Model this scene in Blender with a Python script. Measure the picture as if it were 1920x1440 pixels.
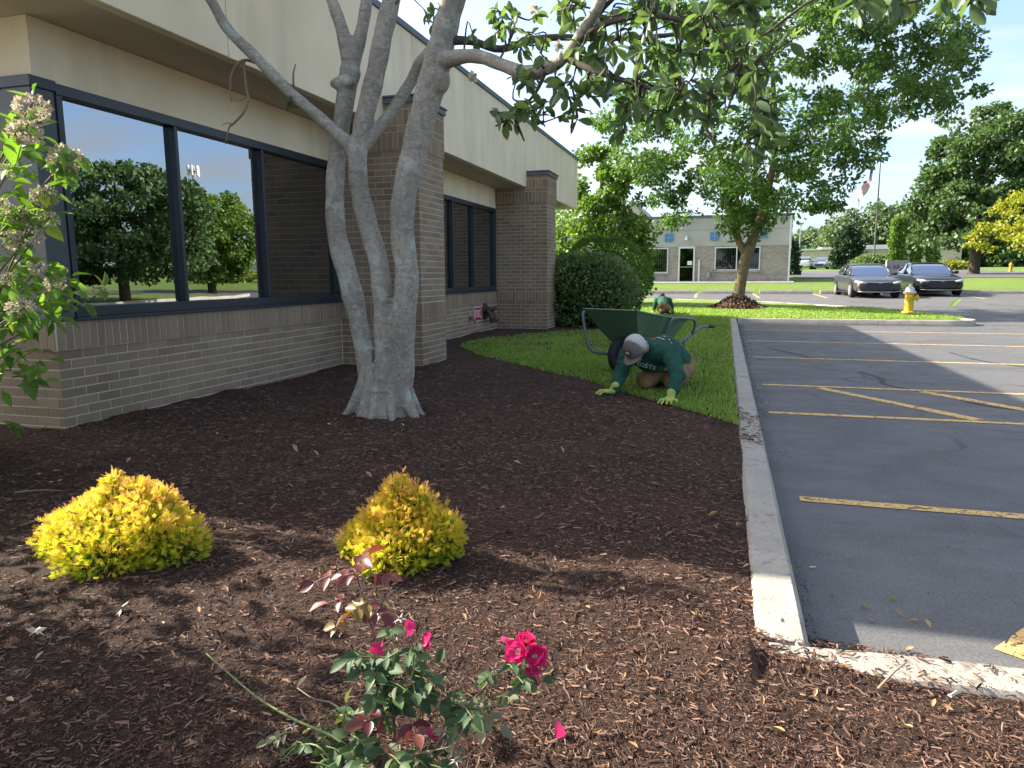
import bpy, bmesh, math, random
import numpy as np
from mathutils import Matrix, Vector, Euler
for o in list(bpy.data.objects):
    bpy.data.objects.remove(o)
S = bpy.context.scene
COL = S.collection
rng = np.random.default_rng(7)
random.seed(7)
R = math.radians

# ------------------------------------------------------------------ camera
H = 1.19                                     # eye height over the car park
YAW, PITCH, ROLL, FPX, CX = -0.28776, 0.14965, 0.005586, 1346.5, 962.5
def _axes():
    fw = np.array([math.sin(YAW) * math.cos(PITCH), math.cos(YAW) * math.cos(PITCH), -math.sin(PITCH)])
    rt = np.array([math.cos(YAW), -math.sin(YAW), 0.0])
    dn = np.cross(fw, rt)
    c, s = math.cos(ROLL), math.sin(ROLL)
    return c * rt + s * dn, -s * rt + c * dn, fw
RT, DN, FW = _axes()
cam = bpy.data.cameras.new('camera')
co = bpy.data.objects.new('camera', cam)
COL.objects.link(co)
co.matrix_world = Matrix(((RT[0], -DN[0], -FW[0], 0), (RT[1], -DN[1], -FW[1], 0), (RT[2], -DN[2], -FW[2], H), (0, 0, 0, 1)))
cam.sensor_width = 36
cam.lens = 36 * FPX / 1920
cam.clip_start = 0.05
cam.clip_end = 3000
S.camera = co

# ------------------------------------------------------------------ sky, sun, exposure
SUN = Vector((-1.554, 0.15, 1.0)).normalized()        # towards the sun
W = bpy.data.worlds.new('World')
S.world = W
W.use_nodes = True
nt = W.node_tree
nt.nodes.clear()
out = nt.nodes.new('ShaderNodeOutputWorld')
bg = nt.nodes.new('ShaderNodeBackground')
sky = nt.nodes.new('ShaderNodeTexSky')
sky.sky_type = 'NISHITA'
sky.sun_disc = False
sky.sun_elevation = math.asin(SUN.z)
sky.sun_rotation = math.atan2(SUN.x, SUN.y)
sky.air_density = 0.7
sky.altitude = 0
sky.dust_density = 3.2
sky.ozone_density = 2.6
bg.inputs['Strength'].default_value = 0.15
# thin cirrus: a flat cloud layer seen by direction
tc = nt.nodes.new('ShaderNodeTexCoord')
sep = nt.nodes.new('ShaderNodeSeparateXYZ')
nt.links.new(tc.outputs['Generated'], sep.inputs[0])
zz = nt.nodes.new('ShaderNodeMath'); zz.operation = 'MAXIMUM'; zz.inputs[1].default_value = 0.0
nt.links.new(sep.outputs['Z'], zz.inputs[0])
za = nt.nodes.new('ShaderNodeMath'); za.operation = 'ADD'; za.inputs[1].default_value = 0.12
nt.links.new(zz.outputs[0], za.inputs[0])
dx = nt.nodes.new('ShaderNodeMath'); dx.operation = 'DIVIDE'
dy = nt.nodes.new('ShaderNodeMath'); dy.operation = 'DIVIDE'
nt.links.new(sep.outputs['X'], dx.inputs[0]); nt.links.new(za.outputs[0], dx.inputs[1])
nt.links.new(sep.outputs['Y'], dy.inputs[0]); nt.links.new(za.outputs[0], dy.inputs[1])
cmb = nt.nodes.new('ShaderNodeCombineXYZ')
nt.links.new(dx.outputs[0], cmb.inputs[0]); nt.links.new(dy.outputs[0], cmb.inputs[1])
mp = nt.nodes.new('ShaderNodeMapping')
mp.inputs['Rotation'].default_value = (0, 0, R(62))
mp.inputs['Scale'].default_value = (0.55, 1.35, 1)
mp.inputs['Location'].default_value = (3.1, 0.9, 0)
nt.links.new(cmb.outputs[0], mp.inputs[0])
nz = nt.nodes.new('ShaderNodeTexNoise')
nz.inputs['Scale'].default_value = 1.15
nz.inputs['Detail'].default_value = 9
nz.inputs['Roughness'].default_value = 0.56
nz.inputs['Distortion'].default_value = 0.35
nt.links.new(mp.outputs[0], nz.inputs['Vector'])
rp = nt.nodes.new('ShaderNodeValToRGB')
rp.color_ramp.elements[0].position = 0.45; rp.color_ramp.elements[0].color = (0, 0, 0, 1)
rp.color_ramp.elements[1].position = 0.63; rp.color_ramp.elements[1].color = (0.85, 0.85, 0.85, 1)
nt.links.new(nz.outputs['Fac'], rp.inputs[0])
mx = nt.nodes.new('ShaderNodeMix'); mx.data_type = 'RGBA'
nt.links.new(rp.outputs[0], mx.inputs['Factor'])
nt.links.new(sky.outputs[0], mx.inputs[6])
mx.inputs[7].default_value = (2.15, 2.25, 2.45, 1)
nt.links.new(mx.outputs[2], bg.inputs['Color'])
nt.links.new(bg.outputs[0], out.inputs[0])

sl = bpy.data.lights.new('sun', 'SUN')
sl.energy = 4.6
sl.angle = R(0.55)
sl.color = (1.0, 0.95, 0.87)
so = bpy.data.objects.new('sun', sl)
COL.objects.link(so)
so.rotation_euler = SUN.to_track_quat('Z', 'Y').to_euler()
so.location = (-30, 3, 30)

S.render.engine = 'CYCLES'
S.view_settings.view_transform = 'Standard'
S.view_settings.look = 'None'
S.view_settings.gamma = 1.0
S.view_settings.use_curve_mapping = False
S.view_settings.exposure = 1.72
S.view_settings.use_white_balance = True
S.view_settings.white_balance_temperature = 6800
S.view_settings.white_balance_tint = 8
S.cycles.max_bounces = 8
S.cycles.transparent_max_bounces = 12

# ------------------------------------------------------------------ helpers
def ray(px, py):
    return (px - CX) / FPX * RT + (py - 720) / FPX * DN + FW
def at(px, py, Y):                           # point of the photo at depth Y along the facade
    d = ray(px, py)
    return np.array([0, 0, H]) + Y / d[1] * d
def gr(px, py, z=0.0):                       # point of the photo on the level z
    d = ray(px, py)
    return np.array([0, 0, H]) + (z - H) / d[2] * d
def pxm(P):                                  # photo pixels per metre at P
    return FPX / float((np.array(P) - np.array([0, 0, H])) @ FW)

WM = {}
def tag(o, label=None, cat=None, group=None, kind=None):
    if label: o['label'] = label
    if cat: o['category'] = cat
    if group: o['group'] = group
    if kind: o['kind'] = kind
    return o
def thing(name, label, cat, loc=(0, 0, 0), rz=0.0, group=None):
    o = bpy.data.objects.new(name, None)
    COL.objects.link(o)
    o.empty_display_size = 0.2
    o.location = loc
    o.rotation_euler = (0, 0, rz)
    WM[o.name] = Matrix.Translation(loc) @ Matrix.Rotation(rz, 4, 'Z')
    return tag(o, label, cat, group)
def link(name, me, parent=None, local=False, mat=None):
    o = bpy.data.objects.new(name, me)
    COL.objects.link(o)
    m = Matrix.Identity(4)
    if mat is not None:
        o.matrix_basis = mat
        m = mat
    if parent is not None:
        o.parent = parent
        pw = WM[parent.name]
        if local:
            m = pw @ m
        else:
            o.matrix_parent_inverse = pw.inverted()
    WM[o.name] = m
    return o
def mesh_np(name, V, F, mats, smooth=False, rnd=None, midx=None):
    V = np.asarray(V, dtype=np.float32)
    fl = F if isinstance(F, list) else [F]
    fl = [np.asarray(f, dtype=np.int32) for f in fl if len(f)]
    me = bpy.data.meshes.new(name)
    me.vertices.add(len(V))
    me.vertices.foreach_set('co', V.ravel())
    loops = np.concatenate([f.ravel() for f in fl])
    tot = np.concatenate([np.full(len(f), f.shape[1], dtype=np.int32) for f in fl])
    st = np.concatenate([[0], np.cumsum(tot)[:-1]]).astype(np.int32)
    me.loops.add(len(loops))
    me.loops.foreach_set('vertex_index', loops)
    me.polygons.add(len(tot))
    me.polygons.foreach_set('loop_start', st)
    if smooth:
        me.polygons.foreach_set('use_smooth', np.ones(len(tot), dtype=bool))
    if midx is not None:
        me.polygons.foreach_set('material_index', np.asarray(midx, dtype=np.int32))
    for m in (mats if isinstance(mats, (list, tuple)) else [mats]):
        me.materials.append(m)
    if rnd is not None:
        a = me.attributes.new('rnd', 'FLOAT', 'POINT')
        a.data.foreach_set('value', np.asarray(rnd, dtype=np.float32))
    me.update(calc_edges=True)
    return me

def frames(P):
    P = np.asarray(P, float)
    T = np.gradient(P, axis=0)
    T /= np.linalg.norm(T, axis=1)[:, None] + 1e-9
    a = np.array([0, 0, 1.0]) if abs(T[0][2]) < 0.9 else np.array([1.0, 0, 0])
    n = np.cross(T[0], a); n /= np.linalg.norm(n)
    N = []
    for t in T:
        n = n - t * (n @ t); n /= np.linalg.norm(n) + 1e-9
        N.append(n)
    N = np.array(N)
    return T, N, np.cross(T, N)
def cr(P, n):                                # Catmull-Rom resampling of rows (x,y,z[,r..])
    P = np.asarray(P, float)
    Q = np.vstack([2 * P[0] - P[1], P, 2 * P[-1] - P[-2]])
    t = np.linspace(0, len(P) - 1 - 1e-6, n)
    i = t.astype(int); u = (t - i)[:, None]
    a, b, c, d = Q[i], Q[i + 1], Q[i + 2], Q[i + 3]
    return 0.5 * (2 * b + (c - a) * u + (2 * a - 5 * b + 4 * c - d) * u ** 2 + (3 * b - a - 3 * c + d) * u ** 3)

class MB:
    def __init__(s):
        s.V = []; s.F = []; s.M = []; s.m = 0
    def add(s, V, F):
        k = len(s.V)
        s.V.extend([tuple(float(c) for c in v) for v in V])
        s.F.extend([tuple(int(i) + k for i in f) for f in F])
        s.M.extend([s.m] * len(F))
        return s
    def box(s, lo, hi, rot=None, about=None):
        x0, y0, z0 = lo; x1, y1, z1 = hi
        V = [(x0, y0, z0), (x1, y0, z0), (x1, y1, z0), (x0, y1, z0), (x0, y0, z1), (x1, y0, z1), (x1, y1, z1), (x0, y1, z1)]
        if rot is not None:
            c = Vector(about if about is not None else ((x0 + x1) / 2, (y0 + y1) / 2, (z0 + z1) / 2))
            V = [tuple(rot @ (Vector(v) - c) + c) for v in V]
        return s.add(V, [(0, 3, 2, 1), (4, 5, 6, 7), (0, 1, 5, 4), (1, 2, 6, 5), (2, 3, 7, 6), (3, 0, 4, 7)])
    def tube(s, P, r, n=8, cap=True, sx=1.0):
        P = np.asarray(P, float)
        r = np.broadcast_to(np.asarray(r, float), (len(P),))
        T, N, B = frames(P)
        a = np.linspace(0, 2 * math.pi, n, endpoint=False)
        V = (P[:, None] + r[:, None, None] * (np.cos(a)[None, :, None] * N[:, None] * sx + np.sin(a)[None, :, None] * B[:, None])).reshape(-1, 3)
        F = []
        for i in range(len(P) - 1):
            for j in range(n):
                k = (j + 1) % n
                F.append((i * n + j, i * n + k, (i + 1) * n + k, (i + 1) * n + j))
        if cap:
            F.append(tuple(range(n))[::-1]); F.append(tuple((len(P) - 1) * n + j for j in range(n)))
        return s.add(V, F)
    def lathe(s, prof, c=(0, 0, 0), n=20, axis='Z'):
        V = []; F = []
        for (r, z) in prof:
            for j in range(n):
                a = 2 * math.pi * j / n
                p = (r * math.cos(a), r * math.sin(a), z)
                if axis == 'X': p = (p[2], p[0], p[1])
                if axis == 'Y': p = (p[1], p[2], p[0])
                V.append((c[0] + p[0], c[1] + p[1], c[2] + p[2]))
        for i in range(len(prof) - 1):
            for j in range(n):
                k = (j + 1) % n
                F.append((i * n + j, i * n + k, (i + 1) * n + k, (i + 1) * n + j))
        F.append(tuple(range(n))[::-1]); F.append(tuple((len(prof) - 1) * n + j for j in range(n)))
        return s.add(V, F)
    def loft(s, rings, cap=True, closed=True):
        n = len(rings[0]); V = [p for r in rings for p in r]; F = []
        for i in range(len(rings) - 1):
            for j in range(n if closed else n - 1):
                k = (j + 1) % n
                F.append((i * n + j, i * n + k, (i + 1) * n + k, (i + 1) * n + j))
        if cap:
            F.append(tuple(range(n))[::-1]); F.append(tuple((len(rings) - 1) * n + j for j in range(n)))
        return s.add(V, F)
    def ell(s, c, r, nu=12, nv=8, rot=None):
        V = []; F = []
        for i in range(nv + 1):
            th = math.pi * i / nv
            for j in range(nu):
                ph = 2 * math.pi * j / nu
                v = Vector((r[0] * math.sin(th) * math.cos(ph), r[1] * math.sin(th) * math.sin(ph), r[2] * math.cos(th)))
                if rot is not None: v = rot @ v
                V.append((c[0] + v[0], c[1] + v[1], c[2] + v[2]))
        for i in range(nv):
            for j in range(nu):
                k = (j + 1) % nu
                F.append((i * nu + j, (i + 1) * nu + j, (i + 1) * nu + k, i * nu + k))
        return s.add(V, F)
    def capsule(s, a, b, ra, rb, n=12, k=5):
        a = np.array(a, float); b = np.array(b, float)
        d = b - a; L = np.linalg.norm(d); d = d / (L + 1e-9)
        P = []; r = []
        for i in range(k + 1):
            t = math.pi / 2 * (1 - i / k)
            P.append(a - d * ra * math.sin(t)); r.append(max(ra * math.cos(t), 1e-4))
        for i in range(k + 1):
            t = math.pi / 2 * i / k
            P.append(b + d * rb * math.sin(t)); r.append(max(rb * math.cos(t), 1e-4))
        up = np.array([0, 0, 1.0]) if abs(d[2]) < 0.9 else np.array([1.0, 0, 0])
        N = np.cross(d, up); N /= np.linalg.norm(N); B = np.cross(d, N)
        V = []; F = []
        for p, q in zip(P, r):
            for j in range(n):
                t = 2 * math.pi * j / n
                V.append(p + q * (math.cos(t) * N + math.sin(t) * B))
        for i in range(len(P) - 1):
            for j in range(n):
                m = (j + 1) % n
                F.append((i * n + j, i * n + m, (i + 1) * n + m, (i + 1) * n + j))
        F.append(tuple(range(n))[::-1]); F.append(tuple((len(P) - 1) * n + j for j in range(n)))
        return s.add(V, F)
    def mesh(s, name, mats, smooth=False):
        me = bpy.data.meshes.new(name)
        me.from_pydata(s.V, [], s.F)
        for m in (mats if isinstance(mats, (list, tuple)) else [mats]):
            me.materials.append(m)
        if smooth is True:
            me.polygons.foreach_set('use_smooth', [True] * len(s.F))
        if any(s.M):
            me.polygons.foreach_set('material_index', s.M)
        me.update()
        if smooth == 'auto':
            me.polygons.foreach_set('use_smooth', [True] * len(s.F))
            me.set_sharp_from_angle(angle=R(38))
        return me
    def obj(s, name, mats, parent=None, smooth=False, local=False, bevel=0.0, seg=2):
        o = link(name, s.mesh(name, mats, smooth), parent, local)
        if bevel:
            b = o.modifiers.new('bevel', 'BEVEL'); b.width = bevel; b.segments = seg; b.limit_method = 'ANGLE'; b.angle_limit = R(40)
        return o

# value noise on the plane (numpy)
_lat = rng.random((256, 256))
def vnoise(x, y, s):
    x = np.asarray(x) / s + 1000; y = np.asarray(y) / s + 1000
    i = np.floor(x).astype(int); j = np.floor(y).astype(int)
    u = x - i; v = y - j
    u = u * u * (3 - 2 * u); v = v * v * (3 - 2 * v)
    g = lambda a, b: _lat[a & 255, b & 255]
    return (g(i, j) * (1 - u) + g(i + 1, j) * u) * (1 - v) + (g(i, j + 1) * (1 - u) + g(i + 1, j + 1) * u) * v - 0.5
def inpoly(x, y, poly):
    x = np.asarray(x); y = np.asarray(y); c = np.zeros(x.shape, bool)
    n = len(poly)
    for i in range(n):
        x0, y0 = poly[i]; x1, y1 = poly[(i + 1) % n]
        m = ((y0 > y) != (y1 > y)) & (x < (x1 - x0) * (y - y0) / (y1 - y0 + 1e-12) + x0)
        c ^= m
    return c
def unit(v):
    v = np.asarray(v, float)
    return v / (np.linalg.norm(v, axis=-1, keepdims=True) + 1e-9)

# ------------------------------------------------------------------ materials
def nodes(name):
    m = bpy.data.materials.new(name)
    m.use_nodes = True
    t = m.node_tree
    b = t.nodes['Principled BSDF']
    return m, t, b
def nn(t, typ, **kw):
    n = t.nodes.new(typ)
    for k, v in kw.items():
        if k in n.inputs: n.inputs[k].default_value = v
        else: setattr(n, k, v)
    return n
def pos(t):
    return t.nodes.new('ShaderNodeNewGeometry').outputs['Position']
def noise(t, scale, detail=4, rough=0.55, vec=None, stretch=None):
    v = vec if vec is not None else pos(t)
    if stretch is not None:
        mpn = t.nodes.new('ShaderNodeMapping'); mpn.inputs['Scale'].default_value = stretch
        t.links.new(v, mpn.inputs[0]); v = mpn.outputs[0]
    n = nn(t, 'ShaderNodeTexNoise', Scale=scale, Detail=detail, Roughness=rough)
    t.links.new(v, n.inputs['Vector'])
    return n.outputs['Fac']
def ramp(t, fac, stops):
    r = t.nodes.new('ShaderNodeValToRGB')
    e = r.color_ramp.elements
    while len(e) < len(stops): e.new(0.5)
    for i, (p, c) in enumerate(stops):
        e[i].position = p
        e[i].color = (c, c, c, 1) if isinstance(c, (int, float)) else (*c[:3], 1)
    t.links.new(fac, r.inputs[0])
    return r.outputs[0]
def mixc(t, fac, a, b, mode='MIX'):
    m = t.nodes.new('ShaderNodeMix'); m.data_type = 'RGBA'; m.blend_type = mode
    for s_, v in ((0, fac), (6, a), (7, b)):
        if hasattr(v, 'links') or isinstance(v, bpy.types.NodeSocket): t.links.new(v, m.inputs[s_])
        else: m.inputs[s_].default_value = v if s_ == 0 else (*v[:3], 1)
    return m.outputs[2]
def math_(t, op, a, b=0.0):
    m = t.nodes.new('ShaderNodeMath'); m.operation = op
    for i, v in enumerate((a, b)):
        if isinstance(v, bpy.types.NodeSocket): t.links.new(v, m.inputs[i])
        else: m.inputs[i].default_value = v
    return m.outputs[0]
def bump(t, b, h, strength, dist=0.01):
    n = t.nodes.new('ShaderNodeBump'); n.inputs['Strength'].default_value = strength; n.inputs['Distance'].default_value = dist
    t.links.new(h, n.inputs['Height']); t.links.new(n.outputs[0], b.inputs['Normal'])
def rndval(t):                               # per piece: mesh attribute + object random
    a = t.nodes.new('ShaderNodeAttribute'); a.attribute_name = 'rnd'
    o = t.nodes.new('ShaderNodeObjectInfo')
    return math_(t, 'FRACT', math_(t, 'ADD', a.outputs['Fac'], o.outputs['Random']))
def mat(name, base, rough=0.6, spec=0.5, metal=0.0, var=0.15, vscale=6.0, bscale=0, bstr=0.3, bdist=0.005, coat=0.0):
    m, t, b = nodes(name)
    b.inputs['Roughness'].default_value = rough
    b.inputs['Metallic'].default_value = metal
    b.inputs['Specular IOR Level'].default_value = spec
    if coat:
        b.inputs['Coat Weight'].default_value = coat; b.inputs['Coat Roughness'].default_value = 0.04
    if var:
        f = noise(t, vscale, 5)
        lo = [c * (1 - var) for c in base[:3]]; hi = [min(1, c * (1 + var)) for c in base[:3]]
        t.links.new(ramp(t, f, [(0.3, lo), (0.7, hi)]), b.inputs['Base Color'])
    else:
        b.inputs['Base Color'].default_value = (*base[:3], 1)
    if bscale:
        bump(t, b, noise(t, bscale, 6), bstr, bdist)
    return m
def leafmat(name, stops, transl=0.4, rough=0.45, tcol=None, patch=0.0):
    m, t, b = nodes(name)
    c = ramp(t, rndval(t), stops)
    if patch:
        c = mixc(t, ramp(t, noise(t, 2.2, 3), [(0.4, 0.0), (0.65, patch)]), c, stops[-1][1])
    t.links.new(c, b.inputs['Base Color'])
    b.inputs['Roughness'].default_value = rough
    b.inputs['Specular IOR Level'].default_value = 0.4
    tr = t.nodes.new('ShaderNodeBsdfTranslucent')
    tcn = mixc(t, 1.0, c, tcol or (1.15, 1.25, 0.55), 'MULTIPLY')
    t.links.new(tcn, tr.inputs[0])
    ms = t.nodes.new('ShaderNodeMixShader'); ms.inputs[0].default_value = transl
    t.links.new(b.outputs[0], ms.inputs[1]); t.links.new(tr.outputs[0], ms.inputs[2])
    t.links.new(ms.outputs[0], t.nodes['Material Output'].inputs[0])
    return m

# leaves: many small faces in one mesh
LEAF2 = (np.array([[0, 0, 0], [-0.28, 0.5, 0.07], [0, 1, 0], [0.28, 0.5, 0.07]]), np.array([[0, 1, 2], [0, 2, 3]]))
LEAF2W = (np.array([[0, 0, 0], [-0.42, 0.5, 0.08], [0, 1, -0.05], [0.42, 0.5, 0.08]]), np.array([[0, 1, 2], [0, 2, 3]]))
def scatter(name, P, axis, size, mats, templ=LEAF2, rnd=None, roll=None, smooth=False):
    P = np.asarray(P, float); n = len(P)
    A = unit(axis)
    q = unit(rng.normal(size=(n, 3))) if roll is None else unit(roll)
    X = unit(np.cross(A, q)); Z = np.cross(X, A)
    T, F = templ
    sz = np.broadcast_to(np.asarray(size, float), (n,))[:, None, None]
    V = P[:, None] + sz * (T[None, :, 0:1] * X[:, None] + T[None, :, 1:2] * A[:, None] + T[None, :, 2:3] * Z[:, None])
    FF = (F[None] + (np.arange(n) * len(T))[:, None, None]).reshape(-1, F.shape[1])
    r = rng.random(n) if rnd is None else np.asarray(rnd)
    return mesh_np(name, V.reshape(-1, 3), FF, mats, smooth, np.repeat(r, len(T)))
# ---------------------------------------------------------------- setting materials
def m_asphalt():
    m, t, b = nodes('asphalt')
    big = noise(t, 0.35, 4); mid = noise(t, 2.5, 5); fine = noise(t, 85, 5, 0.8)
    c = ramp(t, big, [(0.35, (0.080, 0.079, 0.076)), (0.65, (0.122, 0.120, 0.115))])
    c = mixc(t, ramp(t, mid, [(0.42, 0.0), (0.68, 0.45)]), c, (0.058, 0.048, 0.047))
    streak = noise(t, 3.0, 6, 0.65, stretch=(0.35, 2.2, 1))
    c = mixc(t, ramp(t, streak, [(0.46, 0.0), (0.66, 0.6)]), c, (0.15, 0.147, 0.142))
    c = mixc(t, ramp(t, noise(t, 0.9, 6, 0.7), [(0.52, 0.0), (0.60, 0.55)]), c, (0.052, 0.051, 0.050))
    c = mixc(t, ramp(t, noise(t, 5.5, 3, 0.5), [(0.66, 0.0), (0.72, 0.5)]), c, (0.035, 0.034, 0.034))
    sp = nn(t, 'ShaderNodeTexVoronoi', Scale=95.0); t.links.new(pos(t), sp.inputs['Vector'])
    spm = math_(t, 'MULTIPLY', ramp(t, sp.outputs['Distance'], [(0.14, 1.0), (0.26, 0.0)]), ramp(t, noise(t, 1.6, 5, 0.7), [(0.46, 0.0), (0.62, 0.9)]))
    c = mixc(t, spm, c, (0.36, 0.34, 0.31))
    c = mixc(t, 0.5, c, ramp(t, fine, [(0.36, (0.03, 0.029, 0.028)), (0.64, (0.19, 0.182, 0.175))]))
    wv = t.nodes.new('ShaderNodeVectorMath'); wv.operation = 'ADD'
    wn = nn(t, 'ShaderNodeTexNoise', Scale=1.3, Detail=5.0); t.links.new(pos(t), wn.inputs['Vector'])
    t.links.new(pos(t), wv.inputs[0]); t.links.new(wn.outputs['Color'], wv.inputs[1])
    vc = nn(t, 'ShaderNodeTexVoronoi', Scale=0.42, feature='DISTANCE_TO_EDGE'); t.links.new(wv.outputs[0], vc.inputs['Vector'])
    ck = math_(t, 'MULTIPLY', ramp(t, vc.outputs['Distance'], [(0.003, 1.0), (0.011, 0.0)]), ramp(t, noise(t, 0.6, 3), [(0.45, 0.0), (0.6, 0.8)]))
    c = mixc(t, ck, c, (0.025, 0.025, 0.027))
    t.links.new(c, b.inputs['Base Color'])
    t.links.new(ramp(t, mid, [(0.3, 0.55), (0.7, 0.8)]), b.inputs['Roughness'])
    bump(t, b, fine, 0.5, 0.004)
    return m
def m_paint():
    m, t, b = nodes('yellow_line_paint')
    c = ramp(t, noise(t, 9, 5), [(0.3, (0.66, 0.40, 0.12)), (0.7, (0.76, 0.50, 0.19))])
    t.links.new(c, b.inputs['Base Color']); b.inputs['Roughness'].default_value = 0.75
    v = nn(t, 'ShaderNodeTexVoronoi', Scale=22.0, feature='DISTANCE_TO_EDGE'); t.links.new(pos(t), v.inputs['Vector'])
    crack = ramp(t, v.outputs['Distance'], [(0.012, 0.0), (0.03, 1.0)])
    keep = math_(t, 'MULTIPLY', crack, ramp(t, noise(t, 14, 6, 0.75), [(0.40, 0.0), (0.46, 1.0)]))
    tr = t.nodes.new('ShaderNodeBsdfTransparent'); ms = t.nodes.new('ShaderNodeMixShader')
    t.links.new(keep, ms.inputs[0]); t.links.new(tr.outputs[0], ms.inputs[1]); t.links.new(b.outputs[0], ms.inputs[2])
    t.links.new(ms.outputs[0], t.nodes['Material Output'].inputs[0])
    return m
def m_concrete():
    m, t, b = nodes('kerb_concrete')
    c = ramp(t, noise(t, 3.0, 6, 0.65), [(0.3, (0.30, 0.27, 0.225)), (0.7, (0.44, 0.40, 0.335))])
    c = mixc(t, ramp(t, noise(t, 60, 4, 0.7), [(0.45, 0.0), (0.75, 0.6)]), c, (0.20, 0.175, 0.14))
    c = mixc(t, ramp(t, noise(t, 11, 6, 0.75), [(0.56, 0.0), (0.68, 0.75)]), c, (0.09, 0.07, 0.055))
    t.links.new(c, b.inputs['Base Color']); b.inputs['Roughness'].default_value = 0.9
    bump(t, b, noise(t, 90, 5, 0.7), 0.6, 0.004)
    return m
def m_mulchbed():
    m, t, b = nodes('mulch_bed')
    st = noise(t, 70, 6, 0.7, stretch=(1, 0.45, 1))
    c = ramp(t, st, [(0.32, (0.017, 0.0092, 0.0066)), (0.5, (0.066, 0.037, 0.026)), (0.68, (0.16, 0.093, 0.066))])
    c = mixc(t, 0.5, c, ramp(t, noise(t, 260, 4, 0.75, stretch=(0.5, 1, 1)), [(0.35, (0.013, 0.007, 0.005)), (0.68, (0.18, 0.105, 0.075))]))
    c = mixc(t, ramp(t, noise(t, 1.7, 4), [(0.4, 0.0), (0.7, 0.5)]), c, (0.030, 0.018, 0.014))
    t.links.new(c, b.inputs['Base Color']); b.inputs['Roughness'].default_value = 0.9
    b.inputs['Specular IOR Level'].default_value = 0.2
    bump(t, b, noise(t, 150, 8, 0.8), 1.0, 0.02)
    return m
def m_grass(name, lo, hi, sc=1.0):
    m, t, b = nodes(name)
    c = ramp(t, noise(t, 0.55 * sc, 5), [(0.3, lo), (0.7, hi)])
    c = mixc(t, 0.55, c, ramp(t, noise(t, 45 * sc, 4, 0.7), [(0.3, [x * 0.45 for x in lo]), (0.7, [min(1, x * 1.35) for x in hi])]))
    t.links.new(c, b.inputs['Base Color']); b.inputs['Roughness'].default_value = 0.8
    b.inputs['Specular IOR Level'].default_value = 0.2
    bump(t, b, noise(t, 70 * sc, 5, 0.7), 1.0, 0.03)
    return m
ASPH = m_asphalt(); PAINT = m_paint(); CONC = m_concrete(); BED = m_mulchbed()
GRASSG = m_grass('lawn_ground', (0.16, 0.235, 0.04), (0.22, 0.31, 0.058))
GRASSF = m_grass('far_lawn_ground', (0.105, 0.170, 0.030), (0.165, 0.235, 0.050), 0.6)
BLADE = leafmat('grass_blade', [(0.0, (0.165, 0.265, 0.040)), (0.55, (0.25, 0.365, 0.060)), (0.9, (0.33, 0.43, 0.10)), (1.0, (0.46, 0.48, 0.20))], 0.4, 0.5)
CHIP = None
def m_chip():
    m, t, b = nodes('mulch_chip')
    c = ramp(t, rndval(t), [(0.0, (0.026, 0.0135, 0.0092)), (0.4, (0.090, 0.050, 0.034)), (0.8, (0.18, 0.105, 0.074)), (0.97, (0.25, 0.155, 0.112)), (1.0, (0.28, 0.19, 0.13))])
    t.links.new(c, b.inputs['Base Color']); b.inputs['Roughness'].default_value = 0.8
    b.inputs['Specular IOR Level'].default_value = 0.08
    return m
CHIP = m_chip()
TAR = mat('crack_sealer', (0.022, 0.022, 0.025), 0.6, var=0.2, vscale=20)

# ---------------------------------------------------------------- terrain
def gz(Y):
    return np.interp(Y, [22, 38, 43.5, 110, 220, 500], [0, 0.25, 0.69, 1.85, 2.4, 2.6])
def sheet(name, xs, ys, dz, mtl, zf=gz):
    X, Y = np.meshgrid(np.asarray(xs, float), np.asarray(ys, float))
    Z = zf(Y) + (dz(X, Y) if callable(dz) else dz)
    nx, ny = len(xs), len(ys)
    i = np.arange(nx - 1)[None] + np.arange(ny - 1)[:, None] * nx
    F = np.stack([i, i + 1, i + nx + 1, i + nx], -1).reshape(-1, 4)
    return link(name, mesh_np(name, np.stack([X, Y, Z], -1).reshape(-1, 3), F, mtl, True))
ys = [-60, -20, 0, 22, 30, 38.0, 38.12, 40, 43.5, 50, 60, 75, 90, 110, 160, 220, 320, 500, 900]
terrain = sheet('ground', [-400, -150, -60, -20, 0, 20, 60, 150, 400], ys, lambda X, Y: np.where(Y < 38.1, -0.08, 0.10), GRASSF)
tag(terrain, kind='structure')
lot = sheet('car_park_asphalt', np.linspace(-60, 90, 31), [-60, -20, 0, 5, 10, 15, 22, 26, 30, 34, 38.02], 0.0, ASPH)
tag(lot, kind='structure')
road = sheet('far_road', [4.6, 15, 24], [50, 60, 75, 84], 0.125, ASPH)
tag(road, kind='structure')

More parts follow.
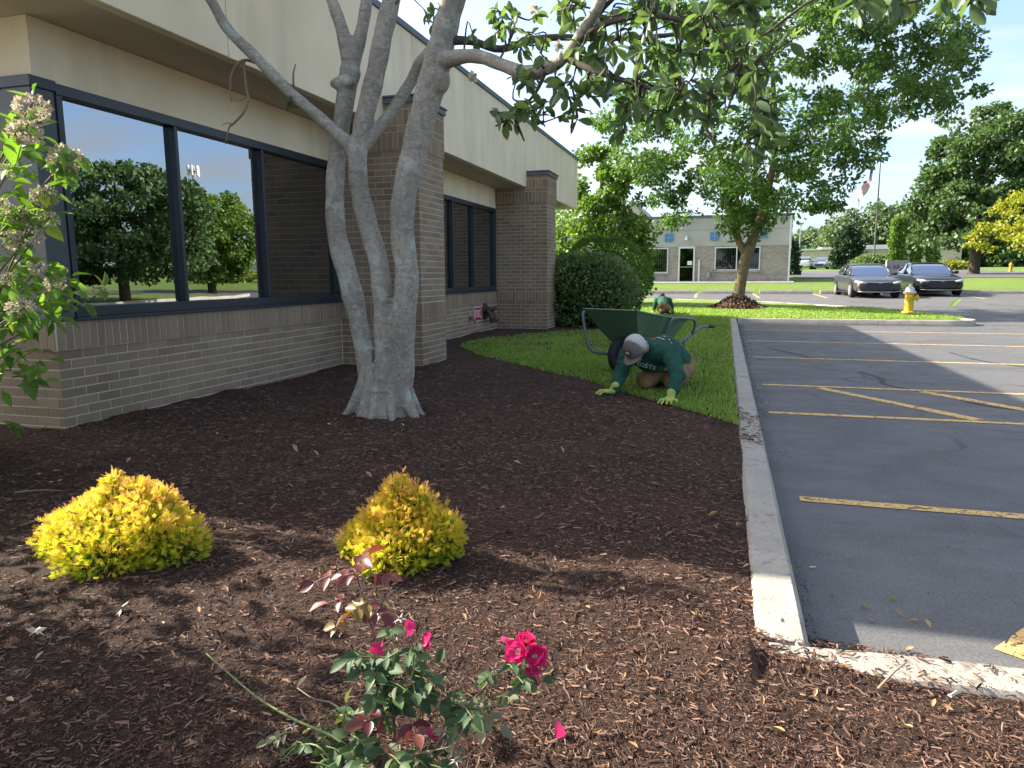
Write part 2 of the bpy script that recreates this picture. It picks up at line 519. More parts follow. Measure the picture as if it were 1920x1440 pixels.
# ---------------------------------------------------------------- kerbs
def kerb_run(path, w, h, seg=3.0, zoff=0.0):
    P = np.asarray(path, float)
    d = np.concatenate([[0], np.cumsum(np.linalg.norm(np.diff(P, axis=0), axis=1))])
    L = d[-1]; n = max(1, int(round(L / seg)))
    for k in range(n):
        s0, s1 = L * k / n + 0.004, L * (k + 1) / n - 0.004
        q = np.unique(np.concatenate([np.linspace(s0, s1, max(2, int((s1 - s0) / 0.25))), d[(d > s0) & (d < s1)]]))
        x = np.interp(q, d, P[:, 0]); y = np.interp(q, d, P[:, 1])
        T = unit(np.stack([np.gradient(x), np.gradient(y)], -1)); N = np.stack([-T[:, 1], T[:, 0]], -1)
        rings = []
        for a, b_, nn_, yy in zip(x, y, N, y):
            g = float(gz(yy)) + zoff; j = 0.004 * math.sin(a * 7 + b_ * 5)
            r = []
            for u, z in ((-w / 2 - 0.012, -0.06), (-w / 2, h - 0.022 + j), (-w / 2 + 0.018, h + j), (w / 2 - 0.018, h + j), (w / 2, h - 0.022 + j), (w / 2 + 0.012, -0.06)):
                r.append((a + nn_[0] * u, b_ + nn_[1] * u, g + z))
            rings.append(r)
        o = MB().loft(rings).obj('kerb', CONC, smooth='auto')
        tag(o, kind='structure')
arc = lambda cx, cy, r, a0, a1, n=8: [(cx + r * math.cos(R(a)), cy + r * math.sin(R(a))) for a in np.linspace(a0, a1, n)]
kerb_run([(0.197, 2.11), (0.20, 6.0), (0.197, 12.0), (0.20, 18.42)], 0.155, 0.13, 3.2)
kerb_run([(0.125, 2.022), (0.82, 2.066), (3.0, 2.20), (8.0, 2.5)], 0.165, 0.128, 2.6)
kerb_run([(0.31, 18.5), (4.9, 18.5)] + arc(4.9, 19.1, 0.6, -90, 20) + [(5.35, 20.9), (4.95, 22.6), (3.6, 25.2), (1.5, 27.6), (-2, 29.3), (-14, 29.9)], 0.17, 0.13, 3.0)
for i, (a, b_) in enumerate(((-6.4, -4.1), (-3.75, -1.4), (-1.15, 1.3), (1.6, 4.05), (4.35, 6.9), (7.1, 9.7))):
    kerb_run([(a, 37.65), (b_, 37.65)], 0.22, 0.18, 9)
kerb_run([(9.8, 38.1), (16, 38.1), (40, 38.3)], 0.2, 0.15, 6)
# the grass strip across the car park that the window mirrors
ISL = [(17.0, 20.5), (19.0, 19.2), (60, 19.2), (60, 33), (15.5, 33), (15.0, 31)]
kerb_run(ISL + [ISL[0]], 0.17, 0.14, 6)

# ---------------------------------------------------------------- painted lines
def strip(name, P, w, z, mtl, parent=None, jit=0.0):
    P = np.asarray(P, float)
    P = cr(P, max(len(P), int(np.linalg.norm(P[-1] - P[0]) / 0.12) + 2)) if len(P) > 2 else np.linspace(P[0], P[1], max(2, int(np.linalg.norm(P[-1] - P[0]) / 0.15)))
    T = unit(np.gradient(P, axis=0)); N = np.stack([-T[:, 1], T[:, 0]], -1)
    ww = w / 2 * (1 + jit * rng.normal(size=len(P)))[:, None]
    A = P + N * ww; B = P - N * ww
    V = np.concatenate([np.c_[A, gz(A[:, 1]) + z], np.c_[B, gz(B[:, 1]) + z]])
    n = len(P); i = np.arange(n - 1)
    F = np.stack([i, n + i, n + i + 1, i + 1], -1)
    return link(name, mesh_np(name, V, F, mtl), parent)
WM[lot.name] = Matrix.Identity(4)
for (x0, y0, x1, y1, w) in ((0.42, 3.99, 5.8, 3.9, 0.088), (0.40, 6.52, 5.8, 6.52, 0.088), (0.42, 8.2, 5.8, 8.1, 0.088), (0.42, 10.95, 5.8, 10.75, 0.088),
                            (0.41, 13.65, 5.8, 13.5, 0.088), (0.42, 16.4, 5.8, 16.3, 0.088), (0.98, 8.10, 2.02, 6.60, 0.12), (1.95, 8.08, 2.98, 6.60, 0.12), (2.9, 8.06, 3.95, 6.6, 0.12),
                            (0.93, 2.44, 1.12, 2.70, 0.15)):
    strip('painted_line', [(x0, y0), (x1, y1)], w, 0.004, PAINT, lot, 0.06)
for x in (-6.6, -4.0, -1.3, 1.4, 4.15, 7.0, 10.0):
    strip('painted_line', [(x, 33.2), (x - 0.1, 37.5)], 0.11, 0.004, PAINT, lot)
for pts in ([(1.62, 9.6), (1.75, 9.0), (1.70, 8.5), (2.1, 7.9), (2.35, 7.3), (3.1, 6.9)], [(3.3, 12.3), (3.4, 11.2), (3.9, 10.2), (4.3, 9.4), (5.0, 9.0)],
            [(5.6, 26.5), (7.6, 26.8), (9.8, 26.2), (13, 26.6)], [(4.5, 31.0), (5.2, 29.6), (6.2, 29.3)], [(8.6, 29.5), (9.4, 27.6), (10.4, 26.9)],
            [(0.7, 12.4), (1.0, 11.6), (1.25, 10.9)], [(5.9, 19.0), (7.5, 18.3), (9.5, 18.2)]):
    strip('crack_sealer', pts, 0.05, 0.003, TAR, lot, 0.35)

# ---------------------------------------------------------------- lawn and mulch bed
LAWN = [(0.118, 5.10), (-0.09, 5.4), (-0.34, 5.72), (-0.68, 6.15), (-1.04, 6.67), (-1.32, 7.07), (-1.74, 7.46), (-2.46, 8.27), (-3.13, 9.02), (-3.72, 9.9), (-3.92, 10.5),
        (-3.95, 11.1), (-3.80, 11.8), (-3.36, 12.55), (-2.87, 13.05), (-2.2, 13.35), (-1.65, 14.1), (-1.55, 15.5), (-1.8, 17.5), (-2.7, 19.2), (-4.2, 20.6), (-14, 21.2), (-14, 29.8),
        (-2, 29.2), (1.45, 27.53), (3.53, 25.16), (4.87, 22.55), (5.26, 20.9), (5.38, 19.3), (5.3, 18.85), (4.9, 18.59), (0.118, 18.59)]
def lz(x, y):
    return 0.150 + 0.03 * vnoise(x, y, 2.3) + 0.012 * vnoise(x, y, 0.7) + np.clip((np.asarray(y) - 22) * 0.0157, 0, 1)
def polymesh(name, poly, mtl, zf, step):
    bm = bmesh.new()
    vs = []
    n = len(poly)
    for i in range(n):
        a = np.array(poly[i]); b_ = np.array(poly[(i + 1) % n]); k = max(1, int(np.linalg.norm(b_ - a) / step))
        for j in range(k):
            p = a + (b_ - a) * j / k
            vs.append(bm.verts.new((p[0], p[1], 0)))
    bm.faces.new(vs)
    for ax in (0, 1):
        lo = min(p[ax] for p in poly); hi = max(p[ax] for p in poly)
        c = lo + step
        while c < hi:
            g = bm.verts[:] + bm.edges[:] + bm.faces[:]
            no = [0, 0, 0]; no[ax] = 1; cc = [0, 0, 0]; cc[ax] = c
            bmesh.ops.bisect_plane(bm, geom=g, plane_co=cc, plane_no=no)
            c += step
    bmesh.ops.triangulate(bm, faces=bm.faces[:])
    for v in bm.verts:
        v.co.z = float(zf(v.co.x, v.co.y)) - (0.05 if v.is_boundary else 0.0)
    me = bpy.data.meshes.new(name); bm.to_mesh(me); bm.free()
    me.materials.append(mtl)
    return link(name, me)
lawn = polymesh('lawn', LAWN, GRASSG, lz, 0.8)
tag(lawn, kind='structure')
isl = polymesh('far_lawn_strip', ISL, GRASSF, lambda x, y: 0.14 + float(gz(y)), 6.0)
tag(isl, kind='structure')

def mz(x, y):
    x = np.asarray(x, float); y = np.asarray(y, float)
    z = 0.138 + 0.035 * vnoise(x, y, 0.9) + 0.022 * vnoise(x + 3, y, 0.28) + 0.012 * vnoise(x, y + 5, 0.10) + 0.006 * vnoise(x, y, 0.045)
    z += 0.03 * np.exp(-((x + 2.45) ** 2 + (y - 4.92) ** 2) / 0.25)
    k = np.clip((0.13 - x) / 0.22, 0, 1)
    near = np.where(x < 0.1, 1.0, np.clip((1.98 - y) / 0.25, 0, 1))
    z = np.where(y > 1.985, z * k + (0.112 + 0.25 * (z - 0.138)) * (1 - k), z * near + (0.115 + 0.3 * (z - 0.138)) * (1 - near))
    z += 0.035 * np.exp(-((x - 0.22) ** 2 / 0.05 + (y - 1.97) ** 2 / 0.012))
    return z
def grid(name, x0, x1, y0, y1, st, mtl, zf):
    xs = np.arange(x0, x1 + st * 0.5, st); ys_ = np.arange(y0, y1 + st * 0.5, st)
    X, Y = np.meshgrid(xs, ys_); Z = zf(X, Y)
    nx, ny = len(xs), len(ys_)
    i = np.arange(nx - 1)[None] + np.arange(ny - 1)[:, None] * nx
    F = np.stack([i, i + 1, i + nx + 1, i + nx], -1).reshape(-1, 4)
    return np.stack([X, Y, Z], -1).reshape(-1, 3), F
def multigrid(name, parts, mtl, zf):
    Vs = []; Fs = []; k = 0
    for p in parts:
        V, F = grid(name, *p, mtl, zf); Vs.append(V); Fs.append(F + k); k += len(V)
    return link(name, mesh_np(name, np.concatenate(Vs), np.concatenate(Fs), mtl, True))
bed = multigrid('mulch_bed', [(-6.0, 0.14, 1.98, 5.6, 0.02), (-6.0, 2.8, 0.6, 1.98, 0.02), (-6.0, 4.0, -4.0, 0.6, 0.1), (-4.9, 0.14, 5.6, 9.6, 0.04), (-4.9, 0.1, 9.6, 21.2, 0.1)], BED, mz)
tag(bed, kind='structure')

# mulch chips
def chips(n, rmin, rmax, a0, a1, lmin, lmax, fine=False, pw=1.15):
    r = rmin + (rmax - rmin) * rng.random(n) ** pw; a = R(a0) + (R(a1) - R(a0)) * rng.random(n)
    x = r * np.sin(a); y = r * np.cos(a)
    lawnm = inpoly(x, y, LAWN)
    okm = (~lawnm) & (((x < 0.13) & (y > 1.9)) | ((y < 1.965 + 0.05 * x) & (x < 2.8))) & (x > -4.6) & ~((y > 3.86) & (x < -4.42)) & ~((y > 7.7) & (y < 8.5) & (x < -3.36))
    x, y = x[okm], y[okm]
    # crumbs on the kerbs and spilled into the corner of the car park
    m = 10 if fine else 2600
    kx = np.concatenate([0.125 + 0.145 * rng.random(m), 0.12 + 0.85 * rng.random(m // 3) ** 3.5, 0.29 + 0.36 * rng.random(m // 2) ** 1.4])
    ky = np.concatenate([2.05 + 4.2 * rng.random(m) ** 2.2, 1.95 + 0.17 * rng.random(m // 3) ** 1.4, 2.15 + 0.24 * rng.random(m // 2) ** 1.3])
    keep = np.concatenate([vnoise(kx[:m], ky[:m], 0.35) > 0.02 * np.ones(m), np.ones(len(kx) - m, bool)])
    kx, ky = kx[keep], ky[keep]
    kz = np.where(ky > 2.13, np.where(kx > 0.28, 0.004, 0.132), 0.132)
    kz = np.maximum(kz, np.where((ky < 2.12) & (kx < 0.4), mz(kx, ky), 0))
    z = np.concatenate([mz(x, y), kz]); x = np.concatenate([x, kx]); y = np.concatenate([y, ky])
    n = len(x)
    L = np.exp(rng.normal(math.log(lmin * 2.1), 0.62, n)).clip(lmin, lmax) * (0.75 + 0.10 * np.hypot(x, y)); w = (L * rng.uniform(0.08, 0.22, n)).clip(0.0013, 0.006); h = w * rng.uniform(0.4, 0.9, n)
    yaw = rng.uniform(0, 2 * math.pi, n); pit = rng.normal(0, 0.22, n); bend = rng.normal(0, 0.18, n) * L
    ux = np.stack([np.cos(yaw) * np.cos(pit), np.sin(yaw) * np.cos(pit), np.sin(pit)], -1)
    vx = np.stack([-np.sin(yaw), np.cos(yaw), np.zeros(n)], -1); wx = np.cross(ux, vx)
    C = np.stack([x, y, z + 0.002 + h * 0.3 + np.abs(np.sin(pit)) * L * 0.4], -1)
    l = (L / 2)[:, None]; w_ = (w / 2)[:, None]; h_ = h[:, None]; b_ = bend[:, None]
    V = np.stack([C - ux * l - vx * w_ - wx * h_ * 0.4, C - ux * l + vx * w_ - wx * h_ * 0.4, C - vx * w_ + vx * b_ - wx * h_ * 0.4, C + vx * w_ + vx * b_ - wx * h_ * 0.4,
                  C + ux * l - vx * w_ * 0.6 - wx * h_ * 0.4, C + ux * l + vx * w_ * 0.6 - wx * h_ * 0.4, C - ux * l * 0.85 + wx * h_ * 0.6, C + vx * b_ + wx * h_ * 0.7, C + ux * l * 0.85 + wx * h_ * 0.5], 1)
    if fine:
        V = V[:, [0, 1, 4, 5, 6, 8]]
        FF = (np.array([[0, 4, 5, 2], [1, 3, 5, 4]])[None] + (np.arange(n) * 6)[:, None, None]).reshape(-1, 4)
        return mesh_np('mulch_fibres', V.reshape(-1, 3), FF, CHIP, False, np.repeat(rng.random(n) ** 1.2, 6))
    F = np.array([[0, 6, 7, 2], [2, 7, 8, 4], [1, 3, 7, 6], [3, 5, 8, 7]])
    FF = (F[None] + (np.arange(n) * 9)[:, None, None]).reshape(-1, 4)
    return mesh_np('mulch_chips', V.reshape(-1, 3), FF, CHIP, False, np.repeat(rng.random(n) ** 1.3, 9))
mc = link('mulch_chips', chips(105000, 1.05, 8.6, -82, 62, 0.006, 0.04, pw=1.3))
tag(mc, 'dark brown shredded bark chips covering the planting bed', 'mulch', kind='stuff')
mf = link('mulch_fibres', chips(300000, 1.0, 6.5, -82, 62, 0.0042, 0.024, True, 1.25))
tag(mf, 'fine dark brown bark fibres between the chips of the bed', 'mulch', kind='stuff')

# grit swept against the kerbs and loose stones on the asphalt
n = 5200
gx = np.concatenate([0.285 + 0.16 * rng.random(n) ** 2.2, 0.35 + 4.5 * rng.random(2600)]); gy_ = np.concatenate([2.15 + 15.8 * rng.random(n) ** 1.6, 2.4 + 11 * rng.random(2600) ** 1.4])
k_ = vnoise(gx, gy_, 0.5) > -0.12; gx, gy_ = gx[k_], gy_[k_]
OCT = (np.array([[1, 0, 0], [0, 1, 0], [-1, 0, 0], [0, -1, 0], [0, 0, 0.8], [0, 0, -0.8]]) * 0.5, np.array([[0, 1, 4], [1, 2, 4], [2, 3, 4], [3, 0, 4], [1, 0, 5], [2, 1, 5], [3, 2, 5], [0, 3, 5]]))
mg, tg, bg_ = nodes('grit_stone'); tg.links.new(ramp(tg, rndval(tg), [(0.0, (0.03, 0.028, 0.026)), (0.6, (0.12, 0.11, 0.10)), (1.0, (0.42, 0.39, 0.35))]), bg_.inputs['Base Color'])
gs = rng.uniform(0.003, 0.009, len(gx)) * (0.7 + 0.05 * gy_)
tag(link('grit', scatter('grit', np.stack([gx, gy_, gs * 0.3], -1), rng.normal(size=(len(gx), 3)), gs, mg, OCT)), 'loose grit and small stones along the foot of the kerb', 'grit', kind='stuff')
# grass blades
def blades(n):
    r = 4.9 + 19.5 * rng.random(n) ** 1.25; a = R(-32) + R(50) * rng.random(n)
    x = r * np.sin(a); y = r * np.cos(a)
    k = inpoly(x, y, LAWN); x, y, r = x[k], y[k], r[k]; n = len(x)
    h = (0.020 + 0.018 * rng.random(n)) * (0.8 + 0.9 * (vnoise(x, y, 0.5) + 0.5)); w = 0.0022 + 0.00042 * r
    yaw = rng.uniform(0, 2 * math.pi, n)
    v = np.stack([np.cos(yaw), np.sin(yaw), np.zeros(n)], -1); lean = np.stack([-np.sin(yaw), np.cos(yaw), np.zeros(n)], -1) * rng.normal(0, 0.5, n)[:, None]
    B = np.stack([x, y, lz(x, y) - 0.004], -1); up = np.array([0, 0, 1.0])
    V = np.stack([B - v * w[:, None], B + v * w[:, None], B + lean * h[:, None] * 0.4 + up * h[:, None] * 0.6 + v * w[:, None] * 0.7, B + lean * h[:, None] * 0.4 + up * h[:, None] * 0.6 - v * w[:, None] * 0.7, B + lean * h[:, None] + up * h[:, None]], 1)
    q = (np.array([[0, 1, 2, 3]])[None] + (np.arange(n) * 5)[:, None, None]).reshape(-1, 4)
    t_ = (np.array([[3, 2, 4]])[None] + (np.arange(n) * 5)[:, None, None]).reshape(-1, 3)
    rv = np.clip(rng.random(n) * 0.75 + 0.5 * (vnoise(x, y, 1.1) + 0.25), 0, 0.999)
    return mesh_np('grass', V.reshape(-1, 3), [q, t_], BLADE, False, np.repeat(rv, 5))
ga = link('grass', blades(230000))
tag(ga, 'short mown green grass of the lawn beside the kerb', 'grass', kind='stuff')
# ---------------------------------------------------------------- the office building
def m_brick(name, lo, hi):
    m, t, b = nodes(name)
    c = ramp(t, rndval(t), [(0.0, lo), (0.5, [(a + b_) / 2 for a, b_ in zip(lo, hi)]), (1.0, hi)])
    c = mixc(t, ramp(t, noise(t, 90, 4, 0.7), [(0.45, 0.0), (0.8, 0.5)]), c, [x * 0.55 for x in lo])
    c = mixc(t, ramp(t, noise(t, 1.3, 4), [(0.45, 0.0), (0.75, 0.3)]), c, [x * 1.35 for x in hi])
    t.links.new(c, b.inputs['Base Color']); b.inputs['Roughness'].default_value = 0.85
    b.inputs['Specular IOR Level'].default_value = 0.25
    bump(t, b, noise(t, 140, 5, 0.7), 0.5, 0.003)
    return m
BRICK = m_brick('brown_brick', (0.225, 0.158, 0.102), (0.315, 0.23, 0.152))
MORTAR = mat('mortar', (0.52, 0.46, 0.37), 0.95, 0.2, var=0.15, vscale=4, bscale=200, bstr=0.5, bdist=0.002)
def m_stucco():
    m, t, b = nodes('tan_stucco')
    c = ramp(t, noise(t, 1.1, 5), [(0.3, (0.76, 0.635, 0.43)), (0.7, (0.86, 0.735, 0.52))])
    st = noise(t, 2.0, 5, 0.6, stretch=(1, 1, 0.12))
    c = mixc(t, ramp(t, st, [(0.48, 0.0), (0.72, 0.34)]), c, (0.42, 0.35, 0.25))
    t.links.new(c, b.inputs['Base Color']); b.inputs['Roughness'].default_value = 0.92
    b.inputs['Specular IOR Level'].default_value = 0.2
    bump(t, b, noise(t, 75, 5, 0.7), 0.9, 0.006)
    return m
STUC = m_stucco()
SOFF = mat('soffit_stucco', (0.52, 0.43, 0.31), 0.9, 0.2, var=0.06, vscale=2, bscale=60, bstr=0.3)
FRAME = mat('slate_blue_aluminium', (0.022, 0.029, 0.038), 0.38, 0.5, 0.0, var=0.08, vscale=3)
PANEL = mat('grey_metal_panel', (0.062, 0.068, 0.072), 0.45, 0.5, var=0.06, vscale=2)
COPE = mat('coping_metal', (0.12, 0.13, 0.15), 0.4, 0.5, 0.3, var=0.08, vscale=3)
BLIND = mat('dark_blind', (0.055, 0.055, 0.055), 0.6, var=0.1)
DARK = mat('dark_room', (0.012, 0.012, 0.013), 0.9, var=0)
def m_glass(name, refl, tint, fac, rough=0.0):
    m, t, b = nodes(name)
    g = nn(t, 'ShaderNodeBsdfAnisotropic'); g.inputs['Color'].default_value = (*refl, 1); g.inputs['Roughness'].default_value = rough
    tr = nn(t, 'ShaderNodeBsdfTransparent'); tr.inputs['Color'].default_value = (*tint, 1)
    fr = nn(t, 'ShaderNodeFresnel', IOR=1.6)
    f = math_(t, 'ADD', math_(t, 'MULTIPLY', fr.outputs[0], 0.8), fac); f = math_(t, 'MINIMUM', f, 1.0)
    ms = t.nodes.new('ShaderNodeMixShader'); t.links.new(f, ms.inputs[0]); t.links.new(tr.outputs[0], ms.inputs[1]); t.links.new(g.outputs[0], ms.inputs[2])
    wv = noise(t, 0.8, 2)
    bn = t.nodes.new('ShaderNodeBump'); bn.inputs['Strength'].default_value = 0.05; bn.inputs['Distance'].default_value = 0.03
    t.links.new(wv, bn.inputs['Height']); t.links.new(bn.outputs[0], g.inputs['Normal'])
    t.links.new(ms.outputs[0], t.nodes['Material Output'].inputs[0])
    return m
GLASS = m_glass('mirror_tint_glass', (0.72, 0.76, 0.80), (0.16, 0.17, 0.18), 0.40)

XW, XP, XF = -4.42, -3.37, -3.78
bld = thing('office_building', 'single storey office with brown brick pilasters, tinted windows and deep tan stucco fascia', 'building', (XW, 9.0, 0))
BR = []                                       # (centre, size, parent key): every brick of the near walls
def brick_face(key, o, u, n, L, rows, proud=0.0, soldier=False, start=0):
    """o: corner on the mortar plane, u along the wall, n outwards; rows: list of (z0, height)"""
    o = np.array(o, float); u = np.array(u, float); n = np.array(n, float)
    for k, (z0, h) in enumerate(rows):
        pitch = 0.0677 if soldier else 0.2032
        s = -pitch * 0.5 if ((k + start) % 2 and not soldier) else 0.0
        while s < L - 0.01:
            a = max(s, 0.0) + 0.0046; b_ = min(s + pitch, L) - 0.0046
            if b_ - a > 0.012:
                d = 0.003 + proud + rng.uniform(-0.0008, 0.0008)
                c = o + u * ((a + b_) / 2) + n * (d / 2 - 0.02)
                sz = (b_ - a, d + 0.04, h - 0.0092)
                BR.append((key, np.array([c[0], c[1], z0 + h / 2]), sz, math.atan2(u[1], u[0])))
            s += pitch
rows = lambda z0, z1, p=0.0677: [(z1 - p * (i + 1), p) for i in range(int(round((z1 - z0) / p)))]
parts = {}
def core(key, name, lo, hi, mtl=MORTAR):
    parts[key] = MB().box(lo, hi).obj(name, mtl, bld)
# low walls (mortar cores sit behind the brick faces)
core('w1', 'wall', (-9.5, 3.866, -0.3), (XW - 0.006, 7.73, 0.885))
core('w2', 'wall', (-9.5, 8.47, -0.3), (XW - 0.006, 13.86, 0.885))
core('w3', 'wall', (-9.5, 14.59, -0.3), (XW - 0.006, 18.2, 2.88))
core('p1', 'pilaster', (-4.9, 7.726, -0.3), (XP - 0.006, 8.474, 3.10))
core('p2', 'pilaster', (-4.9, 13.856, -0.3), (XP - 0.006, 14.594, 3.10))
lowr = rows(0.08, 0.69)
sold = [(0.69, 0.195)]
brick_face('w1', (XW - 0.006, 3.86, 0), (0, 1, 0), (1, 0, 0), 3.86, lowr)
brick_face('w1', (XW - 0.006, 3.855, 0), (0, 1, 0), (1, 0, 0), 3.86, sold, 0.014, True)
brick_face('w1', (-7.0, 3.866, 0), (1, 0, 0), (0, -1, 0), 2.58, lowr)
brick_face('w1', (-7.0, 3.866, 0), (1, 0, 0), (0, -1, 0), 2.585, sold, 0.014, True)
brick_face('w2', (XW - 0.006, 10.6, 0), (0, 1, 0), (1, 0, 0), 3.25, lowr)
brick_face('w2', (XW - 0.006, 10.6, 0), (0, 1, 0), (1, 0, 0), 3.25, sold, 0.014, True)
for key, y0 in (('p1', 7.72), ('p2', 13.85)):
    yy = 0.76 if key == 'p1' else 0.75
    shaft = rows(0.885, 2.60, 0.0686)
    for rws, pr, so_ in ((lowr, 0, False), (sold, 0.012, True), (shaft, 0, False), ([(2.60, 0.2)], 0.014, True), ([(2.80, 0.068)], 0.014, False), ([(2.868, 0.17)], 0.014, True), ([(3.038, 0.065)], 0.014, False)):
        brick_face(key, (XP - 1.05, y0 + 0.006, 0), (1, 0, 0), (0, -1, 0), 1.05 + (pr if pr else 0), rws, pr, so_)
        brick_face(key, (XP - 0.006, y0 - (pr if pr else 0), 0), (0, 1, 0), (1, 0, 0), yy + (2 * pr if pr else 0), rws, pr, so_, 1)
def mband(key, lo, hi):
    MB().box(lo, hi).obj('mortar_bed', MORTAR, parts[key])
mband('w1', (XW - 0.1, 3.853, 0.691), (XW + 0.008, 7.715, 0.884))
mband('w1', (-7.0, 3.852, 0.692), (XW - 0.102, 3.95, 0.883))
mband('w2', (XW - 0.1, 10.6, 0.691), (XW + 0.008, 13.845, 0.884))
for key, y0, y1 in (('p1', 7.72, 8.48), ('p2', 13.85, 14.6)):
    mband(key, (XP - 1.0, y0 - 0.006, 0.691), (XP + 0.006, y1 + 0.006, 0.884))
    mband(key, (XP - 1.0, y0 - 0.008, 2.601), (XP + 0.008, y1 + 0.008, 3.102))
unitbox = MB().box((-0.5, -0.5, -0.5), (0.5, 0.5, 0.5)).mesh('brick', BRICK)
ub = unitbox.attributes.new('rnd', 'FLOAT', 'POINT')
cpos = np.array([0, 0, H])
def vis(b_):
    return b_[1][2] > 0.08 and b_[1][0] > -5.3
BR.sort(key=lambda b_: (0 if vis(b_) else 1, np.linalg.norm(b_[1] - cpos)))
cnt = {}
for k, (key, c, sz, az) in enumerate(BR[:300]):
    link('brick', unitbox, parts[key], mat=Matrix.Translation(c) @ Matrix.Rotation(az, 4, 'Z') @ Matrix.Diagonal((*sz, 1)))
for key in parts:
    rest = [b_ for b_ in BR[300:] if b_[0] == key]
    if not rest: continue
    mb = MB(); rv = []
    for (_, c, sz, az) in rest:
        hx, hy, hz = sz[0] / 2, sz[1] / 2, sz[2] / 2
        mb.box((c[0] - hx, c[1] - hy, c[2] - hz), (c[0] + hx, c[1] + hy, c[2] + hz), Matrix.Rotation(az, 3, 'Z'))
        rv += [rng.random()] * 8
    me = mb.mesh('brickwork', BRICK)
    a = me.attributes.new('rnd', 'FLOAT', 'POINT'); a.data.foreach_set('value', rv)
    tag(link('brickwork', me, parts[key]), kind='stuff')
# caps of the pilasters
for y0, y1 in ((7.72, 8.48), (13.85, 14.6)):
    MB().box((XF + 0.012, y0 - 0.03, 3.105), (XP + 0.035, y1 + 0.03, 3.165)).box((XF + 0.012, y0 - 0.045, 3.168), (XP + 0.05, y1 + 0.045, 3.19)).obj('pilaster_cap', COPE, bld, bevel=0.004)
# stucco band over the windows, soffit, fascia panels, coping, roof
band = MB().box((-9.5, 3.868, 2.50), (XW, 7.74, 2.884)).box((-9.5, 8.46, 2.50), (XW, 13.87, 2.884)).obj('stucco_band', STUC, bld)
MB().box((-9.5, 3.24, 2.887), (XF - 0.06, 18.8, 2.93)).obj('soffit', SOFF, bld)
MB().box((-9.5, 3.3, 4.0), (XF - 0.1, 18.7, 4.04)).obj('roof', COPE, bld)
yj = [3.2, 5.05, 8.55, 12.0, 15.45, 18.85]
for a, b_ in zip(yj[:-1], yj[1:]):
    MB().box((XF - 0.10, a + 0.006, 2.885), (XF, b_ - 0.006, 4.10)).obj('fascia_panel', STUC, bld, bevel=0.006)
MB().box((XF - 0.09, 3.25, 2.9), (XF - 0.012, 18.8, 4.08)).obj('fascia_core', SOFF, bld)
for x0, x1 in ((-9.5, -6.8), (-6.79, XF - 0.106)):
    MB().box((x0, 3.2, 2.885), (x1, 3.3, 4.10)).obj('fascia_panel', STUC, bld, bevel=0.006)
    MB().box((x0, 18.75, 2.885), (x1, 18.85, 4.10)).obj('fascia_panel', STUC, bld, bevel=0.006)
MB().box((XF - 0.13, 3.17, 4.103), (XF + 0.025, 18.88, 4.175)).box((-9.5, 3.17, 4.103), (XF - 0.132, 3.32, 4.175)).box((-9.5, 18.73, 4.103), (XF - 0.132, 18.88, 4.175)).obj('coping', COPE, bld, bevel=0.004)
MB().box((-9.6, 3.9, -0.2), (-9.45, 18.2, 4.1)).obj('back_wall', STUC, bld)
# corner cover and the panels of the return
MB().box((XW - 0.25, 3.85, 0.905), (XW - 0.005, 4.03, 2.50)).obj('corner_panel', PANEL, bld, bevel=0.004)
MB().box((-9.4, 3.86, 0.905), (XW - 0.252, 3.98, 2.50)).obj('end_panel', PANEL, bld)
for x in (-5.25, -6.6):
    MB().box((x - 0.03, 3.83, 0.91), (x + 0.03, 3.858, 2.49)).obj('end_mullion', FRAME, bld)
MB().box((XW - 0.30, 3.835, 2.44), (XW + 0.012, 4.035, 2.51)).obj('corner_trim', FRAME, bld, bevel=0.003)
# windows
def window(y0, y1, mull, z0=0.935, z1=2.50):
    mb = MB(); x0, x1 = XW - 0.07, XW + 0.008
    f = 0.045
    mb.box((x0, y0, z0 - 0.02), (x1, y1, z0 + 0.055)).box((x0, y0, z1 - 0.075), (x1, y1, z1))
    mb.box((x0, y0, z0 + 0.056), (x1, y0 + f, z1 - 0.076)).box((x0, y1 - f, z0 + 0.056), (x1, y1, z1 - 0.076))
    for m_ in mull:
        mb.box((x0, m_ - 0.018, z0 + 0.056), (x1, m_ + 0.018, z1 - 0.076))
    w = mb.obj('window', FRAME, bld, bevel=0.004)
    MB().box((XW - 0.12, y0 - 0.02, 0.888), (XW + 0.035, y1 + 0.005, 0.914)).obj('sill', FRAME, w, bevel=0.003)
    e = [y0 + f] + [v for m_ in mull for v in (m_ - 0.018, m_ + 0.018)] + [y1 - f]
    for a, b_ in zip(e[::2], e[1::2]):
        MB().box((XW - 0.058, a - 0.004, z0 + 0.05), (XW - 0.050, b_ + 0.004, z1 - 0.07)).obj('pane', GLASS, w)
        mb = MB()
        z = z0 + 0.08
        while z < z1 - 0.1:
            mb.box((XW - 0.135, a + 0.01, z), (XW - 0.105, b_ - 0.01, z + 0.003), Matrix.Rotation(R(38), 3, 'Y')); z += 0.028
        mb.obj('blind', BLIND, w)
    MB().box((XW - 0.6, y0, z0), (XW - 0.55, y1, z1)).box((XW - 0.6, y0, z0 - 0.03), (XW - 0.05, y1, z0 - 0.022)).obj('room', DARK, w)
window(4.035, 7.715, (5.15, 6.32))
window(8.49, 13.845, (9.45, 10.47, 11.49, 12.53))
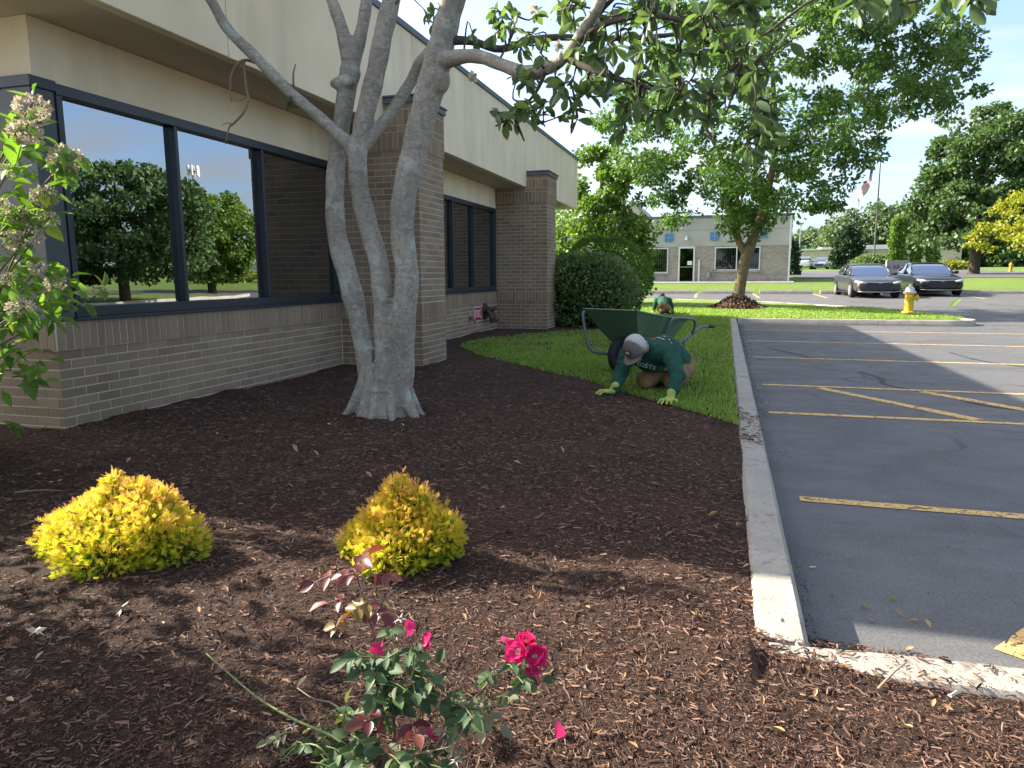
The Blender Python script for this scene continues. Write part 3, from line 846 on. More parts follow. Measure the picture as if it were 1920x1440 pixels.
# the pane right of the second mullion is split off in the photo by the pilaster's mirror image
# ---------------------------------------------------------------- magnolia by the windows
def m_bark():
    m, t, b = nodes('smooth_grey_bark')
    c = ramp(t, noise(t, 3.2, 5), [(0.3, (0.29, 0.262, 0.212)), (0.7, (0.42, 0.385, 0.32))])
    c = mixc(t, ramp(t, noise(t, 30, 5, 0.7, stretch=(1, 1, 0.9)), [(0.42, 0.0), (0.7, 0.6)]), c, (0.095, 0.088, 0.072))
    len_ = noise(t, 34, 4, 0.65, stretch=(1, 1, 2.0))
    c = mixc(t, ramp(t, len_, [(0.57, 0.0), (0.64, 0.7)]), c, (0.52, 0.50, 0.45))
    c = mixc(t, ramp(t, noise(t, 1.4, 5, 0.65), [(0.42, 0.0), (0.68, 0.55)]), c, (0.17, 0.15, 0.115))
    ring = noise(t, 9, 4, 0.6, stretch=(0.35, 0.35, 3.2))
    c = mixc(t, ramp(t, ring, [(0.60, 0.0), (0.68, 0.5)]), c, (0.12, 0.105, 0.085))
    lich = noise(t, 6.5, 4, 0.6)
    c = mixc(t, ramp(t, lich, [(0.58, 0.0), (0.63, 0.6)]), c, (0.40, 0.43, 0.37))
    t.links.new(c, b.inputs['Base Color']); b.inputs['Roughness'].default_value = 0.85
    b.inputs['Specular IOR Level'].default_value = 0.25
    h = math_(t, 'ADD', math_(t, 'MULTIPLY', noise(t, 16, 6, 0.65, stretch=(1, 1, 2.2)), 1.0), math_(t, 'MULTIPLY', len_, 0.5))
    bump(t, b, h, 0.5, 0.012)
    return m
BARK = m_bark()
TWIG = mat('dark_twig', (0.075, 0.062, 0.05), 0.85, 0.2, var=0.25, vscale=12, bscale=60)
DEADT = mat('dead_twig', (0.20, 0.15, 0.105), 0.85, 0.2, var=0.2, vscale=20)
MLEAF = leafmat('magnolia_leaf', [(0.0, (0.085, 0.14, 0.066)), (0.5, (0.13, 0.195, 0.086)), (0.88, (0.17, 0.245, 0.105)), (0.97, (0.17, 0.27, 0.06)), (1.0, (0.26, 0.34, 0.07))], 0.45, 0.42)
BLOOM = leafmat('cream_flower', [(0.0, (0.50, 0.45, 0.36)), (1.0, (0.66, 0.60, 0.50))], 0.3, 0.7, (1, 1, 0.9))
BL = np.array
stems = {
 'L': [(-2.591, 4.95, 0.10, 0.150), (-2.634, 4.95, 0.451, 0.112), (-2.676, 4.95, 0.78, 0.115), (-2.762, 4.97, 1.144, 0.130), (-2.872, 5.0, 1.508, 0.122), (-2.904, 5.05, 1.832, 0.114), (-2.879, 5.08, 2.151, 0.110), (-2.822, 5.1, 2.463, 0.111), (-2.756, 5.1, 2.726, 0.128)],
 'L1': [(-2.756, 5.1, 2.726, 0.096), (-2.811, 5.1, 2.994, 0.076), (-2.918, 5.15, 3.246, 0.068), (-3.044, 5.2, 3.578, 0.06), (-3.264, 5.3, 4.099, 0.049), (-3.3, 5.5, 4.8, 0.035)],
 'L2': [(-2.756, 5.1, 2.726, 0.096), (-2.683, 5.15, 2.997, 0.072), (-2.656, 5.2, 3.235, 0.068), (-2.648, 5.3, 3.644, 0.06), (-2.724, 5.4, 4.179, 0.044), (-2.75, 5.6, 5.0, 0.03)],
 'M': [(-2.464, 4.88, 0.10, 0.150), (-2.429, 4.85, 0.512, 0.126), (-2.425, 4.85, 0.87, 0.122), (-2.456, 4.87, 1.261, 0.118), (-2.555, 4.9, 1.574, 0.120), (-2.625, 4.92, 1.847, 0.112), (-2.648, 4.95, 2.099, 0.118)],
 'M1': [(-2.648, 4.95, 2.099, 0.079), (-2.755, 4.9, 2.21, 0.060), (-2.937, 4.85, 2.38, 0.055), (-3.097, 4.8, 2.522, 0.054), (-3.26, 4.7, 2.718, 0.053), (-3.437, 4.6, 2.92, 0.049), (-3.525, 4.55, 3.106, 0.045), (-3.631, 4.4, 3.371, 0.036), (-3.7, 4.2, 3.9, 0.025)],
 'M2': [(-2.65, 4.97, 2.103, 0.103), (-2.603, 5.0, 2.351, 0.108), (-2.52, 5.03, 2.651, 0.111), (-2.451, 5.05, 2.945, 0.106), (-2.408, 5.1, 3.175, 0.106), (-2.361, 5.15, 3.548, 0.093), (-2.285, 5.2, 4.054, 0.069), (-2.2, 5.3, 5.0, 0.04)],
 'M3': [(-2.639, 4.95, 2.099, 0.071), (-2.55, 5.05, 2.244, 0.06), (-2.44, 5.15, 2.428, 0.058), (-2.304, 5.2, 2.639, 0.058), (-2.215, 5.15, 2.731, 0.060), (-2.1, 5.1, 2.80, 0.06)],
 'R': [(-2.358, 4.9, 0.10, 0.150), (-2.299, 4.88, 0.512, 0.132), (-2.275, 4.86, 0.832, 0.138), (-2.226, 4.85, 1.183, 0.128), (-2.255, 4.85, 1.488, 0.129), (-2.234, 4.85, 1.749, 0.130), (-2.142, 4.85, 2.076, 0.135), (-2.054, 4.85, 2.357, 0.143), (-1.96, 4.85, 2.631, 0.148), (-1.9, 4.85, 2.832, 0.131), (-1.835, 4.85, 3.029, 0.122), (-1.723, 4.85, 3.348, 0.099), (-1.642, 4.85, 3.788, 0.069), (-1.55, 4.9, 4.6, 0.04)],
 'B1': [(-1.928, 4.83, 2.64, 0.087), (-1.717, 4.7, 2.618, 0.062), (-1.554, 4.6, 2.573, 0.058), (-1.381, 4.5, 2.484, 0.053), (-1.216, 4.4, 2.405, 0.055), (-1.043, 4.3, 2.386, 0.05), (-0.901, 4.2, 2.429, 0.048), (-0.8, 4.1, 2.502, 0.044), (-0.697, 4.0, 2.594, 0.039), (-0.586, 3.9, 2.726, 0.032), (-0.4, 3.8, 3.0, 0.02)],
}
thin = {
 'B2': [(-1.866, 4.85, 2.778, 0.044), (-1.711, 4.9, 2.768, 0.033), (-1.522, 4.9, 2.703, 0.032), (-1.311, 4.95, 2.756, 0.032), (-1.139, 5.0, 2.772, 0.029), (-0.886, 5.0, 2.742, 0.025), (-0.571, 5.0, 2.719, 0.021), (-0.268, 5.0, 2.723, 0.014), (0.1, 5.0, 2.75, 0.008)],
 'B3': [(-0.93, 4.22, 2.422, 0.03), (-0.754, 4.1, 2.305, 0.022), (-0.564, 4.0, 2.21, 0.017), (-0.359, 3.9, 2.118, 0.013), (-0.119, 3.85, 2.039, 0.009)],
 'B4': [(-0.815, 4.1, 2.476, 0.029), (-0.625, 4.0, 2.508, 0.022), (-0.368, 3.9, 2.477, 0.017), (-0.13, 3.85, 2.363, 0.012), (0.05, 3.8, 2.187, 0.008)],
 'B5': [(-1.05, 4.3, 2.39, 0.02), (-1.1, 4.25, 2.25, 0.012), (-1.2, 4.2, 2.13, 0.008), (-1.32, 4.15, 2.05, 0.006)],
 'B6': [(-0.74, 4.05, 2.55, 0.02), (-0.45, 3.95, 2.72, 0.015), (-0.1, 3.85, 2.80, 0.012), (0.35, 3.75, 2.74, 0.008), (0.75, 3.65, 2.72, 0.006)],
}
RS = dict(L=.62, L1=.66, L2=.66, M=.62, M1=.78, M2=.65, M3=.78, R=.68, B1=.76)
stems = {k: [(*p[:3], p[3] * RS[k]) for p in P] for k, P in stems.items()}
thin = {k: [(*p[:3], p[3] * 0.8) for p in P] for k, P in thin.items()}
mag = thing('magnolia_tree', 'grey barked magnolia with three twisting trunks in front of the big window', 'tree', (-2.46, 4.9, 0.14))
mb = MB()
for k, P in stems.items():
    Q = cr(P, len(P) * 5)
    Q[:, 3] *= 1 + 0.05 * np.sin(np.arange(len(Q)) * 1.3 + len(k)) * (rng.random(len(Q)) + 0.3)
    mb.tube(Q[:, :3], Q[:, 3], 14)
for a, k, w_ in ((195, 1.15, 1.1), (228, 0.85, 0.9), (262, 0.9, 1.0), (300, 1.0, 1.0), (335, 1.2, 1.15), (20, 1.0, 1.0), (60, 0.9, 0.9), (110, 0.9, 1.0), (150, 1.0, 1.0)):
    d = np.array([math.cos(R(a)), math.sin(R(a)), 0]); o3 = np.array([-2.46, 4.91, 0])
    c0 = o3 + d * np.array([0.13, 0.05, 0]); c1 = o3 + d * np.array([0.265, 0.20, 0]) * k
    Q = cr([(*(c0 + [0, 0, 0.66]), 0.022), (*(c0 * 0.75 + c1 * 0.25 + [0, 0, 0.42]), 0.040 * w_), (*(c0 * 0.4 + c1 * 0.6 + [0, 0, 0.25]), 0.046 * w_), (*(c1 + [0, 0, 0.155]), 0.030 * w_), (*(c1 * 1.4 - c0 * 0.4 + [0, 0, 0.10]), 0.016)], 14)
    mb.tube(Q[:, :3], Q[:, 3], 8)
nf = 16
mb.loft([[(-2.46 + rx * math.cos(2 * math.pi * k / nf), 4.91 + ry * math.sin(2 * math.pi * k / nf), z) for k in range(nf)] for rx, ry, z in ((0.28, 0.22, 0.06), (0.24, 0.175, 0.15), (0.20, 0.13, 0.25), (0.175, 0.105, 0.38), (0.16, 0.085, 0.5))])
mb.ell((-2.80, 5.05, 2.62), (0.11, 0.05, 0.05)).ell((-1.95, 4.83, 2.52), (0.09, 0.09, 0.10)).ell((-2.17, 4.83, 1.95), (0.08, 0.09, 0.11))
tr = mb.obj('trunk', BARK, mag)
rm = tr.modifiers.new('fuse', 'REMESH'); rm.mode = 'VOXEL'; rm.voxel_size = 0.012; rm.use_smooth_shade = True
sm = tr.modifiers.new('smooth', 'SMOOTH'); sm.iterations = 4; sm.factor = 0.5
for k, P in thin.items():
    Q = cr(P, len(P) * 4)
    MB().tube(Q[:, :3], Q[:, 3], 8).obj('branch', TWIG, mag, smooth=True)
for P in ([(-3.256, 4.75, 2.70, 0.012), (-3.393, 4.7, 2.737, 0.011), (-3.46, 4.65, 2.649, 0.010), (-3.464, 4.62, 2.533, 0.008), (-3.447, 4.6, 2.436, 0.005)],
          [(-3.393, 4.7, 2.737, 0.009), (-3.362, 4.66, 2.553, 0.009), (-3.332, 4.64, 2.455, 0.008), (-3.36, 4.62, 2.361, 0.008), (-3.44, 4.6, 2.282, 0.008), (-3.479, 4.6, 2.255, 0.006), (-3.503, 4.58, 2.142, 0.004)],
          [(-3.34, 4.64, 2.47, 0.005), (-3.40, 4.62, 2.44, 0.004), (-3.45, 4.6, 2.45, 0.003)], [(-3.44, 4.6, 2.28, 0.005), (-3.50, 4.6, 2.29, 0.003), (-3.53, 4.59, 2.27, 0.002)],
          [(-3.06, 4.8, 2.55, 0.008), (-3.05, 4.79, 2.64, 0.006), (-3.02, 4.78, 2.70, 0.004)]):
    Q = cr(P, len(P) * 4)
    MB().tube(Q[:, :3], Q[:, 3], 6).obj('dead_twig', DEADT, mag, smooth=True)
# leaf shape: a curved, folded blade
def leafshape(rowsw, curl=0.12, fold=0.10, tip=1.0):
    V = []; F = []
    n = len(rowsw)
    for i, (t, w) in enumerate(rowsw):
        z = -curl * t * t
        V += [(-w, t, z + fold * w * 2), (0, t, z), (w, t, z + fold * w * 2)]
    for i in range(n - 1):
        F += [(3 * i, 3 * i + 1, 3 * i + 4, 3 * i + 3), (3 * i + 1, 3 * i + 2, 3 * i + 5, 3 * i + 4)]
    return np.array(V, float), np.array(F)
MAGL = leafshape([(0.0, 0.012), (0.12, 0.05), (0.32, 0.15), (0.58, 0.22), (0.80, 0.18), (0.93, 0.09), (1.0, 0.01)], 0.22, 0.22)
# where leaf rosettes hang, as photo spots with a depth (x, y, Y, spread px, count)
spots = [(930, 25, 4.6, 45, 5), (985, 40, 4.5, 45, 6), (1050, 25, 4.3, 50, 7), (1110, 30, 4.2, 50, 6), (1180, 30, 4.1, 55, 8), (1250, 25, 4.0, 60, 9), (1330, 20, 3.9, 60, 9), (1410, 15, 3.85, 60, 7),
         (940, 60, 4.6, 30, 3), (1010, 85, 4.4, 40, 5), (1090, 100, 4.2, 45, 6), (1160, 90, 4.1, 50, 7), (1230, 90, 4.0, 55, 9), (1310, 90, 3.9, 60, 9), (1385, 80, 3.85, 55, 7), (1450, 55, 3.8, 45, 4),
         (970, 160, 4.3, 35, 5), (1000, 215, 4.2, 30, 6), (965, 215, 4.25, 22, 4), (1075, 190, 4.2, 35, 6), (1050, 160, 4.2, 35, 4), (1090, 150, 4.2, 40, 5), (1150, 150, 4.0, 45, 6), (1215, 160, 3.95, 50, 7),
         (1290, 160, 3.9, 50, 7), (1360, 160, 3.85, 50, 7), (1430, 150, 3.8, 45, 6), (1440, 205, 3.8, 35, 5), (1430, 255, 3.8, 28, 5), (1415, 285, 3.8, 18, 3), (1165, 210, 4.0, 30, 4), (1240, 215, 3.95, 35, 4),
         (1330, 215, 3.9, 35, 3), (820, 30, 4.9, 25, 4), (1620, 5, 3.5, 35, 4), (1690, 8, 3.5, 25, 2), (1855, 8, 3.4, 28, 3), (1790, -15, 3.4, 40, 4), (550, 185, 4.75, 8, 1)]
ros = []
for (x, y, Y, s, c) in spots:
    for _ in range(max(1, int(c * 0.9 + 0.5))):
        ros.append(at(x + rng.normal(0, s * 0.55), y + rng.normal(0, s * 0.42), Y + rng.normal(0, 0.13)))
nvis = len(ros)
for _ in range(120):                          # the crown goes on above the picture
    a = rng.uniform(0, 2 * math.pi); r_ = 2.3 * math.sqrt(rng.random())
    ros.append(np.array([-1.8 + r_ * math.cos(a) * 1.1, 4.9 + r_ * math.sin(a) * 0.9, 4.0 + 1.6 * rng.random() * (1 - r_ / 3.2)]))
ros = np.array(ros)
skel = np.concatenate([cr(P, 30)[:, :3] for P in list(thin.values()) + [stems['B1'], stems['M1'], stems['M2'], stems['R'], stems['L1'], stems['L2']]])
skel = skel[(skel[:, 2] > 1.95)]
LP, LA, LS = [], [], []
tw = MB()
for i, c in enumerate(ros):
    dd = np.linalg.norm(skel - c, axis=1) + 0.25 * np.clip(skel[:, 2] - c[2], 0, None) * 0
    s0 = skel[np.argmin(dd)]
    mid = (s0 + c) / 2 + np.array([0, 0, 0.05]) * rng.normal() + rng.normal(0, 0.03, 3)
    Q = cr([(*s0, 0.008), (*mid, 0.005), (*c, 0.003)], 7)
    (tw if i >= min(nvis, 290) else MB()).tube(Q[:, :3], Q[:, 3], 5, cap=False) if i >= min(nvis, 290) else MB().tube(Q[:, :3], Q[:, 3], 5, cap=False).obj('twig', TWIG, mag, smooth=True)
    if i % 2 == 0: skel = np.vstack([skel, Q[2:, :3]])
    d0 = unit(c - mid)
    for k in range(rng.integers(4, 8)):
        ax = unit(d0 * 0.5 + rng.normal(0, 0.75, 3) + np.array([0, 0, -0.35]))
        LP.append(c - d0 * rng.uniform(0, 0.06)); LA.append(ax); LS.append(rng.uniform(0.07, 0.112))
tag(tw.obj('twigs', TWIG, mag, smooth=True), kind='stuff')
LP, LA, LS = np.array(LP), np.array(LA), np.array(LS)
lm = mesh_np('leaf', *MAGL, MLEAF, True, np.zeros(len(MAGL[0])))
order = rng.permutation(int(len(LP) * nvis / len(ros) * 0.95))
sel = order[:300]
rest = np.setdiff1d(np.arange(len(LP)), sel)
for i in sel:
    A = LA[i]; X = unit(np.cross(A, unit(rng.normal(size=3) + np.array([0, 0, 1.5])))); Z = np.cross(X, A); s = LS[i]
    link('leaf', lm, mag, mat=Matrix(((X[0] * s, A[0] * s, Z[0] * s, LP[i][0]), (X[1] * s, A[1] * s, Z[1] * s, LP[i][1]), (X[2] * s, A[2] * s, Z[2] * s, LP[i][2]), (0, 0, 0, 1))))
o = link('foliage', scatter('foliage', LP[rest], LA[rest], LS[rest], MLEAF, MAGL, roll=rng.normal(size=(len(rest), 3)) + np.array([0, 0, 1.2]), smooth=True), mag)
tag(o, kind='stuff')
for (x, y, Y) in ((1003, 15, 4.45), (1120, 42, 4.15), (1232, 75, 4.0), (890, 145, 4.5), (1012, 200, 4.2), (1381, 98, 3.85), (1212, 205, 3.95), (1050, 85, 4.3)):
    p = at(x, y, Y); n = 16
    link('flower', scatter('flower', np.repeat([p], n, 0) + rng.normal(0, 0.006, (n, 3)), rng.normal(size=(n, 3)), 0.035, BLOOM, LEAF2W), mag)

# ---------------------------------------------------------------- generic broad trees
def clump_tree(name, label, base, trunk, crown, n, clump_r, leaf, mtl, barkm, group=None, leaves_per=70, yflat=1.0, templ=LEAF2, r0=0.15, cat='tree', seedpts=None, droop=-0.2, hollow=0.35):
    """crown: outline polygon [(dx, z)] round the trunk axis; depth follows its width. n clumps."""
    t = thing(name, label, cat, base, 0, group)
    base = np.array(base, float)
    T = np.array([(base[0] + p[0], base[1] + p[1], base[2] + p[2], p[3]) for p in trunk])
    xs = [p[0] for p in crown]; zs = [p[1] for p in crown]
    C = []
    while len(C) < n:
        x = rng.uniform(min(xs), max(xs), 400); z = rng.uniform(min(zs), max(zs), 400)
        k = inpoly(x, z, crown); x, z = x[k], z[k]
        for a, b_ in zip(x, z):
            row = [p for p in zip(*[np.linspace(min(xs), max(xs), 40)] * 1)]
            inside = inpoly(np.linspace(min(xs), max(xs), 40), np.full(40, b_), crown)
            xx = np.linspace(min(xs), max(xs), 40)[inside]
            if len(xx) < 2: continue
            cx, hw = (xx[0] + xx[-1]) / 2, (xx[-1] - xx[0]) / 2 + 1e-3
            e = math.sqrt(max(0.0, 1 - ((a - cx) / hw) ** 2)) * min(hw, (max(xs) - min(xs)) * 0.42) * yflat
            u = rng.uniform(-1, 1)
            rr = math.hypot((a - cx) / hw, u)
            if rr < hollow and rng.random() < 0.6: continue
            C.append((a, u * e, b_))
            if len(C) >= n: break
    C = base + np.array(C)
    Tn = cr(T, len(T) * 6)
    tm = MB().tube(Tn[:, :3], Tn[:, 3], 10)
    nodes_ = Tn[len(Tn) // 3:, :3]; nr = Tn[len(Tn) // 3:, 3]
    order = np.argsort(np.linalg.norm(C - T[len(T) // 2, :3], axis=1))
    for i in order:
        c = C[i]
        dv = c - nodes_; dist = np.linalg.norm(dv, axis=1)
        j = int(np.argmin(dist + 1.2 * np.clip(-dv[:, 2], 0, None)))
        s0 = nodes_[j]; L = dist[j]
        if L < 0.15: continue
        ra = min(nr[j] * 0.7, 0.02 + 0.022 * L)
        m1 = s0 * 0.55 + c * 0.45 + np.array([0, 0, 0.14 * L]) + rng.normal(0, 0.05 * L, 3)
        Q = cr([(*s0, ra), (*m1, ra * 0.65), (*c, max(0.006, ra * 0.3))], 6)
        tm.tube(Q[:, :3], Q[:, 3], 5, cap=False)
        nodes_ = np.vstack([nodes_, Q[2:, :3]]); nr = np.concatenate([nr, Q[2:, 3]])
    tm.obj('trunk', barkm, t, smooth=True)
    m = rng.integers(int(leaves_per * 0.6), int(leaves_per * 1.4), n)
    ci = np.repeat(np.arange(n), m); N = len(ci)
    rad = clump_r * rng.uniform(0.6, 1.35, n)
    off = rng.normal(size=(N, 3)); off = unit(off) * (rng.random(N) ** 0.45)[:, None] * rad[ci][:, None] * np.array([1, 1, 0.62])
    P = C[ci] + off
    ax = unit(off) * 0.7 + rng.normal(0, 0.6, (N, 3)) + np.array([0, 0, droop])
    rv = np.clip(rng.random(N) * 0.7 + rng.uniform(-0.05, 0.35, n)[ci], 0, 0.999)
    o = link('crown', scatter('crown', P, ax, leaf * rng.uniform(0.7, 1.3, N), mtl, templ, rv), t)
    return t
PEAR = leafmat('pear_leaf', [(0.0, (0.075, 0.14, 0.040)), (0.5, (0.115, 0.20, 0.052)), (1.0, (0.165, 0.265, 0.066))], 0.5, 0.45, (0.95, 1.1, 0.6))
LINDEN = leafmat('linden_leaf', [(0.0, (0.085, 0.15, 0.035)), (0.5, (0.135, 0.225, 0.048)), (1.0, (0.21, 0.30, 0.06))], 0.42, 0.45)
MAPLE = leafmat('maple_leaf', [(0.0, (0.050, 0.095, 0.036)), (0.6, (0.080, 0.140, 0.048)), (1.0, (0.11, 0.18, 0.06))], 0.35, 0.5)
GOLDT = leafmat('golden_leaf', [(0.0, (0.16, 0.19, 0.02)), (0.6, (0.28, 0.29, 0.03)), (1.0, (0.40, 0.37, 0.05))], 0.45, 0.5)
FARL = leafmat('far_leaf', [(0.0, (0.085, 0.135, 0.065)), (0.6, (0.12, 0.175, 0.085)), (1.0, (0.15, 0.21, 0.10))], 0.3, 0.6)
CONE = leafmat('spruce_leaf', [(0.0, (0.018, 0.042, 0.022)), (0.6, (0.032, 0.065, 0.030)), (1.0, (0.05, 0.09, 0.038))], 0.15, 0.6)
COLM = leafmat('hornbeam_leaf', [(0.0, (0.10, 0.18, 0.035)), (0.6, (0.16, 0.26, 0.05)), (1.0, (0.22, 0.32, 0.07))], 0.35, 0.5)
BARK2 = mat('ridged_bark', (0.16, 0.125, 0.075), 0.9, 0.2, var=0.3, vscale=10, bscale=35, bstr=1.0, bdist=0.03)
BARKD = mat('dark_bark', (0.075, 0.06, 0.045), 0.9, 0.2, var=0.25, vscale=6)
# the pear tree on the grass strip (crown outline in metres from its foot)
px2 = lambda x, y: ((x - 1385) / 60.2, (578 - y) / 60.2)
crown = [px2(*p) for p in ((1250, 425), (1200, 395), (1160, 345), (1150, 300), (1105, 250), (1100, 205), (1150, 185), (1190, 120), (1210, 60), (1240, -20), (1300, -80), (1420, -120), (1560, -110), (1660, -50), (1705, 0), (1690, 60),
                           (1640, 90), (1725, 130), (1770, 205), (1780, 235), (1720, 240), (1660, 235), (1680, 290), (1650, 320), (1590, 330), (1550, 370), (1540, 410), (1480, 400), (1440, 440), (1400, 455), (1350, 430), (1300, 415))]
crown = [(x, z + 0.02) for x, z in crown]
MAPL2 = None
pear = clump_tree('pear_tree', 'spreading green tree with forked trunk on the grass strip beyond the car park', (0.37, 23.5, 0.15),
    [(0, 0, -0.1, 0.24), (0.02, 0, 0.4, 0.19), (0.12, 0, 1.2, 0.17), (0.25, 0, 1.75, 0.18), (0.48, 0.05, 2.5, 0.13), (0.75, 0.1, 3.6, 0.11), (0.9, 0.1, 5.0, 0.09), (0.7, 0, 7.0, 0.06), (0.5, 0, 9.4, 0.03)],
    crown, 520, 0.38, 0.15, PEAR, BARK2, leaves_per=105, yflat=0.8, hollow=0.15)
# second limb of the fork
Q = cr([(0.60, 23.5, 1.75, 0.13), (0.25, 23.45, 2.35, 0.10), (-0.05, 23.4, 3.2, 0.085), (-0.15, 23.3, 4.4, 0.07), (-0.9, 23.2, 5.8, 0.05), (-1.6, 23.2, 7.2, 0.03)], 22)
MB().tube(Q[:, :3], Q[:, 3], 9).obj('limb', BARK2, pear, smooth=True)
# mulch cone round its foot
md = thing('mulch_mound', 'cone of brown mulch heaped round the foot of the forked tree', 'mulch', (0.37, 23.5, 0.15))
n_ = 28; V = [(0.42, 23.5, 0.55)]; F = []
for k, (r_, z_) in enumerate(((0.22, 0.50), (0.45, 0.36), (0.68, 0.22), (0.92, 0.12))):
    for j in range(n_):
        a = 2 * math.pi * j / n_; q = r_ * (1 + 0.1 * math.sin(3 * a + k) + rng.normal(0, 0.03))
        V.append((0.37 + q * math.cos(a), 23.5 + q * math.sin(a), z_ + rng.normal(0, 0.015)))
for j in range(n_):
    F.append((0, 1 + j, 1 + (j + 1) % n_))
    for k in range(3):
        F.append((1 + k * n_ + j, 1 + (k + 1) * n_ + j, 1 + (k + 1) * n_ + (j + 1) % n_, 1 + k * n_ + (j + 1) % n_))
MB().add(V, F).obj('mound', BED, md, smooth=True)
nch = 1500; a = rng.uniform(0, 6.283, nch); q = 0.95 * np.sqrt(rng.random(nch))
zc = np.interp(q, [0, 0.22, 0.45, 0.68, 0.95], [0.55, 0.5, 0.36, 0.22, 0.12]) + 0.01
tag(link('bark_chips', scatter('bark_chips', np.stack([0.37 + q * np.cos(a), 23.5 + q * np.sin(a), zc], -1), rng.normal(size=(nch, 3)), 0.09, CHIP, LEAF2), md), kind='stuff')

ell = lambda hw, z0, z1, n=16, p=1.0: [(hw * math.sin(2 * math.pi * i / n) * (1.0 if p == 1.0 else abs(math.sin(2 * math.pi * i / n)) ** (p - 1)), (z0 + z1) / 2 - (z1 - z0) / 2 * math.cos(2 * math.pi * i / n)) for i in range(n)]
def simple_tree(name, label, x, y, z, hw, z0, h, n, cr_, leaf, mtl, per, group=None, outline=None, tr_r=0.2, barkm=BARKD, templ=LEAF2W, yflat=0.9, hollow=0.45):
    return clump_tree(name, label, (x, y, z), [(0, 0, -0.1, tr_r * 1.2), (0.03, 0, h * 0.2, tr_r), (0, 0.02, h * 0.5, tr_r * 0.7), (0.02, 0, h * 0.9, tr_r * 0.2)],
                      outline or ell(hw, z0, h), n, cr_, leaf, mtl, barkm, group, per, yflat, templ, hollow=hollow)
p = at(1127, 600, 25)
simple_tree('linden_tree', 'pyramidal bright green tree standing behind the clipped shrubs', p[0], 25, 0.2, 1.8, 0.3, 5.3, 190, 0.38, 0.14, LINDEN, 75,
            outline=[(-1.6, 0.3), (-1.75, 1.6), (-1.3, 3.0), (-0.95, 4.4), (-0.55, 5.1), (0.1, 5.3), (0.3, 4.7), (0.85, 4.2), (1.0, 3.2), (1.6, 2.4), (1.75, 1.2), (1.5, 0.3)])
p = at(1827, 517, 62)
simple_tree('maple_tree', 'large round dark green tree on the far lawn at the right', p[0], 62, 0.95, 5.2, 1.9, 12.3, 330, 0.75, 0.30, MAPLE, 85, tr_r=0.35,
            outline=[(-3.9, 2.2), (-4.4, 4.0), (-4.3, 6.0), (-3.6, 7.6), (-3.2, 9.3), (-2.4, 11.0), (-0.8, 11.6), (0.5, 12.2), (2.6, 12.0), (4.3, 10.5), (5.4, 8.0), (6.0, 5.0), (5.4, 2.2), (2, 2.6), (0, 2.2), (-2, 2.7)])
p = at(1900, 500, 47)
simple_tree('golden_tree', 'yellow leaved tree reaching into the picture at the right edge', p[0] + 2.0, 47, 0.8, 3.4, 1.2, 5.4, 170, 0.42, 0.17, GOLDT, 60, tr_r=0.12,
            outline=[(-4.3, 2.0), (-4.1, 2.5), (-3.2, 3.2), (-3.2, 3.9), (-2.4, 4.6), (-1.0, 5.3), (1.0, 5.5), (3, 4.4), (3.6, 2.8), (2, 1.5), (-0.5, 1.3), (-2, 2.0), (-3.2, 1.7)])
for i, (x, y0, y1, w) in enumerate(((1677, 402, 490, 14), (1690, 403, 490, 15), (1716, 398, 492, 16), (1749, 405, 492, 16))):
    D = 92; p = at(x, 505, D); s = 1 / pxm(p)
    simple_tree('columnar_tree', ('narrow column of bright green leaves nearest the flagpole', 'second narrow green column from the flagpole', 'third narrow green column from the flagpole, right of the gap', 'narrow green column half hidden by the large round tree')[i],
                p[0], D, 1.5, w * s * 0.5, 0.2, (505 - y0) * s, 110, 0.30, 0.26, COLM, 45, 'columnar trees by the far building', tr_r=0.1, outline=[(-w * s * 0.45, 0.4), (-w * s * 0.5, 3), (-w * s * 0.3, (505 - y0) * s * 0.8), (0, (505 - y0) * s), (w * s * 0.3, (505 - y0) * s * 0.8), (w * s * 0.5, 3), (w * s * 0.45, 0.4)])
D = 98; p = at(1591, 505, D); s = 1 / pxm(p)
simple_tree('conical_evergreen', 'dark conical evergreen in front of the far tan building', p[0], D, 1.55, 26 * s, 0.2, 86 * s, 150, 0.55, 0.30, CONE, 75, outline=[(-23 * s, 0.1), (-27 * s, 25 * s), (-20 * s, 50 * s), (-8 * s, 75 * s), (0, 88 * s), (8 * s, 76 * s), (20 * s, 50 * s), (27 * s, 25 * s), (23 * s, 0.1)])
p = at(1484, 520, 62); s = 1 / pxm(p)
simple_tree('conical_evergreen', 'narrow dark evergreen just behind the corner of the grey brick building', p[0], 62, 0.95, 9 * s, 0.1, 80 * s, 60, 0.4, 0.22, CONE, 60, outline=[(-8 * s, 0.1), (-10 * s, 25 * s), (-6 * s, 55 * s), (0, 75 * s), (6 * s, 55 * s), (10 * s, 25 * s), (8 * s, 0.1)])
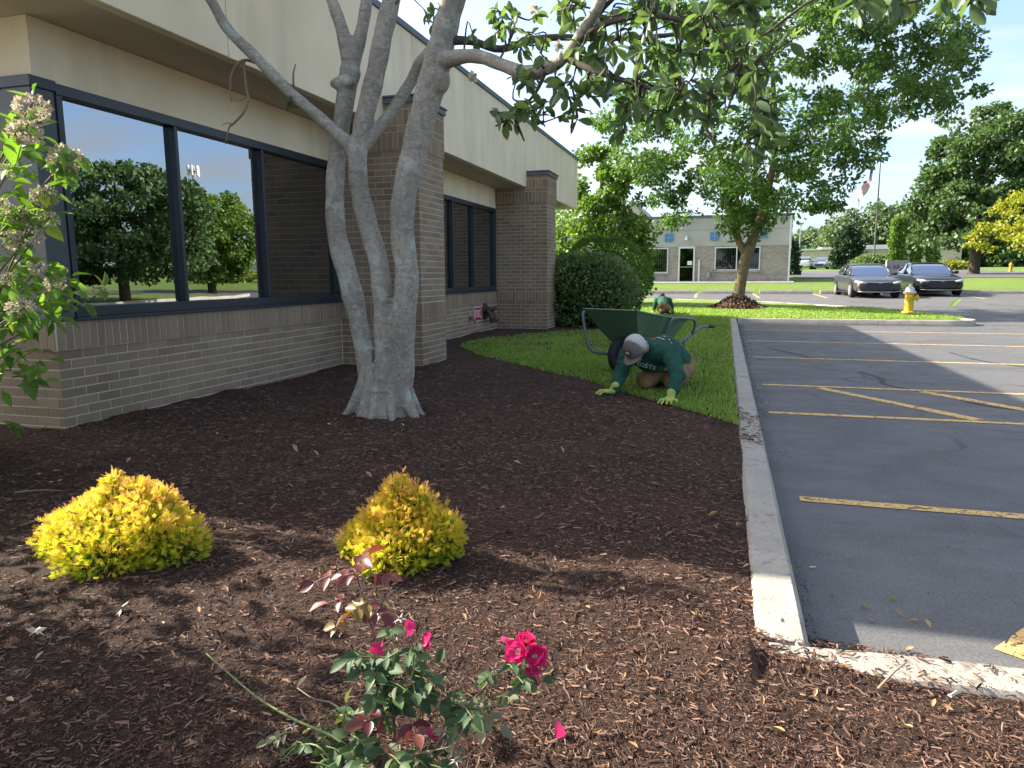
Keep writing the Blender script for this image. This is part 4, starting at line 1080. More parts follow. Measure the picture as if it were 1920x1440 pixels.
# woods behind everything
k = 0
labs = {}
for (x, D, top, hw, lab) in ((1500, 170, 440, 6, 'low far tree beside the lamp post, left end of the wood'), (1530, 175, 432, 6.5, 'far tree between the lamp post and the conical evergreen'), (1560, 172, 425, 6, 'far tree rising left of the conical evergreen'),
                        (1625, 150, 382, 8, 'tall pale far tree left of the flagpole'), (1665, 152, 390, 8, 'tall pale far tree right behind the flagpole'), (1705, 155, 388, 8, 'far tree behind the columnar trees'), (1755, 150, 385, 8, 'far tree behind the large round tree'),
                        (1860, 120, 400, 9, 'dark far tree right of the large round trunk'), (1925, 118, 380, 9, 'dark far tree at the right edge'), (1990, 122, 370, 10, 'dark far tree beyond the right edge'), (1100, 150, 440, 9, 'far tree hidden behind the linden'), (1020, 150, 430, 9, 'far tree behind the office building')):
    p = at(x, 505, D); s = 1 / pxm(p); z = float(gz(D)) + 0.1
    h = (513 - top) * s + 1.19 - z
    simple_tree('far_tree', lab, p[0], D, z, hw, 0.2, h, 110, hw * 0.24, 0.62, FARL if x < 1800 else MAPLE, 60, 'trees of the wood in the distance', tr_r=0.3, outline=[(-hw, 0.2), (-hw * 1.05, h * 0.4), (-hw * 0.7, h * 0.78), (-hw * 0.15, h), (hw * 0.4, h * 0.93), (hw * 0.95, h * 0.6), (hw, 0.2)])
# trees across the car park that the big window mirrors
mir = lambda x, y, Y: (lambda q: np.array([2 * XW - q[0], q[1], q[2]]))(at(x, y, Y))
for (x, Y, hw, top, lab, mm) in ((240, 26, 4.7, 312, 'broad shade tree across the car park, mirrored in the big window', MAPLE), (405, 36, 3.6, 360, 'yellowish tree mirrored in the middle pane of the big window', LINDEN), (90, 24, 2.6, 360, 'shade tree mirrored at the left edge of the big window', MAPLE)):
    p = mir(x, 560, Y); q = mir(x, top, Y)
    hh = q[2] - 0.2
    ol = [(hw * rng.uniform(0.82, 1.12) * math.sin(2 * math.pi * i / 14), 0.75 + (hh - 0.75) * (0.5 - 0.5 * math.cos(2 * math.pi * i / 14)) * rng.uniform(0.92, 1.06)) for i in range(14)]
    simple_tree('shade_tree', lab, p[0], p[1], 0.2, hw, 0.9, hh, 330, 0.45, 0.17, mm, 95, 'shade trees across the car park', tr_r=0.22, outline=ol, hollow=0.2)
# ---------------------------------------------------------------- clipped shrubs
def shrub(name, label, c, r, n, leaf, mtl, mtlin, lobes=14, cat='shrub', squash=1.0, cut=0.12):
    t = thing(name, label, cat, (c[0], c[1], c[2]))
    c = np.array(c, float); r = np.array(r, float)
    L = unit(rng.normal(size=(lobes, 3))) * np.array([1, 1, 0.8]); L[:, 2] = np.abs(L[:, 2])
    d = unit(rng.normal(size=(n, 3))); d[:, 2] = np.where(d[:, 2] < -0.75, -d[:, 2], d[:, 2])
    sh = 1 + 0.10 * np.max(np.clip(d @ unit(L).T, 0, 1) ** 8, axis=1) + 0.05 * np.sin(d[:, 0] * 7 + d[:, 2] * 5) - cut * rng.random(n) ** 2
    P = c + np.array([0, 0, r[2] * 0.78]) + d * r * sh[:, None]
    P = P[P[:, 2] > c[2] + 0.03]; m = len(P)
    ax = (P - c - np.array([0, 0, r[2] * 0.8])); ax = unit(ax) + rng.normal(0, 0.65, (m, 3)) + np.array([0, 0, 0.15])
    link('foliage', scatter('foliage', P, ax, leaf * rng.uniform(0.6, 1.35, m), mtl), t)
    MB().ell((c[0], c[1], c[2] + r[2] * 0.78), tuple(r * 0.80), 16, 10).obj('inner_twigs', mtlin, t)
    return t
SHL = leafmat('viburnum_leaf', [(0.0, (0.09, 0.145, 0.055)), (0.5, (0.15, 0.215, 0.08)), (0.9, (0.23, 0.30, 0.12)), (1.0, (0.34, 0.38, 0.18))], 0.35, 0.5)
SHB = leafmat('euonymus_leaf', [(0.0, (0.05, 0.105, 0.02)), (0.5, (0.085, 0.165, 0.028)), (1.0, (0.13, 0.22, 0.036))], 0.4, 0.45)
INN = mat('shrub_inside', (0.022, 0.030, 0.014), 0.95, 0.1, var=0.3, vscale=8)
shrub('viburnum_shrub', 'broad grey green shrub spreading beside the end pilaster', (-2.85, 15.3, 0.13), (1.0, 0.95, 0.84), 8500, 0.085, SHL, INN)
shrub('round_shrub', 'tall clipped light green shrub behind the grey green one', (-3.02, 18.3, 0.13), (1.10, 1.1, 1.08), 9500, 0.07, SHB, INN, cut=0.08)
D = 94; p = at(1636, 503, D)
shrub('round_shrub', 'low dome shaped shrub at the foot of the flagpole', (p[0], D, 1.55), (1.95, 1.8, 0.95), 2600, 0.28, SHL, INN, cut=0.08)
p = at(1790, 497, 88)
shrub('low_shrub', 'yellowish ground shrub left of the large round trunk', (p[0], 88, 1.45), (1.6, 1.3, 0.5), 900, 0.3, GOLDT, INN)
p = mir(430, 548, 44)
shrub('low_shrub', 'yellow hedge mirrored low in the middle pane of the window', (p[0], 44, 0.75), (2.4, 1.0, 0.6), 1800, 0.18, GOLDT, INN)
# ---------------------------------------------------------------- grey brick building across the far car park
def m_farbrick(name, c1, c2, mo, sc, rot=(0, 0, 0)):
    m, t, b = nodes(name)
    mpn = t.nodes.new('ShaderNodeMapping'); mpn.inputs['Rotation'].default_value = rot
    t.links.new(pos(t), mpn.inputs[0])
    br = nn(t, 'ShaderNodeTexBrick', Scale=1.0); br.inputs['Color1'].default_value = (*c1, 1); br.inputs['Color2'].default_value = (*c2, 1); br.inputs['Mortar'].default_value = (*mo, 1)
    br.inputs['Brick Width'].default_value = 0.203 * sc; br.inputs['Row Height'].default_value = 0.0677 * sc; br.inputs['Mortar Size'].default_value = 0.006 * sc
    t.links.new(mpn.outputs[0], br.inputs['Vector'])
    c = mixc(t, ramp(t, noise(t, 1.5, 4), [(0.35, 0.0), (0.7, 0.4)]), br.outputs['Color'], [x * 1.25 for x in c2])
    t.links.new(c, b.inputs['Base Color']); b.inputs['Roughness'].default_value = 0.9
    return m
FBR = m_farbrick('grey_brick', (0.19, 0.16, 0.135), (0.33, 0.285, 0.245), (0.38, 0.35, 0.31), 1.0, (R(90), 0, 0))
FSTUC = mat('grey_concrete_band', (0.40, 0.385, 0.355), 0.9, 0.2, var=0.12, vscale=0.8, bscale=20, bstr=0.3)
WHITEF = mat('white_frame', (0.62, 0.63, 0.63), 0.5, var=0.05)
BLUES = mat('blue_sign', (0.07, 0.20, 0.42), 0.5, var=0.12, vscale=3)
BLUEL = mat('pale_blue_mark', (0.22, 0.38, 0.55), 0.5, var=0)
FGLASS = m_glass('far_glass', (0.55, 0.6, 0.65), (0.45, 0.48, 0.5), 0.10)
VBL = mat('vertical_blind', (0.30, 0.33, 0.36), 0.7, var=0.1)
WHITEP = mat('white_paint', (0.70, 0.70, 0.68), 0.5, var=0.06)
GREYM = mat('grey_metal', (0.30, 0.31, 0.32), 0.45, metal=0.4, var=0.08)
YF = 43.6
fx = lambda x, y=500: float(at(x, y, YF)[0])
fzv = lambda x, y: float(at(x, y, YF)[2])
fb = thing('grey_brick_office', 'low grey brick office with a pale concrete band and blue square signs', 'building', (-4, YF, 0.69))
MB().box((-15, YF, 0.2), (3.4, YF + 11, 2.80)).obj('wall', FBR, fb)
MB().box((-15.03, YF - 0.03, 2.803), (3.43, YF + 11.03, 3.75)).box((-15.06, YF - 0.06, 3.753), (3.46, YF + 11.06, 3.95)).box((-15.03, YF - 0.03, 3.953), (3.43, YF + 11.03, 4.42)).obj('concrete_band', FSTUC, fb)
MB().box((-15.1, YF - 0.1, 4.423), (3.5, YF + 11.1, 4.55)).obj('coping', COPE, fb)
def far_window(x0, x1, z0, z1, mull=()):
    w = MB(); f = 0.06
    w.box((x0, YF - 0.06, z0), (x1, YF + 0.05, z0 + f)).box((x0, YF - 0.06, z1 - f), (x1, YF + 0.05, z1)).box((x0, YF - 0.06, z0 + f), (x0 + f, YF + 0.05, z1 - f)).box((x1 - f, YF - 0.06, z0 + f), (x1, YF + 0.05, z1 - f))
    for m_ in mull: w.box((m_ - 0.03, YF - 0.06, z0 + f), (m_ + 0.03, YF + 0.05, z1 - f))
    o = w.obj('window', WHITEF, fb)
    e = [x0 + f] + [v for m_ in mull for v in (m_ - 0.03, m_ + 0.03)] + [x1 - f]
    for a, b_ in zip(e[::2], e[1::2]):
        MB().box((a, YF - 0.034, z0 + f), (b_, YF - 0.03, z1 - f)).obj('pane', FGLASS, o)
        n = int((b_ - a) / 0.13)
        mb = MB()
        for i in range(n):
            xx = a + (i + 0.5) * (b_ - a) / n
            mb.box((xx - 0.045, YF - 0.016, z0 + f + 0.05), (xx + 0.045, YF - 0.012, z1 - f), Matrix.Rotation(R(25), 3, 'Z'))
        mb.obj('blind', VBL, o)
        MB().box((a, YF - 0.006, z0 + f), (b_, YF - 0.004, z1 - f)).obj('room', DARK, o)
    MB().box((x0 - 0.08, YF - 0.12, z0 - 0.10), (x1 + 0.08, YF + 0.02, z0 - 0.004)).obj('sill', FBR, o)
far_window(fx(1212), fx(1255), 1.30, 2.75)
far_window(fx(1342), fx(1427), 1.42, 2.75, (fx(1383),))
far_window(-11.5, -9.5, 1.4, 2.75)
d = MB(); x0, x1 = fx(1274), fx(1305)
d.box((x0, YF - 0.07, 0.66), (x0 + 0.09, YF + 0.05, 2.80)).box((x1 - 0.09, YF - 0.07, 0.66), (x1, YF + 0.05, 2.80)).box((x0 + 0.09, YF - 0.07, 2.70), (x1 - 0.09, YF + 0.05, 2.80)).box((x0 + 0.09, YF - 0.07, 0.66), (x1 - 0.09, YF + 0.05, 0.78))
door = d.obj('door', WHITEF, fb)
MB().box((x0 + 0.09, YF - 0.034, 0.78), (x1 - 0.09, YF - 0.03, 2.70)).obj('pane', FGLASS, door)
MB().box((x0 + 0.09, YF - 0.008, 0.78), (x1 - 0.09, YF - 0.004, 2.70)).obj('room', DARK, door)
MB().box((x0 + 0.12, YF - 0.11, 1.62), (x1 - 0.12, YF - 0.08, 1.66)).obj('handle', GREYM, door)
MB().box((x1 - 0.42, YF - 0.045, 1.75), (x1 - 0.15, YF - 0.04, 1.98)).obj('notice', WHITEP, door)
for x, y in ((1257, 446), (1342, 443), (1433, 438)):
    cx, cz = fx(x, y), fzv(x, y); q = 0.23
    sg = MB().box((cx - q, YF - 0.10, cz - q), (cx + q, YF - 0.05, cz + q)).obj('square_sign', BLUES, fb)
    MB().box((cx - 0.012, YF - 0.106, cz - q), (cx + 0.012, YF - 0.102, cz + q)).obj('mark', BLUEL, sg)
    MB().box((cx - q, YF - 0.109, cz - 0.012), (cx + q, YF - 0.1065, cz + 0.012)).obj('mark', BLUEL, sg)
cx, cz = fx(1290, 447), fzv(1290, 447)
MB().box((cx - 0.06, YF - 0.10, cz - 0.02), (cx + 0.06, YF - 0.032, cz + 0.13)).lathe([(0.03, 0.12), (0.07, 0.0), (0.10, -0.1), (0.09, -0.12)], (cx, YF - 0.16, cz), 10).obj('wall_lamp', WHITEP, fb)
MB().box((3.30, YF - 0.10, 0.7), (3.40, YF - 0.032, 4.4)).obj('downspout', WHITEP, fb)
MB().box((fx(1312), YF - 0.08, 0.6), (fx(1314.5), YF - 0.002, 2.05)).obj('white_pipe', WHITEP, fb)
MB().box((fx(1328), YF - 0.2, 1.0), (fx(1334), YF - 0.002, 1.35)).tube([(fx(1336), YF - 0.1, 0.6), (fx(1336), YF - 0.1, 1.45), (fx(1347), YF - 0.1, 1.47)], 0.03, 6).obj('meter_box', GREYM, fb)
walk = sheet('pavement', [-15, 3.6], [42.6, 43.55], 0.13, mat('pavement_concrete', (0.50, 0.48, 0.44), 0.9, var=0.1, vscale=1.5))
tag(walk, kind='structure')
# tan gable showing over the linden
ROOFT = mat('tan_roof', (0.46, 0.42, 0.35), 0.9, var=0.1)
hs = thing('gabled_house', 'pale tan gable rising over the roof of the grey brick office', 'building', tuple(at(1185, 505, 75)))
p0 = at(1150, 430, 75)[0]; p1 = at(1224, 430, 75)[0]; pm = at(1188, 378, 75)
zl = at(1188, 418, 75)[2]
MB().loft([[(p0, 75, 1.2), (p1, 75, 1.2), (p1, 75, zl), (pm[0], 75, pm[2]), (p0, 75, zl)], [(p0, 88, 1.2), (p1, 88, 1.2), (p1, 88, zl), (pm[0], 88, pm[2]), (p0, 88, zl)]]).obj('wall', ROOFT, hs)
MB().loft([[(p0 - 0.3, 74.8, zl - 0.1), (pm[0], 74.8, pm[2] + 0.02), (pm[0], 74.8, pm[2] + 0.2), (p0 - 0.3, 74.8, zl + 0.08)], [(p0 - 0.3, 88, zl - 0.1), (pm[0], 88, pm[2] + 0.02), (pm[0], 88, pm[2] + 0.2), (p0 - 0.3, 88, zl + 0.08)]]).obj('roof', FSTUC, hs)
MB().loft([[(p1 + 0.3, 74.8, zl - 0.1), (pm[0] + 0.002, 74.8, pm[2] + 0.02), (pm[0] + 0.002, 74.8, pm[2] + 0.2), (p1 + 0.3, 74.8, zl + 0.08)], [(p1 + 0.3, 88, zl - 0.1), (pm[0] + 0.002, 88, pm[2] + 0.02), (pm[0] + 0.002, 88, pm[2] + 0.2), (p1 + 0.3, 88, zl + 0.08)]]).obj('roof', FSTUC, hs)
# long tan building far right
YB = 112.0
tb = thing('tan_office', 'long low tan building with white trimmed windows in the distance', 'building', tuple(at(1600, 506, YB)))
bx = lambda x: float(at(x, 500, YB)[0]); bz = lambda y: float(at(1560, y, YB)[2])
TANB = m_farbrick('tan_block', (0.40, 0.34, 0.26), (0.48, 0.41, 0.32), (0.50, 0.44, 0.36), 3.0, (R(90), 0, 0))
MB().box((bx(1491), YB, 1.2), (bx(1618), YB + 14, bz(469))).box((bx(1618) + 0.01, YB + 2, 1.2), (bx(1812), YB + 16, bz(468))).obj('wall', TANB, tb)
MB().box((bx(1490), YB - 0.3, bz(469) + 0.01), (bx(1540), YB + 14, bz(466))).box((bx(1540), YB - 0.3, bz(468)), (bx(1618), YB + 14, bz(463.5))).box((bx(1618) + 0.02, YB + 1.7, bz(468) + 0.01), (bx(1812), YB + 16, bz(459.5))).obj('roof_edge', WHITEP, tb)
for a, b_, y0, y1 in ((1503.5, 1513, 486, 500), (1528, 1537, 485, 502), (1552, 1562, 484, 502)):
    x0, x1, z0, z1 = bx(a), bx(b_), bz(y1), bz(y0); f = 0.16
    w = MB().box((x0, YB - 0.1, z0), (x0 + f, YB - 0.01, z1)).box((x1 - f, YB - 0.1, z0), (x1, YB - 0.01, z1)).box((x0 + f, YB - 0.1, z1 - f), (x1 - f, YB - 0.01, z1)).box((x0 + f, YB - 0.1, z0), (x1 - f, YB - 0.01, z0 + 0.1)).obj('window', WHITEP, tb)
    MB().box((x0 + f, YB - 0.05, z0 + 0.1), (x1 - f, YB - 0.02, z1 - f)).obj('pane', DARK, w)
MB().box((bx(1697), YB + 1.6, bz(488)), (bx(1706), YB + 1.95, bz(479))).obj('blue_panel', BLUEL, tb)
# lamp post, flagpole, flag
p = at(1499.5, 509, 100); q = at(1501.5, 421, 100)
lp = thing('lamp_post', 'tall thin grey lamp post right of the grey brick office', 'lamp post', tuple(p))
MB().tube([(p[0], 100, p[2] - 0.3), (p[0], 100, q[2])], [0.10, 0.07], 8).obj('pole', GREYM, lp)
MB().box((p[0] - 0.3, 99.7, q[2]), (p[0] + 0.3, 100.3, q[2] + 0.22)).obj('lamp_head', GREYM, lp)
p = at(1640, 500, 93); q = at(1647, 296, 93)
fp = thing('flagpole', 'tall dark flagpole behind the dome shaped shrub', 'flagpole', tuple(p))
POLE = mat('dark_pole', (0.07, 0.07, 0.075), 0.5, var=0)
MB().tube([(p[0], 93, p[2] - 0.6), (p[0], 93, q[2])], [0.10, 0.06], 8).obj('pole', POLE, fp)
MB().ell((p[0], 93, q[2] + 0.1), (0.13, 0.13, 0.13)).obj('finial', POLE, fp)
FR_ = mat('flag_red', (0.42, 0.05, 0.06), 0.8, var=0.1); FW_ = mat('flag_white', (0.70, 0.68, 0.66), 0.8, var=0.05); FB_ = mat('flag_blue', (0.05, 0.07, 0.20), 0.8, var=0.1)
fl = thing('flag', 'limp striped flag with blue canton hanging from the flagpole', 'flag', (p[0], 93, q[2]))
top = at(1645, 306, 93); n, m = 27, 15
V = []
for j in range(m):
    for i in range(n):
        u, v = i / (n - 1), j / (m - 1)                   # u along the fly, v down the hoist
        V.append((top[0] - 0.08 - u * 1.5 - 0.12 * v - 0.12 * math.sin(u * 9 + v * 2), 93 + 0.30 * math.sin(u * 14 + v * 3) * (0.3 + u), top[2] - v * 1.9 - u * (3.3 - v * 0.3) + 0.15 * math.sin(u * 11)))
mbf = MB()
F = []; mi = []
for j in range(m - 1):
    for i in range(n - 1):
        F.append((j * n + i, j * n + i + 1, (j + 1) * n + i + 1, (j + 1) * n + i)); s_ = int(j * 13 / (m - 1))
        mi.append(2 if (s_ < 7 and i < (n - 1) * 0.4) else (0 if s_ % 2 == 0 else 1))
mbf.add(V, F); mbf.M = mi
mbf.obj('cloth', [FR_, FW_, FB_], fl, smooth=True)
# monument sign
def text(name, body, size, mtl, parent, mtx, ext=0.004):
    cu = bpy.data.curves.new(name, 'FONT'); cu.body = body; cu.size = size; cu.extrude = ext; cu.align_x = 'CENTER'; cu.align_y = 'CENTER'
    o = bpy.data.objects.new(name, cu); COL.objects.link(o)
    dg = bpy.context.evaluated_depsgraph_get(); me = bpy.data.meshes.new_from_object(o.evaluated_get(dg))
    bpy.data.objects.remove(o); me.name = name
    me.materials.clear(); me.materials.append(mtl)
    return link(name, me, parent, mat=mtx)
SGN = mat('grey_sign_stone', (0.24, 0.25, 0.25), 0.8, var=0.08, vscale=2); BLK = mat('black_letter', (0.02, 0.02, 0.022), 0.5, var=0)
p = at(1688, 512, 62); a = at(1667, 489, 62); b_ = at(1709, 489, 62)
ms_ = thing('monument_sign', 'grey roadside sign with dark lettering between the two dark sedans', 'sign', tuple(p))
MB().box((a[0], 62, 0.6), (b_[0], 62.4, a[2])).box((a[0] - 0.06, 61.95, 0.6), (a[0] - 0.005, 62.45, a[2] + 0.05)).obj('slab', SGN, ms_, bevel=0.01)
c = at(1684, 501, 62)
text('lettering', 'ARA', 0.42, BLK, ms_, Matrix.Translation((c[0] + 0.1, 61.99, c[2])) @ Matrix.Rotation(R(90), 4, 'X'))
text('lettering', '+', 0.36, BLK, ms_, Matrix.Translation((c[0] - 0.52, 61.99, c[2])) @ Matrix.Rotation(R(90), 4, 'X'))
# path on the far lawn at the right
pth = polymesh('footpath', [(18.5, 56), (25, 58), (40, 59), (40, 61.5), (24, 60.5), (18, 58.5)], mat('path_concrete', (0.46, 0.42, 0.36), 0.9, var=0.1, vscale=1), lambda x, y: float(gz(y)) + 0.125, 4.0)
tag(pth, kind='structure')

# ---------------------------------------------------------------- hydrants
YEL = mat('hydrant_yellow', (0.52, 0.33, 0.015), 0.42, var=0.14, vscale=9, bscale=60, bstr=0.15)
SILV = mat('hydrant_silver', (0.46, 0.47, 0.48), 0.45, metal=0.25, var=0.1, vscale=9)
ORNG = mat('hydrant_orange', (0.50, 0.24, 0.02), 0.5, var=0.1)
def hydrant(label, loc, body, cap, s=1.0, rz=0.0):
    t = thing('fire_hydrant', label, 'fire hydrant', loc, rz, 'fire hydrants')
    q = lambda mb, n, m_: mb.obj(n, m_, t, smooth='auto', local=True)
    sc = lambda L: [(r * s, z * s) for r, z in L]
    q(MB().lathe(sc([(0.10, -0.05), (0.10, 0.045)]), n=20), 'stand_pipe', GREYM)
    q(MB().lathe(sc([(0.165, 0.045), (0.165, 0.075), (0.15, 0.085), (0.115, 0.095), (0.108, 0.12), (0.106, 0.20), (0.112, 0.20), (0.112, 0.225), (0.106, 0.225), (0.106, 0.52), (0.125, 0.54), (0.15, 0.545), (0.15, 0.57), (0.02, 0.57)]), n=24), 'barrel', body)
    for k in range(8):
        a_ = 2 * math.pi * k / 8
        q(MB().lathe(sc([(0.014, 0.075), (0.014, 0.095)]), (0.142 * s * math.cos(a_), 0.142 * s * math.sin(a_), 0), 6), 'bolt', body)
    q(MB().lathe(sc([(0.155, 0.571), (0.155, 0.595), (0.12, 0.605), (0.115, 0.65), (0.095, 0.70), (0.06, 0.73), (0.035, 0.745), (0.03, 0.75), (0.03, 0.79), (0.022, 0.80)]), n=24), 'bonnet', cap)
    q(MB().lathe(sc([(0.06, 0.08), (0.06, 0.15), (0.085, 0.155), (0.085, 0.20), (0.055, 0.205), (0.03, 0.21), (0.03, 0.235)]), (0, 0, 0.44 * s), 16, 'X'), 'nozzle_cap', body)
    q(MB().lathe(sc([(0.05, 0.08), (0.05, 0.13), (0.066, 0.135), (0.066, 0.17), (0.02, 0.175), (0.02, 0.20)][::1]), (0, 0, 0.46 * s), 14, 'Y'), 'nozzle_cap', body)
    q(MB().lathe([(r * s, -z * s) for r, z in [(0.05, 0.08), (0.05, 0.13), (0.066, 0.135), (0.066, 0.17), (0.02, 0.175), (0.02, 0.20)]], (0, 0, 0.46 * s), 14, 'Y'), 'nozzle_cap', body)
    return t
hydrant('yellow fire hydrant with silver bonnet on the grass strip', (4.49, 20.5, 0.15), YEL, SILV, 0.98, R(-14))
p = at(1896, 518, 70)
hydrant('small orange hydrant far off by the footpath at the right edge', (p[0], 70, float(gz(70)) + 0.1), ORNG, ORNG, 1.05)

# ---------------------------------------------------------------- cars
def carpaint(name, c, rough=0.3):
    return mat(name, c, rough, 0.4, 0.3, var=0.03, coat=0.6)
CGREY = carpaint('charcoal_car_paint', (0.045, 0.047, 0.052)); CBLK = carpaint('navy_black_car_paint', (0.012, 0.014, 0.018)); CWHT = mat('white_car_paint', (0.70, 0.71, 0.72), 0.3, coat=1.0, var=0.02); CSIL = carpaint('silver_car_paint', (0.34, 0.36, 0.40))
CGL = m_glass('car_glass', (0.75, 0.76, 0.76), (0.35, 0.36, 0.36), 0.10)
TYRE = mat('tyre_rubber', (0.02, 0.02, 0.021), 0.8, var=0.1); RIM = mat('alloy_rim', (0.45, 0.46, 0.48), 0.35, metal=0.8, var=0); CHR = mat('chrome', (0.62, 0.63, 0.65), 0.15, metal=1.0, var=0)
GRIL = mat('black_grille', (0.012, 0.012, 0.013), 0.4, var=0); HLG = mat('headlight_glass', (0.55, 0.57, 0.60), 0.12, var=0.0, coat=1.0); TAIL = mat('tail_lamp', (0.35, 0.02, 0.02), 0.25, var=0); CAB = mat('cabin_dark', (0.16, 0.16, 0.16), 0.9, var=0)
def car(name, label, loc, rz, paint, hh=1.45, L=4.85, W=1.86, suv=False, group='cars parked in the far car park'):
    t = thing(name, label, 'car', loc, rz, group)
    w = W / 2; k = hh / 1.45
    st = [  # y (front is -), half width, floor z, belt z, top z, corner
        (-L / 2, 0.72, 0.42, 0.50, 0.56), (-L / 2 + 0.05, 0.80, 0.26, 0.60, 0.66), (-L / 2 + 0.22, 0.89, 0.20, 0.68, 0.755), (-L / 2 + 0.6, w - 0.01, 0.18, 0.75, 0.83), (-L / 2 + 1.1, w, 0.17, 0.83, 0.90), (-L / 2 + 1.55, w, 0.17, 0.88, 0.95),
        (-0.2, w, 0.17, 0.90, 0.96), (0.8, w, 0.17, 0.93, 0.98), (L / 2 - 1.0, w, 0.18, 0.96, 1.02), (L / 2 - 0.5, w - 0.03, 0.22, 0.97, 1.05), (L / 2 - 0.12, w - 0.1, 0.28, 0.95, 1.04), (L / 2, w - 0.2, 0.40, 0.86, 0.96)]
    rings = []
    for y, a, z0, zb, zt in st:
        half = [(a * 0.80, z0), (a * 0.97, z0 + 0.09), (a, z0 + 0.22), (a, zb * 0.62 + 0.1), (a * 0.985, zb), (a * 0.90, zb + (zt - zb) * 0.72), (a * 0.55, zt)]
        rings.append([(x, y, z * k) for x, z in half] + [(-x, y, z * k) for x, z in half[::-1]])
    body = MB().loft(rings).obj('body', paint, t, smooth='auto', local=True)
    sd = body.modifiers.new('sub', 'SUBSURF'); sd.levels = 1; sd.render_levels = 1
    # greenhouse
    ye = L / 2 - (0.25 if suv else 0.75)
    gl = [(-L / 2 + 1.45, w * 0.84, 0.93, 0.935), (-L / 2 + 1.95, w * 0.76, 0.94, 1.22), (-L / 2 + 2.35, w * 0.70, 0.95, 1.40), (-0.1 + 0.4, w * 0.68, 0.96, 1.435), (0.9, w * 0.68, 0.98, 1.41), (ye - 0.55, w * 0.70, 1.0, 1.30 if not suv else 1.40), (ye, w * 0.78, 1.03, 1.04 if not suv else 1.15)]
    rg = []
    for y, a, zb, zt in gl:
        b0 = w * 0.90
        half = [(b0, zb), (b0 * 0.6 + a * 0.4, zb * 0.6 + zt * 0.4), (a, zt - 0.015), (a * 0.6, zt)]
        rg.append([(x, y, z * k) for x, z in half] + [(-x, y, z * k) for x, z in half[::-1]])
    MB().loft(rg).obj('windows', CGL, t, smooth='auto', local=True)
    MB().loft([[(x * 0.93, y, z * 0.97) for x, y, z in r] for r in rg]).obj('cabin', CAB, t, local=True)
    rf = []
    for y, a, zb, zt in gl[2:6]:
        rf.append([(a + 0.004, y, (zt - 0.03) * k), (a * 0.97, y, (zt + 0.008) * k), (a * 0.5, y, (zt + 0.018) * k), (-a * 0.5, y, (zt + 0.018) * k), (-a * 0.97, y, (zt + 0.008) * k), (-a - 0.004, y, (zt - 0.03) * k)])
    MB().loft(rf).obj('roof', paint, t, smooth='auto', local=True)
    for sx in (-1, 1):
        P = [(sx * (w * 0.90 + 0.005), gl[0][0] + 0.02, 0.945 * k), (sx * (w * 0.80), gl[1][0], 1.215 * k), (sx * (w * 0.715), gl[2][0], 1.40 * k)]
        MB().tube(P, 0.035, 6).obj('pillar', paint, t, local=True, smooth=True)
        MB().tube([(sx * w * 0.74, 0.35, 1.40 * k), (sx * w * 0.91, 0.30, 0.96 * k)], 0.03, 6).obj('pillar', paint, t, local=True, smooth=True)
        MB().tube([(sx * w * 0.73, ye - 0.6, 1.30 * k), (sx * w * 0.84, ye - 0.05, 1.04 * k)], 0.05, 6).obj('pillar', paint, t, local=True, smooth=True)
        m_ = MB().ell((sx * (w + 0.10), -L / 2 + 1.75, 1.00 * k), (0.11, 0.06, 0.075)).box((sx * (w - 0.1) - 0.06, -L / 2 + 1.73, 0.95 * k), (sx * (w - 0.1) + 0.16 * sx + 0.06, -L / 2 + 1.78, 0.98 * k)).obj('mirror', paint, t, local=True, smooth=True)
        MB().tube([(sx * (w - 0.005), y, 0.22 * k) for y in (-L / 2 + 1.35, 0, L / 2 - 1.3)], 0.03, 6).obj('door_sill', GRIL, t, local=True)
        for y in (-0.55, 0.45):
            MB().box((sx * w - 0.015, y + 0.30, 0.80 * k), (sx * w + 0.02, y + 0.48, 0.83 * k)).obj('door_handle', CHR, t, local=True)
        for yw in (-L / 2 + 0.93, L / 2 - 1.09):
            wheel = MB().lathe([(0.20, -0.09), (0.30, -0.11), (0.325, -0.08), (0.325, 0.08), (0.30, 0.11), (0.20, 0.10)], (sx * (w - 0.10), yw, 0.325), 22, 'X').obj('wheel', TYRE, t, local=True, smooth='auto')
            MB().lathe([(0.215, -0.02), (0.215, 0.02)], (sx * (w + 0.003), yw, 0.325), 22, 'X').obj('rim_disc', GRIL, wheel, local=True)
            for s5 in range(10):
                a_ = 2 * math.pi * s5 / 10
                MB().box((sx * (w + 0.02) - 0.014, yw - 0.022, 0.345), (sx * (w + 0.02) + 0.014, yw + 0.022, 0.535), Matrix.Rotation(a_, 3, 'X'), (sx * (w + 0.02), yw, 0.325)).obj('spoke', RIM, wheel, local=True)
            MB().lathe([(0.20, -0.03), (0.22, -0.03), (0.22, 0.03), (0.20, 0.03)], (sx * (w + 0.008), yw, 0.325), 22, 'X').obj('rim', RIM, wheel, local=True, smooth='auto')
            MB().lathe([(0.36, -0.02), (0.36, 0.015)], (sx * (w - 0.005), yw, 0.34), 22, 'X').obj('wheel_arch', GRIL, t, local=True)
        h = [(sx * 0.50, -L / 2 + 0.03, 0.615 * k), (sx * 0.72, -L / 2 + 0.06, 0.635 * k), (sx * 0.88, -L / 2 + 0.33, 0.68 * k)]
        MB().tube(h, [0.035, 0.055, 0.045], 8).obj('headlight', HLG, t, local=True, smooth=True)
        MB().tube([(sx * 0.60, L / 2 - 0.05, 0.90 * k), (sx * 0.80, L / 2 - 0.14, 0.90 * k)], 0.06, 8).obj('tail_lamp', TAIL, t, local=True, smooth=True)
